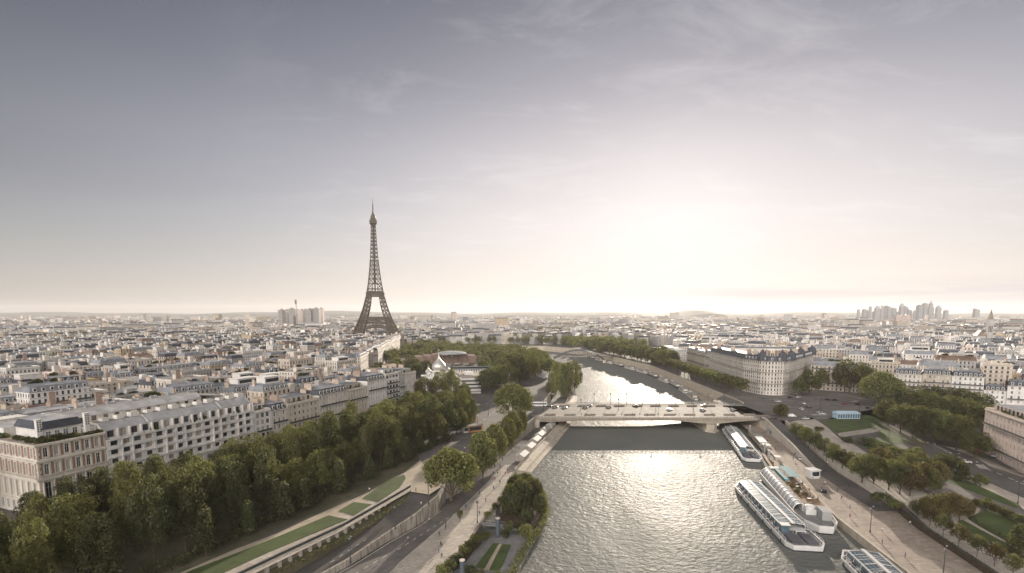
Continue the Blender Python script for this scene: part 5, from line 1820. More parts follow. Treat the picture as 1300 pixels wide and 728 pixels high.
def make_template(key, kind, R_, Hc, n, lobe, per, leaf, mat_, seed, trunk_h, trunk_r):
    """prototype meshes: crown centred so that the foot of the trunk is the origin"""
    r = random.Random(seed + 50)
    zc = trunk_h + Hc / 2
    lb = []
    for (x, y, z) in lobes_for(kind, seed, n):
        lr = lobe * r.uniform(.7, 1.25)
        lb.append(((x * (R_ - lr * .5), y * (R_ - lr * .5), zc + z * (Hc / 2 - lr * .55)), lr))
    cm_ = leaf_mesh('crown', lb, per, leaf, mat_, seed)
    mb = MB()
    tip = trunk_h + Hc * .55
    mb.tube([(0, 0, -.4), (.05, .02, trunk_h * .6), (0, .1, trunk_h), (.1, 0, tip)], trunk_r, 7, 0, trunk_r * .25)
    for k in range(6):
        a = k * 1.05 + r.random(); h0 = trunk_h * (.8 + .05 * k)
        e_ = (math.cos(a) * R_ * .62, math.sin(a) * R_ * .62, h0 + Hc * r.uniform(.22, .5))
        mb.tube([(0, 0, h0), (e_[0] * .45, e_[1] * .45, h0 + (e_[2] - h0) * .6), e_], trunk_r * .45, 5, 0, .05)
    TREE_T[key] = (cm_, mb.mesh('trunk', M['bark']), R_, trunk_h + Hc)


mat('bark', (.085, .065, .048), .9, var=.3, scale=1.5)
for i in range(4):
    make_template('plane%d' % i, 'round', 6.8, 15.5, 36, 1.95, 62, .28, (FOLIAGE, FOLIAGE_LIGHT, FOLIAGE, FOLIAGE_DARK)[i], 10 + i, 2.4, .42)
for i in range(3):
    make_template('tall%d' % i, 'tall', 4.8, 18, 38, 1.7, 64, .28, (FOLIAGE, FOLIAGE_DARK, FOLIAGE_LIGHT)[i], 30 + i, 1.6, .36)
make_template('cone0', 'cone', 3.2, 9, 26, 1.15, 70, .26, FOLIAGE_DARK, 41, .8, .2)
make_template('light0', 'round', 6.6, 13, 60, 1.8, 54, .31, FOLIAGE_LIGHT, 51, .9, .4)
make_template('light1', 'round', 6.0, 12, 52, 1.7, 54, .31, FOLIAGE_LIGHT, 52, .9, .36)
make_template('rust0', 'round', 6.2, 9, 38, 1.6, 52, .32, FOLIAGE_RUST, 55, 2.2, .3)
make_template('thicket0', 'round', 5.0, 8.0, 44, 1.6, 60, .28, FOLIAGE_DARK, 57, .2, .2)
make_template('small0', 'round', 3.0, 5.2, 24, 1.05, 80, .23, FOLIAGE, 61, 2.0, .13)
make_template('small1', 'round', 2.8, 5.6, 24, 1.0, 80, .23, FOLIAGE_RUST, 62, 2.0, .13)
for i in range(3):
    make_template('far%d' % i, 'round', 6.5, 12.5, 30, 2.3, 13, .62, (FOLIAGE, FOLIAGE_DARK, FOLIAGE_LIGHT)[i], 70 + i, 2.0, .4)
make_template('clip0', 'box', 4.6, 7.5, 32, 1.7, 22, .45, FOLIAGE_LIGHT, 81, 4.4, .28)
make_template('bush0', 'round', 2.2, 2.6, 16, .85, 95, .2, FOLIAGE_DARK, 91, .15, .08)
make_template('bush1', 'round', 2.2, 2.6, 16, .85, 95, .2, FOLIAGE_LIGHT, 92, .15, .08)
TREES = []
tr_ = random.Random(17)


def tree(name, key, x, y, z, h, rad, label, cat='tree', group=None):
    cm_, tk, R0, H0 = TREE_T[key]
    e = empty(name, (x, y, z), tr_.uniform(0, 6.28), label, cat, group)
    e.scale = (rad / R0, rad / R0, h / H0)
    place('crown' if cat == 'tree' else 'foliage', cm_, e)
    place('trunk' if cat == 'tree' else 'stem', tk, e)
    TREES.append(e)
    return e


# grove between the quay front and the gravel path
rows = [(-14.5, 9.0, 12.5, 4.6, 'the quay-front houses', -30), (-26, 10, 15, 5.3, 'the second line from the houses', -42), (-39, 11, 18.5, 6.0, 'the middle of the grove', -52),
        (-53, 11, 21.0, 6.3, 'the fourth line from the houses', -60), (-66, 10.5, 21.0, 6.0, 'the front edge of the grove', -62)]
row_names = ['row along the quay-front houses', 'second grove row from the houses', 'middle row of the grove', 'fourth grove row from the houses', 'front row of the grove']
for ri, (t, sp, h, rad, nm, s0) in enumerate(rows):
    s = s0; k = 0
    while s < (222 if ri < 3 else 196 - 12 * (ri - 3)):
        hh = h * tr_.uniform(.76, 1.24); ra = rad * tr_.uniform(.8, 1.2)
        ss, tt = s + tr_.uniform(-2, 2), t + tr_.uniform(-2, 2)
        p = fpt(ss, tt)
        key = tr_.choice(('plane0', 'plane1', 'plane1', 'plane2', 'plane3', 'tall0', 'tall1', 'tall2') if ri > 1 else ('plane0', 'plane3', 'tall1'))
        if key.startswith('tall'): hh *= 1.08; ra *= .8
        if math.hypot(p.x, p.y) < 1e4 and p.x > -p.y * 1.05 - 14:
            tree('poplar_tree' if key.startswith('tall') else 'plane_tree', key, p.x, p.y, GZ, hh, ra,
                 '%s %s tree from the near end, in the %s' % (words_n[min(k, 39)], 'poplar' if key.startswith('tall') else 'plane', row_names[ri]), 'tree', 'trees of the grove before the quay front')
            k += 1
        s += sp * tr_.uniform(.85, 1.15)
k = 0
for s in (2, 16, 30, 38, 55, 74, 88, 100, 116, 132, 146):
    p = fpt(s, -74.5 + tr_.uniform(-1, 1.5) + (0 if s < 100 else (s - 100) * .12))
    tree('conical_tree', 'cone0', p.x, p.y, GZ, tr_.uniform(9.5, 15), tr_.uniform(2.8, 4.0), '%s small dark conical tree from the near end, beside the gravel path' % words_n[k], 'tree', 'conical trees along the gravel path'); k += 1


def at_px(name, key, px, py, hpx, rpx, label, group=None, right=False, cat='tree', z=None):
    p = PR(px, py) if right else P(px, py, GZ if z is None else z)
    sc_ = p.y / 640.0
    return tree(name, key, p.x, p.y, p.z, hpx * sc_, rpx * sc_, label, cat, group)


def series(name, key, pts, fmt, group, right=False, cat='tree', z=None):
    n = len(pts)
    for i, q in enumerate(pts):
        kk = key if isinstance(key, str) else key[i % len(key)]
        at_px(name, kk, q[0], q[1], q[2], q[3], fmt % words_n[i], group, right, cat, z)


at_px('plane_tree', 'light0', 573, 634, 66, 34, 'broad bright plane tree standing alone above the bend of the sunken road')
series('plane_tree', ('light1', 'light0'), [(613, 606, 60, 18), (628, 592, 54, 16), (641, 577, 48, 15), (650, 566, 44, 13), (660, 556, 36, 10)], '%s bright plane tree along the wall, counted from the lone broad one', 'plane trees along the left quay wall')
at_px('plane_tree', 'light0', 651, 534, 46, 25, 'large round bright plane tree at the left end of the road bridge')
series('dark_tree', ('plane3', 'plane0'), [(532, 549, 44, 20), (550, 566, 46, 18), (566, 556, 42, 19), (580, 552, 36, 16), (520, 560, 50, 20), (592, 546, 26, 8)], '%s dark tree of the clump between the grove and the crossroads, counted leftmost first', 'dark clump at the crossroads')
series('plane_tree', ('plane2', 'plane0'), [(541, 516, 38, 15), (560, 505, 36, 11), (576, 506, 38, 10), (589, 506, 20, 6), (523, 508, 30, 10)], '%s tree in front of the domed cathedral, counted by distance from the quay front', 'trees before the cathedral')
series('dark_tree', ('plane3', 'plane0', 'plane2'), [(621, 501, 34, 17), (632, 498, 36, 14), (646, 497, 36, 13), (660, 492, 42, 16), (672, 486, 44, 15), (650, 484, 38, 15), (634, 487, 30, 13), (680, 478, 34, 12)], '%s dark tree of the riverside wood just left of the bridge far end', 'riverside wood on the left bank')
series('poplar_tree', ('tall0', 'tall2'), [(700, 507, 34, 7), (706, 497, 38, 7), (715, 507, 46, 8), (722, 503, 44, 7), (729, 496, 38, 7), (712, 489, 28, 8), (734, 490, 26, 6)], '%s slender poplar on the left low quay beyond the bridge', 'poplars on the low quay beyond the bridge', False, 'tree', 3.0)
# right bank
series('street_tree', ('plane0', 'light1', 'plane3'), [(1011, 556, 20, 9), (1022, 563, 21, 9), (1034, 570, 23, 10), (1046, 578, 23, 10), (1057, 586, 24, 10), (1069, 594, 25, 10), (1081, 600, 27, 11)], '%s clipped street tree from the bridge, in the row above the ramp road', 'street trees above the ramp road', True)
at_px('street_tree', 'light1', 991, 530, 17, 9, 'small lone round tree on the traffic island at the top of the ramp', None, True)
series('plane_tree', ('plane0', 'plane3', 'rust0'), [(1094, 612, 38, 17), (1109, 616, 40, 16), (1118, 606, 38, 15), (1128, 622, 42, 17), (1142, 628, 44, 17), (1155, 630, 40, 16), (1140, 611, 32, 14), (1160, 616, 32, 13), (1168, 624, 38, 15), (1180, 629, 36, 14), (1174, 611, 32, 15), (1188, 618, 32, 14), (1152, 603, 30, 14), (1128, 598, 28, 13), (1166, 600, 26, 13)], '%s tree of the dense dark clump above the end of the ramp wall', 'dense dark clump on the right bank', True)
series('rust_tree', 'rust0', [(1185, 663, 36, 16), (1203, 664, 40, 16), (1218, 661, 32, 14)], '%s reddish brown tree by the pale garden square', 'reddish trees by the garden square', True)
series('young_tree', ('small0', 'small1'), [(1164, 660, 26, 9), (1180, 669, 26, 9), (1197, 681, 30, 10), (1217, 694, 30, 10), (1240, 707, 30, 10), (1262, 719, 32, 11), (1285, 733, 32, 11)], '%s young round tree in the row along the upper walkway, counted from the ramp wall', 'young trees along the upper walkway', True)
series('garden_tree', ('plane3', 'cone0', 'plane0'), [(1206, 602, 26, 14), (1221, 612, 26, 12), (1244, 619, 18, 9), (1195, 596, 22, 10), (1292, 708, 44, 16)], '%s shrubby tree on the lawn strip between the boulevard and garden road', 'shrubby trees of the right bank garden', True)
series('plane_tree', ('plane3', 'plane0', 'plane2', 'plane0'), [(1128, 541, 35, 17), (1143, 550, 39, 16), (1158, 556, 42, 17), (1172, 559, 44, 16), (1186, 563, 45, 17), (1200, 568, 47, 17), (1214, 572, 47, 17), (1236, 583, 39, 17), (1146, 530, 37, 17), (1163, 534, 39, 17), (1180, 537, 39, 17), (1197, 540, 39, 17), (1214, 543, 40, 17), (1230, 548, 42, 17), (1247, 556, 42, 17), (1165, 521, 32, 16), (1185, 522, 32, 16), (1205, 524, 32, 16), (1225, 527, 34, 16), (1243, 531, 34, 16)],
       '%s large park tree of the dark mass between square and pinkish house', 'large trees of the right bank park', True)
series('plane_tree', ('light0', 'plane2', 'plane0'), [(1117, 517, 44, 24), (1098, 500, 38, 16), (1078, 500, 44, 21), (1062, 488, 30, 14), (1070, 478, 26, 13), (1027, 503, 34, 15), (1043, 495, 28, 10), (1015, 504, 24, 9), (1086, 486, 30, 14)],
       '%s big round avenue tree right of the rounded corner block', 'avenue trees by the corner block', True)
# clipped row above the river wall beyond the bridge, then the quay woods further upstream
for i in range(17):
    y = 420 + i * 13.0
    tree('clipped_tree', 'clip0', 189 + (y - 420) * .012, y, GZ, 14, 6.6, '%s clipped tree from the bridge, in the row above the right river wall' % words_n[i], 'tree', 'clipped trees above the right river wall')
k = 0
for y in range(655, 1010, 19):
    x = lerp_line([(p[0], p[1]) for p in RB[11:14]], min(max(y, 680), 985))[0]
    for off in (9, 24):
        tree('quay_tree', 'far%d' % (k % 3), x + off + tr_.uniform(-2, 2), y + tr_.uniform(-4, 4), GZ, tr_.uniform(17, 22) + off * .1, tr_.uniform(8.5, 10.5), '%s tree upstream of the clipped row, on the curving right quay' % words_n[min(k, 39)], 'tree', 'trees of the curving right quay'); k += 1
k = 0
for x, y in [(-30 + 14 * i + tr_.uniform(-3, 3), 560 + 26 * j + (i % 2) * 10) for j in range(6) for i in range(6) if -34 + 14 * i < lerp_line(LB, min(1000, 560 + 26 * j))[0] - 8]:
    if abs(x + 40) < 36 and y < 545: continue
    tree('riverside_tree', 'far%d' % (k % 3), x, y, GZ, tr_.uniform(15, 21), tr_.uniform(6.5, 8.5), '%s tree of the left riverside wood behind the museum, counted from the bridge' % words_n[min(k, 39)], 'tree', 'left riverside wood behind the museum'); k += 1
k = 0
for x, y in [(-118, 520), (-104, 545), (-128, 560), (-112, 580), (-140, 545), (-134, 590), (-120, 612), (-98, 566), (-138, 520), (-120, 497)]:
    tree('courtyard_tree', 'far%d' % (k % 3), x + tr_.uniform(-3, 3), y, GZ, tr_.uniform(14, 18), tr_.uniform(7, 9), '%s tree of the green court between the quay front and the long pale row' % words_n[k], 'tree', 'trees of the green court'); k += 1


# woods too far away to count: lumpy canopy made of leaf sprays
def wood(name, spots, label, mat_, leaf, per, seed):
    r = random.Random(seed); lb = []
    for x, y, rad, h in spots:
        for k in range(7):
            a = k * .9 + r.random(); q = rad * r.uniform(.1, .65)
            lb.append(((x + q * math.cos(a), y + q * math.sin(a), GZ + h * r.uniform(.45, .85)), rad * r.uniform(.4, .6)))
    me = leaf_mesh(name, lb, per, leaf, mat_, seed)
    return tag(place(name, me), label, 'wood', None, 'stuff')


wr = random.Random(9)
sp1 = []
for i in range(90):                                       # round the foot of the lattice tower and its garden
    a = wr.uniform(0, 6.283); q = wr.uniform(70, 150)
    sp1.append((TX + q * math.cos(a) * 1.1, TY + q * math.sin(a) - 20, wr.uniform(6, 8), wr.uniform(13, 18)))
for i in range(190):                                      # museum garden and left river bend
    y = wr.uniform(690, 1030); x = wr.uniform(-185, min(40, lerp_line(LB, y)[0] - 8))
    sp1.append((x, y, wr.uniform(6, 9), wr.uniform(14, 19)))
wood('tower_garden_wood', sp1, 'mass of dark trees round the lattice tower foot and the bend of the river', FOLIAGE, .9, 3.2, 1)
sp2 = []
for i in range(150):                                      # far bank of the bend
    x = wr.uniform(-330, 190); y = 1175 + wr.uniform(0, 75) - (x + 70) * .15 * (x > -70)
    sp2.append((x, y, wr.uniform(7, 9.5), wr.uniform(15, 21)))
for i in range(80):
    x = wr.uniform(90, 250); y = wr.uniform(1010, 1200)
    sp2.append((x + 20, y, wr.uniform(7, 9), wr.uniform(15, 21)))
for i in range(50):
    sp2.append((wr.uniform(320, 420), wr.uniform(870, 960), wr.uniform(7, 9), wr.uniform(20, 26)))
wood('far_bank_wood', sp2, 'belt of hazy trees lining the far bank of the river bend', FOLIAGE_LIGHT, .9, 3.2, 2)
sp3 = []
for cx_, cy_, n, sx, sy in ((-1050, 1250, 60, 120, 50), (-700, 1900, 80, 160, 60), (100, 1750, 160, 420, 110), (900, 2100, 90, 260, 80), (-1500, 2300, 60, 200, 60), (500, 2700, 140, 600, 120), (-400, 1600, 60, 150, 60), (-330, 700, 14, 22, 14), (-480, 540, 12, 18, 12), (520, 640, 10, 16, 10), (1500, 3300, 120, 700, 100), (-2300, 3600, 120, 700, 100)):
    for i in range(n): sp3.append((cx_ + wr.gauss(0, sx * .6), cy_ + wr.gauss(0, sy * .6), wr.uniform(9, 14), wr.uniform(17, 27)))
wood('park_wood', sp3, 'scattered far parks showing as dark green patches among the roofs', FOLIAGE_DARK, 1.5, 1.3, 3)

# hedges and planting
def hedge(name, pts, w, h, label, mat_, z_of, leaf=.22, dens=26):
    r = random.Random(len(TREES)); lb = []
    pts = dense(pts, 1.1)
    for x, y in pts:
        for k in range(2):
            lb.append(((x + r.uniform(-w, w) * .4, y + r.uniform(-w, w) * .4, z_of(y) + h * r.uniform(.35, .7)), max(w, h) * r.uniform(.38, .55)))
    return tag(place(name, leaf_mesh(name, lb, dens, leaf, mat_, 5)), label, 'hedge')
q = [PR(*p_) for p_ in ((1150, 652), (1182, 674), (1225, 702), (1268, 729), (1300, 750))]
hedge('hedge', [(p_.x - .6, p_.y) for p_ in q], 1.1, 1.2, 'long low dark hedge between the cobbled quay and the young trees', FOLIAGE_DARK, lambda y: 3.4)
q = [PR(*p_) for p_ in ((1228, 656), (1256, 674), (1300, 698), (1320, 708))]
hedge('hedge', [(p_.x, p_.y) for p_ in q], 1.0, 1.3, 'clipped hedge dividing the two garden lawns at lower right', FOLIAGE_DARK, zr)
series('shrub', ('bush0', 'bush1'), [(1240, 643, 9, 6), (1249, 646, 11, 7), (1258, 650, 12, 7), (1268, 654, 11, 7), (1279, 659, 12, 7), (1290, 664, 12, 7), (1300, 668, 12, 7), (1254, 640, 8, 5)], '%s round shrub in the line bordering the garden lawn, counted from the square', 'shrubs bordering the garden lawn', True, 'shrub')
series('shrub', ('bush0', 'bush1', 'bush0'), [(1122, 575, 12, 12), (1136, 580, 12, 12), (1150, 585, 13, 12), (1100, 566, 10, 10), (1162, 578, 10, 9), (1112, 583, 12, 12)], '%s rounded shrub on the bank beside the park underpass road', 'shrubs beside the underpass', True, 'shrub')
series('shrub', ('bush0', 'bush1'), [(1118, 640, 14, 12), (1137, 647, 12, 9), (1076, 563, 7, 6), (1040, 548, 6, 6)], '%s dark shrub by the end of the pale retaining wall', 'shrubs by the retaining wall', True, 'shrub')
lb_line = [(x + 3.6, y) for x, y in ((-75.5, 118), (-63, 137), (-51.4, 157.5), (-42, 183))]
hedge('planting', lb_line, 1.6, .6, 'rough dark planting at the foot of the white post wall', FOLIAGE_DARK, lambda y: uw_z(y) + .2, .25, 14)
print('trees', len(TREES))

ug = [fpt(s_, -72.0 + 1.2 * math.sin(s_ * .4)) for s_ in range(-50, 150, 3)]
hedge('undergrowth', [(p.x, p.y) for p in ug], 2.6, 3.0, 'dark undergrowth along the grove edge beside the gravel path', FOLIAGE_DARK, lambda y: GZ, .3, 16)
# ---------------------------------------------------------------- boats, pontoons, floating gardens
mat('boat_white', (.60, .595, .58), .4, var=.08, scale=.4)
mat('boat_dark', (.045, .05, .06), .5, var=.2)
mat('deck_grey', (.22, .215, .21), .8, var=.2, scale=.6)
mat('boat_glass', (.09, .135, .165), .22, var=.35, scale=.3, spec=.5)
mat('teal_canvas', (.03, .17, .22), .7, var=.15)
mat('grey_canvas', (.30, .30, .30), .8, var=.12)
mat('tarp', (.34, .33, .315), .7, var=.15)
mat('seat_plum', (.085, .085, .10), .7, var=.2)
mat('pale_blue', (.38, .50, .60), .4, var=.12)
mat('orange_wood', (.36, .17, .075), .8, var=.15)
mat('red_canvas', (.42, .06, .04), .7, var=.1)
mat('car_white', (.72, .72, .71), .3, var=.03); mat('car_black', (.025, .026, .03), .25, var=.1); mat('car_grey', (.20, .205, .215), .3, var=.05)
mat('car_red', (.30, .035, .03), .3, var=.05); mat('car_blue', (.05, .09, .19), .3, var=.05); mat('rubber', (.02, .02, .02), .9)
mat('lamp_glow_off', (.75, .72, .62), .3)


def boat_outline(L, W, bow=3.0, stern=1.6):
    return [(-W / 2 + stern, -L / 2), (W / 2 - stern, -L / 2), (W / 2, -L / 2 + 3), (W / 2, L / 2 - bow * 2), (W / 2 - bow, L / 2), (-W / 2 + bow, L / 2), (-W / 2, L / 2 - bow * 2), (-W / 2, -L / 2 + 3)]


def shrink(p, k): return [(x * k[0], y * k[1]) for x, y in p]


def excursion_boat(name, label, near, far, W, deck_end, twin=True, glass_dots=False):
    """glass-roofed river boat; near/far are the middles of its two ends on the water"""
    near, far = Vector(near), Vector(far)
    d = far - near; L = d.length
    c = (near + far) / 2
    e = empty(name, (c.x, c.y, 0), math.atan2(d.y, d.x) - R(90), label, 'boat', 'white excursion boats along the right quay')
    o = boat_outline(L, W)
    mb = MB(); mb.frustum(shrink(o, (.93, .98)), o, -.6, .55, 1, 1); mb.frustum(o, shrink(o, (1.03, 1.004)), .55, 1.7, 0, 0)
    mb.build('hull', [M['boat_white'], M['boat_dark']], e)
    mb = MB(); q = shrink(o, (.95, .985)); mb.face([(x, y, 1.73) for x, y in q]); mb.build('deck', M['deck_grey'], e)
    mb = MB(); q0, q1 = shrink(o, (1.03, 1.004)), shrink(o, (.955, .988))
    for i in range(8):
        j = (i + 1) % 8
        mb.face([(*q0[i], 1.7), (*q0[j], 1.7), (*q0[j], 2.15), (*q0[i], 2.15)]); mb.face([(*q1[j], 1.7), (*q1[i], 1.7), (*q1[i], 2.15), (*q1[j], 2.15)])
        mb.face([(*q0[i], 2.15), (*q0[j], 2.15), (*q1[j], 2.15), (*q1[i], 2.15)])
    mb.build('gunwale', M['boat_white'], e)
    for s in (-1, 1):
        mb = MB()
        for k in range(int(L / 3)):
            y = -L / 2 + 3 + k * 3
            if y < L / 2 - 6: mb.box(s * W * .487 - .05, s * W * .487 + .05, y - .05, y + .05, 2.15, 3.0)
        mb.box(s * W * .487 - .04, s * W * .487 + .04, -L / 2 + 3, L / 2 - 6, 2.98, 3.08)
        mb.build('railing', M['boat_white'], e)
    y0, y1 = -L / 2 + deck_end, L / 2 - 5
    cw = W * .36                                          # half width of the saloon
    mb = MB()
    mb.box(-cw, cw, y0, y1, 1.75, 2.5)
    n = int((y1 - y0) / 4)
    for k in range(n + 1):
        y = y0 + (y1 - y0) * k / n
        for s in (-1, 1):
            mb.bar((s * cw, y, 2.5), (s * (cw - .25), y, 4.0), .18); mb.bar((s * (cw - .25), y, 4.0), (s * .7, y, 4.55), .16)
            mb.bar((s * cw, y, 2.6), (s * W * .47, y, 2.3), .16)
    for s in (-1, 1):
        mb.bar((s * (cw - .25), y0, 4.02), (s * (cw - .25), y1, 4.02), .36, .3)
    mb.build('roof_frame', M['boat_white'], e)
    mb = MB(); mb.box(-.55, .55, y0 - .5, y1 + .4, 4.5, 4.85); mb.build('roof_spine', M['boat_white'], e)
    gm_ = M['boat_glass']
    cut = [(y0, y0 + (y1 - y0) * .72), (y0 + (y1 - y0) * .74, y1)]
    for s in (-1, 1):
        for a, c_ in cut:
            mb = MB()
            mb.face([(s * cw, a, 2.5), (s * cw, c_, 2.5), (s * (cw - .22), c_, 3.95), (s * (cw - .22), a, 3.95)])
            mb.face([(s * (cw - .5), a, 4.12), (s * (cw - .5), c_, 4.12), (s * .75, c_, 4.56), (s * .75, a, 4.56)])
            r_ = mb.build('glass_roof', gm_, e)
            mb = MB()
            for k in range(int((c_ - a) / 3)):
                yy = a + 1.5 + k * 3
                mb.bar((s * (cw - .5), yy, 4.16), (s * .75, yy, 4.60), .07)
            mb.build('glazing_bar', M['boat_white'], r_)
    if glass_dots:
        mb = MB()
        for k in range(int((y1 - y0) / 1.4)):
            for j in range(-3, 4):
                if j: mb.box(j * cw / 4 - .2, j * cw / 4 + .2, y0 + 1 + k * 1.4, y0 + 1.5 + k * 1.4, 4.60 - abs(j) * .12, 4.72 - abs(j) * .12)
        mb.build('roof_vent', M['boat_dark'], e)
    # wheelhouse, canopy and benches on the open end deck
    mb = MB(); mb.box(-cw, -cw + 2.6, y0 - 2.4, y0 - .1, 1.75, 4.4, 1); mb.box(-cw - .2, -cw + 2.8, y0 - 2.6, y0, 4.4, 4.6, 0)
    mb.build('wheelhouse', [M['boat_white'], M['boat_glass']], e)
    mb = MB(); mb.box(-.6, 2.8, y0 - 4.6, y0 - 1.8, 3.3, 3.45)
    for x in (-.4, 2.6):
        for y in (y0 - 4.4, y0 - 2.0): mb.box(x - .06, x + .06, y - .06, y + .06, 1.75, 3.3)
    mb.build('canopy', M['boat_white'], e)
    k = 0; y = -L / 2 + 2.2
    while y < y0 - 5 and k < 8:
        for s in (-1, 1):
            mb = MB(); mb.box(s * W * .2 - W * .15, s * W * .2 + W * .15, y, y + .5, 1.75, 2.2); mb.box(s * W * .2 - W * .15, s * W * .2 + W * .15, y + .42, y + .5, 2.2, 2.7)
            mb.build('bench', M['seat_plum'], e)
        y += 1.15; k += 1
    for s in (-1, 1):                                     # rows of seats along the open side decks
        for k in range(8):
            yy = y0 + 3 + k * (y1 - y0 - 8) / 7
            mb = MB(); mb.box(s * W * .42 - .35, s * W * .42 + .35, yy - 1.6, yy + 1.6, 1.75, 2.25); mb.box(s * (W * .42 - .35) - .05, s * (W * .42 - .35) + .05, yy - 1.6, yy + 1.6, 2.25, 2.75)
            mb.build('bench', M['seat_plum'], e)
    for s in (-1, 1):                                     # rubber fenders hanging along the hull
        for k in range(7):
            mb = MB(); mb.cyl((s * (W * .515 + .12), -L / 2 + 6 + k * (L - 14) / 6), .22, .3, 1.5, 8); mb.build('fender', M['boat_dark'], e)
    mb = MB(); mb.tube([(0, y0 - 1.5, 4.5), (0, y0 - 1.5, 7.0)], .06, 5); mb.build('mast', M['boat_white'], e)
    return e


excursion_boat('excursion_boat', 'longest white excursion boat with two blue glass roof strips and an open seating deck', (95.3, 157.5), (103.5, 220.5), 12.0, 13)
excursion_boat('excursion_boat', 'white excursion boat moored by itself near the bridge pier, glass roof end to end', (124.5, 258), (143, 331), 10.0, 17)
excursion_boat('excursion_boat', 'white excursion boat cut by the lower edge, its glass roof dotted with dark vents', (97.5, 90), (108, 154.5), 12.5, 9, True, True)

# dinner boat: curved glass gallery on one side, teal awning and tables on the other
near, far = Vector((108.5, 170.5)), Vector((122, 233))
d = far - near; L = d.length; c = (near + far) / 2
e = empty('dinner_boat', (c.x, c.y, 0), math.atan2(d.y, d.x) - R(90), 'white dinner boat with curved glass gallery, teal awning and deck tables by the quay', 'boat')
W_ = 12.4
o = [(-1.8, -L / 2), (2.6, -L / 2), (W_ / 2 - .8, -L / 2 + 5), (W_ / 2, -L / 2 + 12), (W_ / 2, L / 2 - 4), (W_ / 2 - 2, L / 2), (-W_ / 2 + 2, L / 2), (-W_ / 2, L / 2 - 4), (-W_ / 2, -L / 2 + 12), (-W_ / 2 + 1.3, -L / 2 + 5)]
mb = MB(); mb.frustum(shrink(o, (.86, .96)), o, -.6, .7, 1, 1); mb.frustum(o, shrink(o, (1.05, 1.01)), .7, 2.6, 0, 0); mb.build('hull', [M['boat_white'], M['boat_dark']], e)
mb = MB(); mb.face([(x * .98, y * .985, 2.63) for x, y in o]); mb.build('deck', M['deck_grey'], e)
mb = MB(); q0, q1 = shrink(o, (1.05, 1.01)), shrink(o, (.985, .99))
for i in range(10):
    j = (i + 1) % 10
    mb.face([(*q0[i], 2.6), (*q0[j], 2.6), (*q0[j], 3.3), (*q0[i], 3.3)]); mb.face([(*q1[j], 2.6), (*q1[i], 2.6), (*q1[i], 3.3), (*q1[j], 3.3)]); mb.face([(*q0[i], 3.3), (*q0[j], 3.3), (*q1[j], 3.3), (*q1[i], 3.3)])
mb.build('bulwark', M['boat_white'], e)
ya, yb = -L / 2 + 15, L / 2 - 3
mb = MB(); fr = MB(); n = 8
arcp = [(-W_ / 2 + .3 + 2.6 - 2.6 * math.cos(a), 2.7 + 2.9 * math.sin(a)) for a in [math.pi * .62 * k / n for k in range(n + 1)]]
for (xa, za), (xb, zb) in zip(arcp[:-1], arcp[1:]): mb.face([(xa, ya, za), (xa, yb, za), (xb, yb, zb), (xb, ya, zb)])
for y in [ya + (yb - ya) * k / 12 for k in range(13)]:
    for (xa, za), (xb, zb) in zip(arcp[:-1], arcp[1:]): fr.bar((xa, y, za + .03), (xb, y, zb + .03), .22)
mat('gallery_glass', (.34, .35, .36), .2, var=.15, scale=.2)
gl_ = mb.build('glass_gallery', M['gallery_glass'], e); fr.build('glazing_bar', M['boat_white'], gl_)
mb = MB(); mb.box(arcp[-1][0] - .3, W_ / 2 - .8, ya, yb, 2.65, 5.2); mb.build('saloon', M['boat_white'], e)
mb = MB(); mb.box(arcp[-1][0] + .4, W_ / 2 - .9, ya + .2, yb, 5.2, 5.3); mb.build('upper_deck', M['timber'], e)
mb = MB(); mb.face([(1.3, yb - 17, 7.4), (W_ / 2 - .9, yb - 17, 7.2), (W_ / 2 - .9, yb - 1, 7.2), (1.3, yb - 1, 7.4)]); mb.face([(1.3, yb - 1, 7.34), (W_ / 2 - .9, yb - 1, 7.14), (W_ / 2 - .9, yb - 17, 7.14), (1.3, yb - 17, 7.34)])
for y in (yb - 16.5, yb - 9, yb - 1.5):
    for x in (1.5, W_ / 2 - 1.1): mb.bar((x, y, 5.3), (x, y, 7.2), .1)
mb.build('awning', M['teal_canvas'], e)
mb = MB(); mb.box(-.9, .9, yb - 18, yb - 2, 5.3, 6.2); mb.build('planter', M['teal_canvas'], e)
rr = random.Random(2)
for k in range(22):
    x, y = rr.uniform(-.4, W_ / 2 - 1.6), yb - 20 - (k // 2) * 2.05
    mb = MB(); mb.box(-.75, .75, -.5, .5, .68, .75, k % 3 and 1 or 0); mb.box(-.06, .06, -.06, .06, 0, .68, 1)
    for s in (-1, 1): mb.box(s * .95 - .2, s * .95 + .2, -.35, .35, 0, .45, 1); mb.box(s * 1.12 - .05, s * 1.12 + .05, -.35, .35, .45, .95, 1)
    mb.build('table', [M['white_paint'], M['timber']], e, (x, y, 5.3), rr.uniform(-.2, .2))
for k in range(4): place('planting', shrub_mesh(), e, (-.3 + (k % 2) * 2, yb - 25 - k * 3.5, 5.3), R(90), (.5, .6, .9))
mb = MB(); mb.box(1.4, 4.6, ya - 8, ya - 2, 2.65, 5.8, 0); mb.build('service_cabin', M['grey_canvas'], e)
mb = MB(); mb.lathe([(1.7, 0), (1.7, .8), (1.2, 1.2), (0, 1.3)], 14, (-.6, ya - 1.5, 4.6)); mb.box(-2.4, 1.1, ya - 3.4, ya - .1, 2.65, 4.6); mb.build('wheelhouse', M['boat_white'], e)
mb = MB(); mb.box(-1.8, 2.0, yb + .2, yb + 2.6, 2.65, 5.6); mb.box(-2, 2.2, yb + .1, yb + 2.8, 5.6, 5.75); mb.build('stern_cabin', M['boat_white'], e)

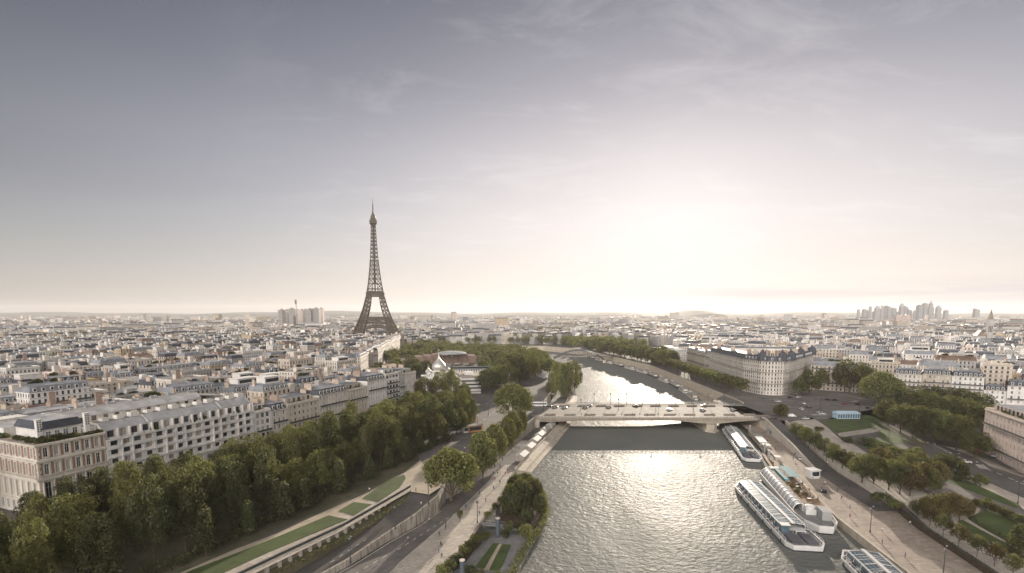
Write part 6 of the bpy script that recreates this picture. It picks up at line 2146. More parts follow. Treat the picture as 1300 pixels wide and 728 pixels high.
# pontoons at the landing stages
def pontoon(label, a, b_, W2, boxes):
    a, b_ = Vector(a), Vector(b_); d = b_ - a; L = d.length; c = (a + b_) / 2
    e = empty('pontoon', (c.x, c.y, 0), math.atan2(d.y, d.x) - R(90), label, 'pontoon', 'landing pontoons on the right bank')
    mb = MB(); mb.box(-W2 / 2, W2 / 2, -L / 2, L / 2, -.5, 1.0); mb.build('float', M['boat_dark'], e)
    mb = MB(); mb.box(-W2 / 2 - .1, W2 / 2 + .1, -L / 2 - .1, L / 2 + .1, 1.0, 1.15); mb.build('deck', M['timber'], e)
    mb = MB()
    for s in (-1, 1):
        mb.box(s * W2 * .48 - .04, s * W2 * .48 + .04, -L / 2, L / 2, 2.05, 2.13)
        for k in range(int(L / 2) + 1): mb.box(s * W2 * .48 - .04, s * W2 * .48 + .04, -L / 2 + 2 * k - .04, -L / 2 + 2 * k + .04, 1.15, 2.05)
    mb.build('railing', M['boat_white'], e)
    for nm, x0, x1, y0, y1, h, m1 in boxes:
        mb = MB(); mb.box(x0 + .25, x1 - .25, y0 + .25, y1 - .25, 1.15, h - .2, 1); mb.box(x0, x1, y0, y1, h - .2, h, 0)
        mb.build(nm, [M[m1], M['shade']], e)
    for k in range(10):
        mb = MB(); mb.box(-1.3, 1.3, -.3, .3, 0, .45); mb.box(-1.3, 1.3, .24, .3, .45, .95); mb.build('bench', M['stone_light'], e, (rr.uniform(-1, 1), -L / 2 + 3 + k * (L - 6) / 10, 1.15))
    return e


pontoon('cluttered dark pontoon with white cabin roofs beside the boat near the bridge', (141.5, 276), (151, 312), 6.0, (('cabin', -2.6, 1.6, -8, 6, 3.8, 'boat_white'), ('cabin', -1.5, 2.5, 8, 15, 3.4, 'tarp'), ('kiosk', -2, 2, -15, -10, 3.6, 'boat_white')))
pontoon('brown landing pontoon with rows of pale benches below the descending ramp', (128.3, 236), (138.5, 270), 6.5, (('kiosk', .2, 3, 2, 6, 4.0, 'boat_white'),))
for i, (x, y) in enumerate(((134.6, 262), (138.8, 275), (152.4, 322))):
    e = empty('mooring_post', (x, y, -2), 0, ('pale steel mooring post at the near end of the pontoons', 'pale steel mooring post between the two pontoons', 'pale steel mooring post nearest the bridge')[i], 'mooring post', 'mooring posts by the pontoons')
    mb = MB(); mb.cyl((0, 0), .55, 0, 7.5, 10); mb.build('shaft', M['steel'], e)
    mb = MB(); mb.cyl((0, 0), .65, 7.5, 7.9, 10, 0, .2); mb.build('cap', M['boat_white'], e)

# moored barges upstream along the right bank
words_b = [(168, 470, 34, 'cream'), (172, 508, 30, 'white'), (175, 545, 38, 'dark'), (175.5, 590, 36, 'white'), (175.5, 634, 38, 'dark'), (171, 682, 34, 'cream'), (163, 724, 34, 'white'), (155, 768, 36, 'dark'), (147, 815, 36, 'white'), (140, 862, 34, 'cream'), (133, 905, 34, 'dark')]
for i, (x, y, L, tone) in enumerate(words_b):
    dx = (RQ_edge and 0)
    y2 = y + 20
    xa, xb = lerp_line([(q[0], q[1]) for q in RQ_edge], y - 15)[0], lerp_line([(q[0], q[1]) for q in RQ_edge], y + 15)[0]
    rz = math.atan2(30, xb - xa) - R(90)
    e = empty('houseboat', ((xa + xb) / 2 - 4.2, y, 0), rz, '%s %s houseboat moored upstream of the bridge on the right bank' % (words_n[i], {'cream': 'cream cabined', 'white': 'white', 'dark': 'dark hulled'}[tone]), 'boat', 'houseboats moored along the right bank')
    o = boat_outline(L, 5.6, 2.2, 1.5)
    mb = MB(); mb.frustum(shrink(o, (.9, .97)), o, -.5, 1.5, 0, 0); mb.build('hull', M['boat_dark' if tone == 'dark' else 'boat_white'], e)
    mb = MB(); mb.face([(x_ * .97, y_ * .99, 1.53) for x_, y_ in o]); mb.build('deck', M['timber'], e)
    mb = MB(); mb.box(-2.0, 2.0, -L * .32, L * .24, 1.55, 3.3, 0); mb.box(-2.2, 2.2, -L * .33, L * .25, 3.3, 3.45, 1)
    for s in (-1, 1):
        for k in range(6): mb.face([(s * 2.02, -L * .28 + k * L * .085, 2.1), (s * 2.02, -L * .28 + k * L * .085 + 1.6, 2.1), (s * 2.02, -L * .28 + k * L * .085 + 1.6, 2.9), (s * 2.02, -L * .28 + k * L * .085, 2.9)], 2)
    mb.build('cabin', [M['plain_cream' if tone == 'cream' else 'boat_white'], M['tarp'], M['glass']], e)
    mb = MB(); mb.box(-1.5, 1.5, L * .28, L * .37, 1.55, 4.2, 0); mb.box(-1.7, 1.7, L * .275, L * .375, 4.2, 4.35, 0); mb.box(-1.52, 1.52, L * .279, L * .371, 3.0, 3.8, 1)
    mb.build('wheelhouse', [M['boat_white'], M['glass']], e)

# ---- floating gardens at the lower edge
def raft(label, poly, z=1.0, m='deck_grey'):
    e = empty('garden_raft', (0, 0, 0), 0, label, 'raft', 'rafts of the floating garden')
    pl2 = [tuple(P(a, b_, z)[:2]) for a, b_ in poly]
    area = sum(pl2[i - 1][0] * pl2[i][1] - pl2[i][0] * pl2[i - 1][1] for i in range(len(pl2)))
    if area < 0: pl2 = pl2[::-1]
    cx_ = sum(p[0] for p in pl2) / len(pl2); cy_ = sum(p[1] for p in pl2) / len(pl2)
    e.location = (cx_, cy_, 0)
    loc = [(x - cx_, y - cy_) for x, y in pl2]
    mb = MB(); mb.prism(loc, -.6, z - .12); mb.build('float', M['concrete'], e)
    mb = MB(); mb.prism(ring_(loc, .15), z - .115, z + .02); mb.build('deck', M[m], e)
    return e, (cx_, cy_)


e, cc = raft('garden raft with grass beds and grey paths at the lower edge, inside the leafy rim', [(548, 750), (584, 712), (606, 690), (628, 679), (662, 679), (683, 676), (664, 712), (648, 750)])
def on_raft(e, cc, nm, poly, m, z0, z1):
    pl2 = [P(a, b_, z0) for a, b_ in poly]; pl2 = [(p.x - cc[0], p.y - cc[1]) for p in pl2]
    area = sum(pl2[i - 1][0] * pl2[i][1] - pl2[i][0] * pl2[i - 1][1] for i in range(len(pl2)))
    mb = MB(); mb.prism(pl2 if area > 0 else pl2[::-1], z0, z1); return mb.build(nm, M[m], e)
on_raft(e, cc, 'grass_bed', [(604, 720), (626, 691), (633, 691), (615, 723)], 'lawn', 1.03, 1.4)
on_raft(e, cc, 'grass_bed', [(622, 724), (638, 692), (648, 693), (634, 726)], 'lawn', 1.03, 1.4)
on_raft(e, cc, 'flower_bed', [(614, 723), (633, 691.5), (637, 692), (621, 724)], 'gravel', 1.03, 1.25)
on_raft(e, cc, 'planting_bed', [(570, 722), (590, 704), (604, 692), (612, 690), (600, 702), (584, 722)], 'soil', 1.03, 1.5)
e2, cc2 = raft('shaded garden raft under the dense bushes, with a grey path and a white sail', [(634, 668), (636, 640), (640, 622), (668, 606), (688, 626), (694, 650), (690, 662), (676, 672)], 1.05, 'soil')
for i, (px, py, h) in enumerate(((632, 682, 7.6), (587, 735, 6.5))):
    p = P(px, py, 1.0)
    q = empty('guide_pile', (p.x, p.y, -3), 0, ('blue grey cylindrical guide pile with a pale top, in the middle of the garden raft', 'blue grey cylindrical guide pile with a pale top, cut by the lower edge')[i], 'pile', 'guide piles of the floating garden')
    mb = MB(); mb.cyl((0, 0), .75, 0, 3 + h, 14); mb.build('shaft', M['roof_slate'] if False else M['pile_blue'] if 'pile_blue' in M else mat('pile_blue', (.075, .09, .105), .7), q)
    mb = MB(); mb.cyl((0, 0), .8, 3 + h, 3.25 + h, 14); mb.build('cap', M['stone_light'], q)
g = empty('gangway', (0, 0, 0), 0, 'small pale gangway with railings from the promenade to the garden raft', 'gangway')
a, b_ = P(612, 665, 2.6), P(651, 669, 1.3)
mb = MB(); mb.bar(a, b_, 2.2, .2); mb.build('walkway', M['steel'], g)
for s in (-1, 1):
    mb = MB(); off = Vector((0, s * 1.05, 0))
    mb.bar(a + off + Vector((0, 0, 1)), b_ + off + Vector((0, 0, 1)), .07)
    for k in range(8):
        p = a.lerp(b_, k / 7) + off; mb.bar(p, p + Vector((0, 0, 1)), .06)
    mb.build('railing', M['steel'], g)
p = P(676, 645, 1.1)
sl_ = empty('shade_sail', (p.x, p.y, 1.07), 0, 'small white shade sail among the bushes of the garden raft', 'sail')
mb = MB()
for (x, y) in ((-2, -2), (2.2, -1.5), (1.5, 2.4)): mb.bar((x, y, 0), (x, y, 3.4), .1)
mb.build('mast', M['steel'], sl_)
mb = MB(); mb.face([(-2, -2, 3.2), (2.2, -1.5, 3.5), (0, 0, 2.9)]); mb.face([(2.2, -1.5, 3.5), (1.5, 2.4, 4.0), (0, 0, 2.9)]); mb.face([(1.5, 2.4, 4.0), (-2, -2, 3.2), (0, 0, 2.9)])
mb.build('canvas', M['white_paint'], sl_)
# leafy rim and bushes
rim = [P(a, b_, 1.0) for a, b_ in ((643, 745), (654, 722), (668, 700), (680, 682), (690, 668), (694, 650), (690, 632), (680, 618))]
hedge('hedge', [(p.x, p.y) for p in rim], 2.0, 2.1, 'thick green leafy rim of the floating garden along the open river', FOLIAGE_LIGHT, lambda y: .9, .24, 30)
series('bush', 'thicket0', [(649, 656, 42, 13), (662, 652, 44, 16), (675, 643, 38, 15), (656, 640, 38, 14), (684, 652, 26, 10), (669, 664, 20, 9), (666, 630, 30, 12)], '%s large dark bush of the clump at the head of the floating garden', 'large bushes of the floating garden', False, 'tree', 1.0)
series('shrub', ('bush1', 'bush0'), [(646, 676, 14, 7), (641, 684, 10, 6), (668, 688, 22, 9), (664, 676, 14, 8), (606, 690, 12, 10), (598, 700, 14, 9), (590, 706, 14, 9), (580, 716, 13, 10), (616, 685, 10, 8), (572, 725, 14, 10), (562, 733, 16, 10), (596, 732, 14, 9), (610, 736, 12, 8), (630, 738, 12, 8)], '%s low shrub planted on the lower garden raft, counted from the pile outward', 'low shrubs of the garden raft', False, 'shrub', 1.0)
series('shrub', ('bush1', 'bush0'), [(636, 640, 9, 5), (628, 648, 9, 5), (619, 657, 8, 5)], '%s shrub in the strip along the promenade edge by the gangway', 'shrubs along the promenade edge', False, 'shrub', 2.5)
series('shrub', 'bush1', [(584, 659, 12, 4)], '%s small potted shrub alone between the quay road and promenade', None, False, 'shrub', 2.5)
# ---------------------------------------------------------------- vehicles, people, lamps, small furniture
def make_car(name, body, van=False):
    e = empty(name, (0, -400, 0))
    mb = MB()
    L, W2, H2 = (5.2, 1.95, .95) if van else (4.3, 1.8, .78)
    prof = [(-L / 2, .35), (L / 2, .35), (L / 2, .62), (L / 2 - .15, H2 - .05), (L / 2 - 1.1, H2 + .06), (-L / 2 + .3, H2 + .06), (-L / 2, H2 - .1)]
    for s in (-1, 1):
        f = [(x, s * W2 / 2, z) for x, z in prof]; mb.face(f if s < 0 else f[::-1])
    n = len(prof)
    for i in range(n):
        (xa, za), (xb, zb) = prof[i], prof[(i + 1) % n]
        mb.face([(xa, -W2 / 2, za), (xa, W2 / 2, za), (xb, W2 / 2, zb), (xb, -W2 / 2, zb)])
    top = H2 + (1.15 if van else .62)
    x0, x1 = (-L / 2 + .1, L / 2 - 1.0) if van else (-L / 2 + .45, L / 2 - 1.25)
    xa, xb = (-L / 2 + .25, L / 2 - 1.7) if van else (-L / 2 + 1.0, L / 2 - 2.0)
    mb.box(xa, xb, -W2 / 2 + .17, W2 / 2 - .17, top - .06, top)
    mb.build('body', body, e)
    mb = MB()
    mb.frustum([(x0, -W2 / 2 + .05), (x1, -W2 / 2 + .05), (x1, W2 / 2 - .05), (x0, W2 / 2 - .05)], [(xa, -W2 / 2 + .18), (xb, -W2 / 2 + .18), (xb, W2 / 2 - .18), (xa, W2 / 2 - .18)], H2 + .06, top - .06)
    mb.build('window', M['glass'] if not van else body, e)
    if van:
        mb = MB(); mb.face([(x1 - .05, -W2 / 2 + .2, H2 + .12), (x1 - .05, W2 / 2 - .2, H2 + .12), (xb + .12, W2 / 2 - .25, top - .15), (xb + .12, -W2 / 2 + .25, top - .15)]); mb.build('windscreen', M['glass'], e)
    wm_ = MB()
    for i in range(12):
        a0, a1 = 2 * math.pi * i / 12, 2 * math.pi * (i + 1) / 12
        r_ = .33
        A_ = [(r_ * math.cos(a), y, r_ * math.sin(a)) for y, a in ((-.1, a0), (.1, a0), (.1, a1), (-.1, a1))]
        wm_.face(A_)
        for y in (-.1, .1): wm_.face([(0, y, 0), (r_ * math.cos(a0), y, r_ * math.sin(a0)), (r_ * math.cos(a1), y, r_ * math.sin(a1))])
    wmesh = wm_.mesh('wheel', M['rubber'])
    for sx in (-1, 1):
        for sy in (-1, 1): place('wheel', wmesh, e, (sx * L * .3, sy * (W2 / 2 - .06), .33))
    for sy in (-1, 1):
        mb = MB(); mb.box(L / 2 - .02, L / 2 + .03, sy * .62 - .18, sy * .62 + .18, .55, .7); mb.build('headlight', M['lamp_glow_off'], e)
    return e


CARS = {'white': make_car('parked_car', M['car_white']), 'black': make_car('parked_car', M['car_black']), 'grey': make_car('parked_car', M['car_grey']),
        'red': make_car('parked_car', M['car_red']), 'blue': make_car('parked_car', M['car_blue']), 'white van': make_car('delivery_van', M['car_white'], True)}
used = set()
def put_car(kind, loc, deg, label, group):
    src = CARS[kind]
    o = src if kind not in used else dup(src, loc)
    used.add(kind)
    o.location = loc; o.rotation_euler = (0, 0, R(deg))
    o['label'] = label; o['category'] = 'van' if 'van' in kind else 'car'; o['group'] = group
    return o


def zup(p, dz=.0): return (p.x, p.y, p.z + dz)


def place_cars(items, group, fmt, right=False, dz=0.0, z=None):
    for i, (kind, px, py, deg) in enumerate(items):
        p = PR(px, py) if right else P(px, py, GZ if z is None else z)
        put_car(kind, zup(p, dz), deg, fmt % (words_n[i], kind + (' car' if 'van' not in kind else '')), group)


place_cars([('black', 697, 516.5, 180), ('black', 704.5, 517.5, 180), ('grey', 716.5, 518, 180), ('black', 743, 518, 180), ('grey', 748, 515.5, 180), ('black', 772.5, 517.5, 180), ('black', 807, 516, 180), ('grey', 893.5, 515.5, 180), ('black', 892, 521.5, 0), ('grey', 930, 521, 0), ('grey', 931, 514.5, 180), ('white', 850, 520.5, 0)],
           'cars on the road bridge', '%s vehicle from the left bank on the road bridge, a %s', dz=.05)
place_cars([('white van', 991, 500, 10), ('black', 1003, 505.5, 20), ('white', 1013.5, 505, 30), ('grey', 982, 509, 5), ('white', 988, 510.5, 10), ('white', 1020, 513, 80), ('white', 1017, 520, 85), ('black', 1027, 518, 0), ('grey', 999, 518, -20), ('black', 1051, 508.5, 0), ('black', 1060, 509, 0), ('red', 1073, 514, 10), ('black', 1089, 514.5, 80), ('black', 1101.5, 519, 60), ('white', 1044, 526, 10), ('white', 1039, 525, 80), ('white van', 1005, 529.5, 0), ('white', 1023, 532.5, 10), ('black', 1043, 490, 80), ('white', 1047, 484, 80), ('grey', 970, 506, 10)],
           'cars on the busy square', '%s vehicle on the busy square, a %s, counted by eye from its near row', True, .08)
place_cars([('white', 1226, 588, -36), ('black', 1263, 582, -40), ('black', 1288, 591, -40), ('red', 1240, 574, -36)], 'cars on the right boulevard', '%s vehicle on the boulevard by the pinkish house, a %s', True, .2)
place_cars([('black', 1046, 625, 60), ('grey', 1004, 569, 62), ('white van', 997, 561, 62), ('grey', 989, 556, 62), ('grey', 1011, 577, 62), ('white', 1016, 583, 62)], 'cars parked on the right quay', '%s vehicle parked on the right quay, a %s, counted from the quay kiosk', False, .04, 2.5)
place_cars([('white', 606, 515, 30), ('white van', 591, 527, 60), ('grey', 620, 512, 50), ('blue', 634, 508, 20)], 'cars at the left crossroads', '%s vehicle at the left crossroads, a %s', False, .1)
place_cars([('grey', 4, 490, 70), ('white', 8, 520, 70), ('black', 13, 560, 70), ('grey', 20, 590, 70)], 'cars in the left side street', '%s vehicle in the street left of the brick corner house, a %s', False, .1)

bus = empty('white_bus', zup(P(684, 516, GZ), .05), 0, 'white bus with dark windows leaving the left end of the bridge', 'bus')
mb = MB(); mb.box(-6, 6, -1.25, 1.25, .4, 3.1); mb.box(-5.8, 5.8, -1.15, 1.15, 3.1, 3.25); mb.build('body', M['car_white'], bus)
mb = MB()
for s in (-1, 1):
    for k in range(6): mb.box(-5.6 + k * 1.9, -3.9 + k * 1.9, s * 1.26 - .01, s * 1.26 + .01, 1.5, 2.6)
mb.box(5.99, 6.02, -1.1, 1.1, 1.2, 2.7); mb.build('window', M['glass'], bus)
for sx in (-3.8, 3.6):
    for sy in (-1, 1):
        mb = MB(); mb.box(-.45, .45, -.15, .15, 0, .9); mb.build('wheel', M['rubber'], bus, (sx, sy * 1.15, 0))


# ---- people
def make_person(tone, walking):
    sk = {'hip': (0, 0, .95), 'chest': (0, 0, 1.28), 'neck': (0, 0, 1.48), 'head': (0, .02, 1.62), 'top': (0, .02, 1.72)}
    st = .22 if walking else .03
    V = [(0, 0, .95), (0, 0, 1.15), (0, .01, 1.38), (0, .01, 1.5), (0, .02, 1.6), (0, .02, 1.7)]
    Rr = [.15, .14, .17, .06, .10, .085]
    E_ = [(0, 1), (1, 2), (2, 3), (3, 4), (4, 5)]
    def add(v, r, to):
        V.append(v); Rr.append(r); E_.append((to, len(V) - 1)); return len(V) - 1
    for s in (-1, 1):
        f = s * st
        k = add((s * .1, f * .1, .86), .10, 0); k = add((s * .11, f * .6 + .02, .5), .07, k); k = add((s * .11, f * 1.25 - (.06 if f < 0 else 0), .09), .048, k); add((s * .115, f * 1.25 + .14, .045), .04, k)
        k = add((s * .2, .01, 1.4), .065, 2); k = add((s * .25, -f * .5, 1.13), .05, k); k = add((s * .26, -f * 1.0 + .08, .9), .04, k); add((s * .26, -f * 1.1 + .12, .82), .035, k)
    me = bpy.data.meshes.new('person'); me.from_pydata(V, E_, [])
    o = bpy.data.objects.new('tmp', me); COL.objects.link(o)
    m = o.modifiers.new('skin', 'SKIN')
    for i, r in enumerate(Rr):
        me.skin_vertices[0].data[i].radius = (r, r * .8 if i in (1, 2) else r)
    me.skin_vertices[0].data[0].use_root = True
    sb = o.modifiers.new('sub', 'SUBSURF'); sb.levels = 1; sb.render_levels = 1
    dg = bpy.context.evaluated_depsgraph_get()
    new = bpy.data.meshes.new_from_object(o.evaluated_get(dg))
    bpy.data.objects.remove(o)
    new.materials.clear()
    for mm in (M['skin'], M['cloth_' + tone], M['trousers']): new.materials.append(mm)
    for p in new.polygons:
        z, x = p.center.z, abs(p.center.x)
        p.material_index = 0 if (z > 1.49 or (x > .2 and z < .95)) else (1 if z > .93 else 2)
    hm_ = MB(); hm_.lathe([(.0, .125), (.07, .105), (.108, .05), (.112, 0), (.1, -.06)], 10)
    return new, hm_.mesh('hair', M['hair'])


mat('skin', (.45, .28, .20), .6); mat('hair', (.05, .035, .025), .7); mat('trousers', (.05, .055, .075), .9)
for k_, c_ in (('dark', (.04, .04, .05)), ('white', (.6, .59, .57)), ('red', (.35, .06, .05)), ('blue', (.08, .13, .26))): mat('cloth_' + k_, c_, .9)
PEOPLE = {(t, w): make_person(t, w) for t in ('dark', 'white', 'red', 'blue') for w in (True, False)}
pr_ = random.Random(8)
def person(px, py, z, tone, walk, rz, label, group=None, right=False, dz=.0):
    p = PR(px, py) if right else P(px, py, z)
    body, hair = PEOPLE[(tone, walk)]
    o = place('person', body, None, zup(p, dz), R(rz))
    tag(o, label, 'person', group)
    place('hair', hair, o, (0, .015, 1.63))
    return o


person(559.6, 693.5, 2.5, 'dark', True, -20, 'person in dark clothes walking on the pale promenade, farther of the two near the garden', dz=.05)
person(557, 703, 2.5, 'blue', True, -20, 'person in blue top walking on the pale promenade, nearer of the two near the garden', dz=.05)
grp = 'people on the left quay road'
for i, (x, y, t, w) in enumerate(((611.5, 615, 'dark', True), (613, 609, 'dark', True), (626, 603, 'dark', False), (629, 602.5, 'white', False), (632, 603.5, 'dark', False), (635, 602.5, 'red', False), (638, 585, 'dark', True), (635, 594, 'dark', True), (632, 589, 'white', True), (654, 570, 'dark', False), (656.5, 570, 'dark', False), (659, 570.5, 'blue', False), (544.6, 663, 'white', True), (518, 687, 'white', True), (650, 574, 'red', True), (566, 668, 'dark', True))):
    person(x, y, 2.5, t, w, pr_.uniform(0, 360), '%s person on the left quay road, counted by distance groups, wearing a %s top' % (words_n[i].capitalize(), t), grp, dz=.03)
for i, (x, y, t) in enumerate(((466.5, 623.5, 'dark'), (469, 624.5, 'white'))):
    person(x, y, 9, t, True, 30, ('left', 'right')[i] + ' one of the pair walking on the gravel path by the lawns', 'pair on the gravel path', dz=.07)
for i, (x, y, t) in enumerate(((522, 632, 'dark'), (521, 628, 'dark'), (534.7, 643, 'white'), (528, 626, 'dark'), (552, 585, 'dark'), (583, 577, 'red'), (540, 600, 'dark'), (597, 566, 'dark'), (590, 572, 'white'), (604, 556, 'dark'))):
    person(x, y, 8.9, t, True, pr_.uniform(0, 360), '%s person from the head of the sunken road towards the crossroads, in a %s top' % (words_n[i].capitalize(), t), 'people round the left crossroads', dz=.18)
for i, (x, y, t, w) in enumerate(((1063, 624, 'dark', True), (1068.6, 623, 'red', True), (1077, 620, 'dark', False), (1084, 621, 'dark', False), (1155, 667, 'white', False), (1036, 606, 'dark', True), (1022, 600, 'white', True))):
    person(x, y, 2.5, t, w, pr_.uniform(0, 360), '%s person on the right cobbled quay, in a %s top' % (words_n[i].capitalize(), t), 'people on the right quay', dz=.05)
for i, (x, y, t) in enumerate(((738, 527.5, 'dark'), (744, 527, 'dark'), (766, 528, 'white'), (803, 527.5, 'dark'), (806, 527.5, 'red'), (822, 527.5, 'dark'), (836, 528, 'blue'), (862, 527.5, 'dark'), (905, 527.5, 'dark'))):
    person(x, y, 9.17, t, True, 90 + pr_.uniform(-20, 20), '%s walker from the left on the near footway of the bridge, in a %s top' % (words_n[i].capitalize(), t), 'walkers on the bridge')
for i, (x, y, t) in enumerate(((1087, 531, 'white'), (1012, 560, 'dark'), (1026, 570, 'dark'), (1050, 590, 'white'), (1100, 610, 'dark'), (1240, 590, 'white'), (1175, 676, 'dark'), (996, 541, 'dark'))):
    person(x, y, 9, t, True, pr_.uniform(0, 360), '%s walker on the upper walkways of the right bank, in a %s top' % (words_n[i].capitalize(), t), 'walkers on the right bank walkways', True, .1)


pb_ = random.Random(31)
tops = ('dark', 'white', 'red', 'blue')
cnt = 0
for k in range(14):                                       # strollers along the pale promenade, in pairs and singly
    y = 150 + k * 6.6 + pb_.uniform(-1.5, 1.5)
    a, c = lerp_line(prom_l, y)[0], lerp_line(prom_r, y)[0]
    t = pb_.choice(tops); x = pb_.uniform(a + 1.5, c - 1.5)
    o = place('person', PEOPLE[(t, True)][0], None, (x, y, 2.55), R(pb_.choice((-20, 160)) + pb_.uniform(-12, 12)))
    tag(o, '%s stroller from the near end of the pale promenade, in a %s top' % (words_n[k].capitalize(), t), 'person', 'strollers on the pale promenade')
    place('hair', PEOPLE[(t, True)][1], o, (0, .015, 1.63))
for k in range(16):                                       # people along the right quay and its boats
    y = 150 + k * 9.5 + pb_.uniform(-2, 2)
    x = lerp_line(RQ_edge, y)[0] + pb_.uniform(2.5, 9)
    t = pb_.choice(tops); w_ = pb_.random() < .6
    o = place('person', PEOPLE[(t, w_)][0], None, (x, y, 2.53), R(pb_.uniform(0, 360)))
    tag(o, '%s visitor from the near end beside the moored boats, in a %s top' % (words_n[k].capitalize(), t), 'person', 'visitors beside the moored boats')
    place('hair', PEOPLE[(t, w_)][1], o, (0, .015, 1.63))

# ---- lamps
mat('lamp_dark', (.16, .15, .14), .3)  # dark tone stands for lanterns seen against the light
def make_lamp(name, h, twin):
    e = empty(name, (0, -420, 0))
    mb = MB(); mb.lathe([(.26, 0), (.24, .7), (.13, 1.0), (.10, h)], 8); mb.build('post', M['rail'], e)
    if twin == 'globe':
        mb = MB(); mb.lathe([(.08, 0), (.42, .2), (.48, .6), (.3, .95), (0, 1.1)], 8); l_ = mb.build('lantern', M['lamp_dark'], e, (0, 0, h))
        mb = MB(); mb.lathe([(.5, 0), (.52, .08), (.18, .4), (0, .5)], 8); mb.build('cap', M['rail'], l_, (0, 0, .75))
    else:
        for s in ((-1, 1) if twin else (1,)):
            mb = MB(); mb.tube([(0, 0, h - .3), (s * .7, 0, h + .25), (s * 1.5, 0, h + .3)], .05, 5); a_ = mb.build('arm', M['rail'], e)
            mb = MB(); mb.box(s * 1.5 - .4, s * 1.5 + .4, -.16, .16, h + .2, h + .36); mb.build('lamp_head', M['steel'], a_)
    return e


LG, LA = make_lamp('street_lamp', 7.0, 'globe'), make_lamp('street_lamp', 8.5, True)
lused = set()
def lamp(src, loc, label, group, rz=0):
    o = dup(src, loc, rz) if src.name in lused else src
    lused.add(src.name); o.location = loc; o.rotation_euler = (0, 0, rz)
    o['label'] = label; o['category'] = 'lamp'; o['group'] = group


for i in range(9):
    lamp(LG, (62 + i * 12.3, 382.2, 9.17), '%s lantern post from the left along the far side of the bridge' % words_n[i], 'lantern posts of the bridge')
for i in range(6):
    lamp(LG, (22 + i * 26.5, 356.2, 9.2), '%s lantern post from the left in the middle strip of the bridge' % words_n[i], 'lantern posts of the bridge')
for i, (px, py, z) in enumerate(((1104.6, 676, 2.5), (1197, 733, 2.5), (1048, 598, 3), (1013, 560, 5.5))):
    lamp(LA, zup(P(px, py, z)), ('twin-armed lamp post on the sunlit cobbled quay beside the dinner boat', 'twin-armed lamp post on the cobbled quay at the lower edge', 'twin-armed lamp post at the foot of the ramp road', 'twin-armed lamp post halfway up the ramp road')[i], 'lamp posts of the right quay', R(40))
for i, (px, py, z) in enumerate(((606, 664, 2.5), (502, 672, 7), (544, 640, 8.8), (445, 715, 5.3))):
    lamp(LG, zup(P(px, py, z)), ('dark lantern post on the pale promenade beside the gangway', 'dark lantern post in the middle of the sunken road', 'dark lantern post at the head of the sunken road', 'dark lantern post low on the sunken road')[i], 'lantern posts of the left bank')
for i, (px, py) in enumerate(((1041, 520), (1091, 522), (1010, 514), (1180, 586), (1210, 600), (1292, 640), (1128, 560), (620, 528), (606, 548), (640, 512), (575, 560))):
    right = px > 700
    p = PR(px, py) if right else P(px, py, GZ)
    lamp(LA, zup(p, .1), '%s twin-armed street lamp of the %s' % (words_n[i] if right else words_n[i - 7], 'right bank square and boulevard' if right else 'left bank crossroads'), 'street lamps of the %s' % ('right bank' if right else 'left crossroads'), R(i * 37))

# ---- stalls, kiosks and pavilions
st0 = empty('covered_stall', (0, -440, 0), 0, None, 'stall', 'tarpaulin stalls on the left quay')
mb = MB(); mb.box(-4.6, 4.6, -2.2, 2.2, 0, 2.6, 1); mb.build('counter', [M['tarp'], M['shade']], st0)
mb = MB(); mb.face([(-4.9, -2.6, 2.5), (4.9, -2.6, 2.5), (4.9, 0, 3.9), (-4.9, 0, 3.9)]); mb.face([(4.9, 2.6, 2.5), (-4.9, 2.6, 2.5), (-4.9, 0, 3.9), (4.9, 0, 3.9)])
mb.face([(-4.9, -2.6, 2.5), (-4.9, 0, 3.9), (-4.9, 2.6, 2.5)]); mb.face([(4.9, -2.6, 2.5), (4.9, 2.6, 2.5), (4.9, 0, 3.9)]); mb.build('tarpaulin', M['tarp'], st0)
pts_ = [(668, 583), (677, 572), (684, 563), (690, 556), (696, 549), (703, 543)]
for i, (px, py) in enumerate(pts_):
    p = P(px, py, 2.5); o = st0 if i == 0 else dup(st0, (0, 0, 0))
    o.location = (p.x - 2, p.y, 2.52); o.rotation_euler = (0, 0, R(72))
    o['label'] = '%s grey tarpaulin stall from the near end of the row along the quay parapet' % words_n[i]


def kiosk(name, label, p, rz, w, d, h, wallm, roofm, cat='kiosk', glazed=True, over=.4):
    e = empty(name, p, rz, label, cat)
    mb = MB(); mb.box(-w / 2, w / 2, -d / 2, d / 2, 0, h); mb.build('wall', M[wallm], e)
    mb = MB(); mb.box(-w / 2 - over, w / 2 + over, -d / 2 - over, d / 2 + over, h + .003, h + .3); mb.build('roof', M[roofm], e)
    if glazed:
        mb = MB(); mb.box(-w * .4, w * .4, -d / 2 - .03, -d / 2 - .003, h * .3, h * .85); mb.build('window', M['glass'], e)
        mb = MB(); mb.box(w / 2 + .003, w / 2 + .03, -d * .35, d * .35, h * .3, h * .85); mb.build('window', M['glass'], e)
    return e


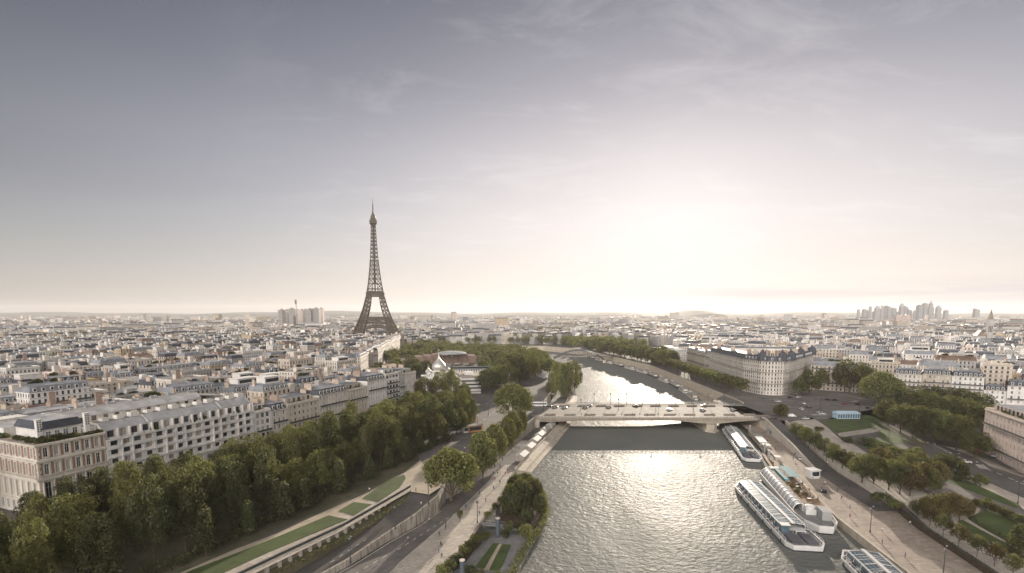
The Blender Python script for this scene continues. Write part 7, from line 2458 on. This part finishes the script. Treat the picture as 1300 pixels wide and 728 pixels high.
kiosk('kiosk', 'upper small orange brown kiosk by the crossroads behind the dark trees', zup(P(598, 535, GZ), .1), .5, 5, 4, 4.6, 'orange_wood', 'timber')
kiosk('kiosk', 'lower orange brown kiosk with a flat roof at the crossroads', zup(P(602, 548, GZ), .1), .5, 9, 4, 3.6, 'orange_wood', 'concrete')
kiosk('ticket_booth', 'grey and white booth at the edge of the crossroads under the dark trees', zup(P(591, 549, GZ), .1), .5, 4, 4, 3.4, 'boat_white', 'grey_canvas')
kiosk('red_tent', 'small red canvas tent glimpsed among the dark trees by the crossroads', zup(P(537, 545, GZ), .1), .2, 6, 5, 3, 'red_canvas', 'red_canvas', 'tent', False)
kiosk('pavilion', 'low pavilion with a broad white flat roof on the quay behind the bridge', zup(P(685, 506, 3.0)), .1, 20, 14, 5, 'glass', 'boat_white', 'pavilion', True, 1.8)
kiosk('pavilion', 'long pale roofed pavilion farther along the left quay below the wood', zup(P(690, 484, 3.0)), .3, 14, 40, 6, 'concrete', 'roof_pale zinc', 'pavilion', False, 1.0)
kiosk('quay_kiosk', 'small white kiosk on the right quay near the brown pontoon', zup(P(1031, 606, 2.5)), .2, 4.6, 4, 3.6, 'boat_white', 'boat_white')
kiosk('quay_shed', 'small grey shed on the right quay opposite the boat near the bridge', zup(P(978, 552, 2.5)), .2, 3.4, 3, 3, 'steel', 'steel', 'shed')
gp = empty('glass_pavilion', zup(PR(1074, 531), .1), 0, 'long pale blue pavilion standing on the square above the park lawn', 'pavilion')
mb = MB(); mb.box(-7.4, 7.4, -2.6, 2.6, 0, 3.4)
mb.build('wall', M['pale_blue'], gp)
mb = MB(); mb.frustum(rect(-7.9, 7.9, -3.1, 3.1), rect(-6.2, 6.2, -1.0, 1.0), 3.41, 4.7); mb.build('roof', M['pale_blue'], gp)
mb = MB()
for k in range(9): mb.box(-7 + k * 1.6, -5.8 + k * 1.6, -2.64, -2.603, .5, 2.9)
mb.build('window', M['boat_glass'], gp)
# short bridge over the underpass in the park
ub = empty('park_bridge', (0, 0, 0), 0, 'short pale concrete bridge over the underpass below the park lawn', 'bridge')
a, b_ = PR(1068, 555), PR(1113, 547)
d = (b_ - a); c = (a + b_) / 2; ub.location = (c.x, c.y, c.z); ub.rotation_euler = (0, 0, math.atan2(d.y, d.x)); L = d.length
mb = MB(); mb.box(-L / 2, L / 2, -1.6, 1.6, .15, .7); mb.build('deck', M['concrete'], ub)
for s in (-1, 1):
    mb = MB(); mb.box(-L / 2, L / 2, s * 1.6 - .1, s * 1.6 + .1, .7, 1.7); mb.build('parapet', M['concrete'], ub)
# ---------------------------------------------------------------- which house is which
tone_w = {'cream': 'cream', 'white': 'white', 'beige': 'beige', 'grey': 'grey', 'pale': 'pale', 'ochre': 'ochre', 'pink': 'pinkish'}
def where(h):
    px, py = view_xy(h['x'], h['y'], GZ + h['h'])
    d = math.hypot(h['x'], h['y'])
    if h['x'] < 0:
        band = 'near' if d < 330 else 'mid' if d < 450 else 'far'
        col_ = 'behind the brick corner house' if px < 110 else 'behind the white block' if px < 320 else 'behind narrow quay houses' if px < 450 else 'toward the lattice tower'
    else:
        band = 'near' if d < 540 else 'mid' if d < 640 else 'far'
        col_ = 'behind the rounded corner block' if px < 1040 else 'behind the avenue trees' if px < 1130 else 'behind the mansard terrace' if px < 1235 else 'toward the right edge'
    return px, {'near': 'front', 'mid': 'mid', 'far': 'back'}[band] + ' rows' + ' ' + col_
byl = {}
for h in HOUSES:
    px, w_ = where(h)
    h['px'] = px
    rn = {'slate': 'dark mansard house', 'zinc': 'zinc mansard house', 'brown': 'brown roofed house', 'flat': 'flat roofed house'}[h['roof']]
    ft = ' with ' + h['feat'].replace('a ', '', 1) if h['feat'] else ''
    h['label'] = '%s %s%s, %s' % (tone_w[h['wall']], rn, ft, w_)
    byl.setdefault(h['label'], []).append(h)
for lb_, hs_ in byl.items():
    hs_.sort(key=lambda h: h['px'])
    for i, h in enumerate(hs_):
        l = h['label']
        if len(hs_) == 2: l = ('left ', 'right ')[i] + l
        elif len(hs_) > 2: l = words_n[i] + ' from left ' + l.replace(' mansard house with', ' mansard,').replace(' roofed house with', ' roofed house,')
        tag(h['o'], l, 'building', 'houses of the %s roofscape' % ('left bank' if h['x'] < 0 else 'right bank'))
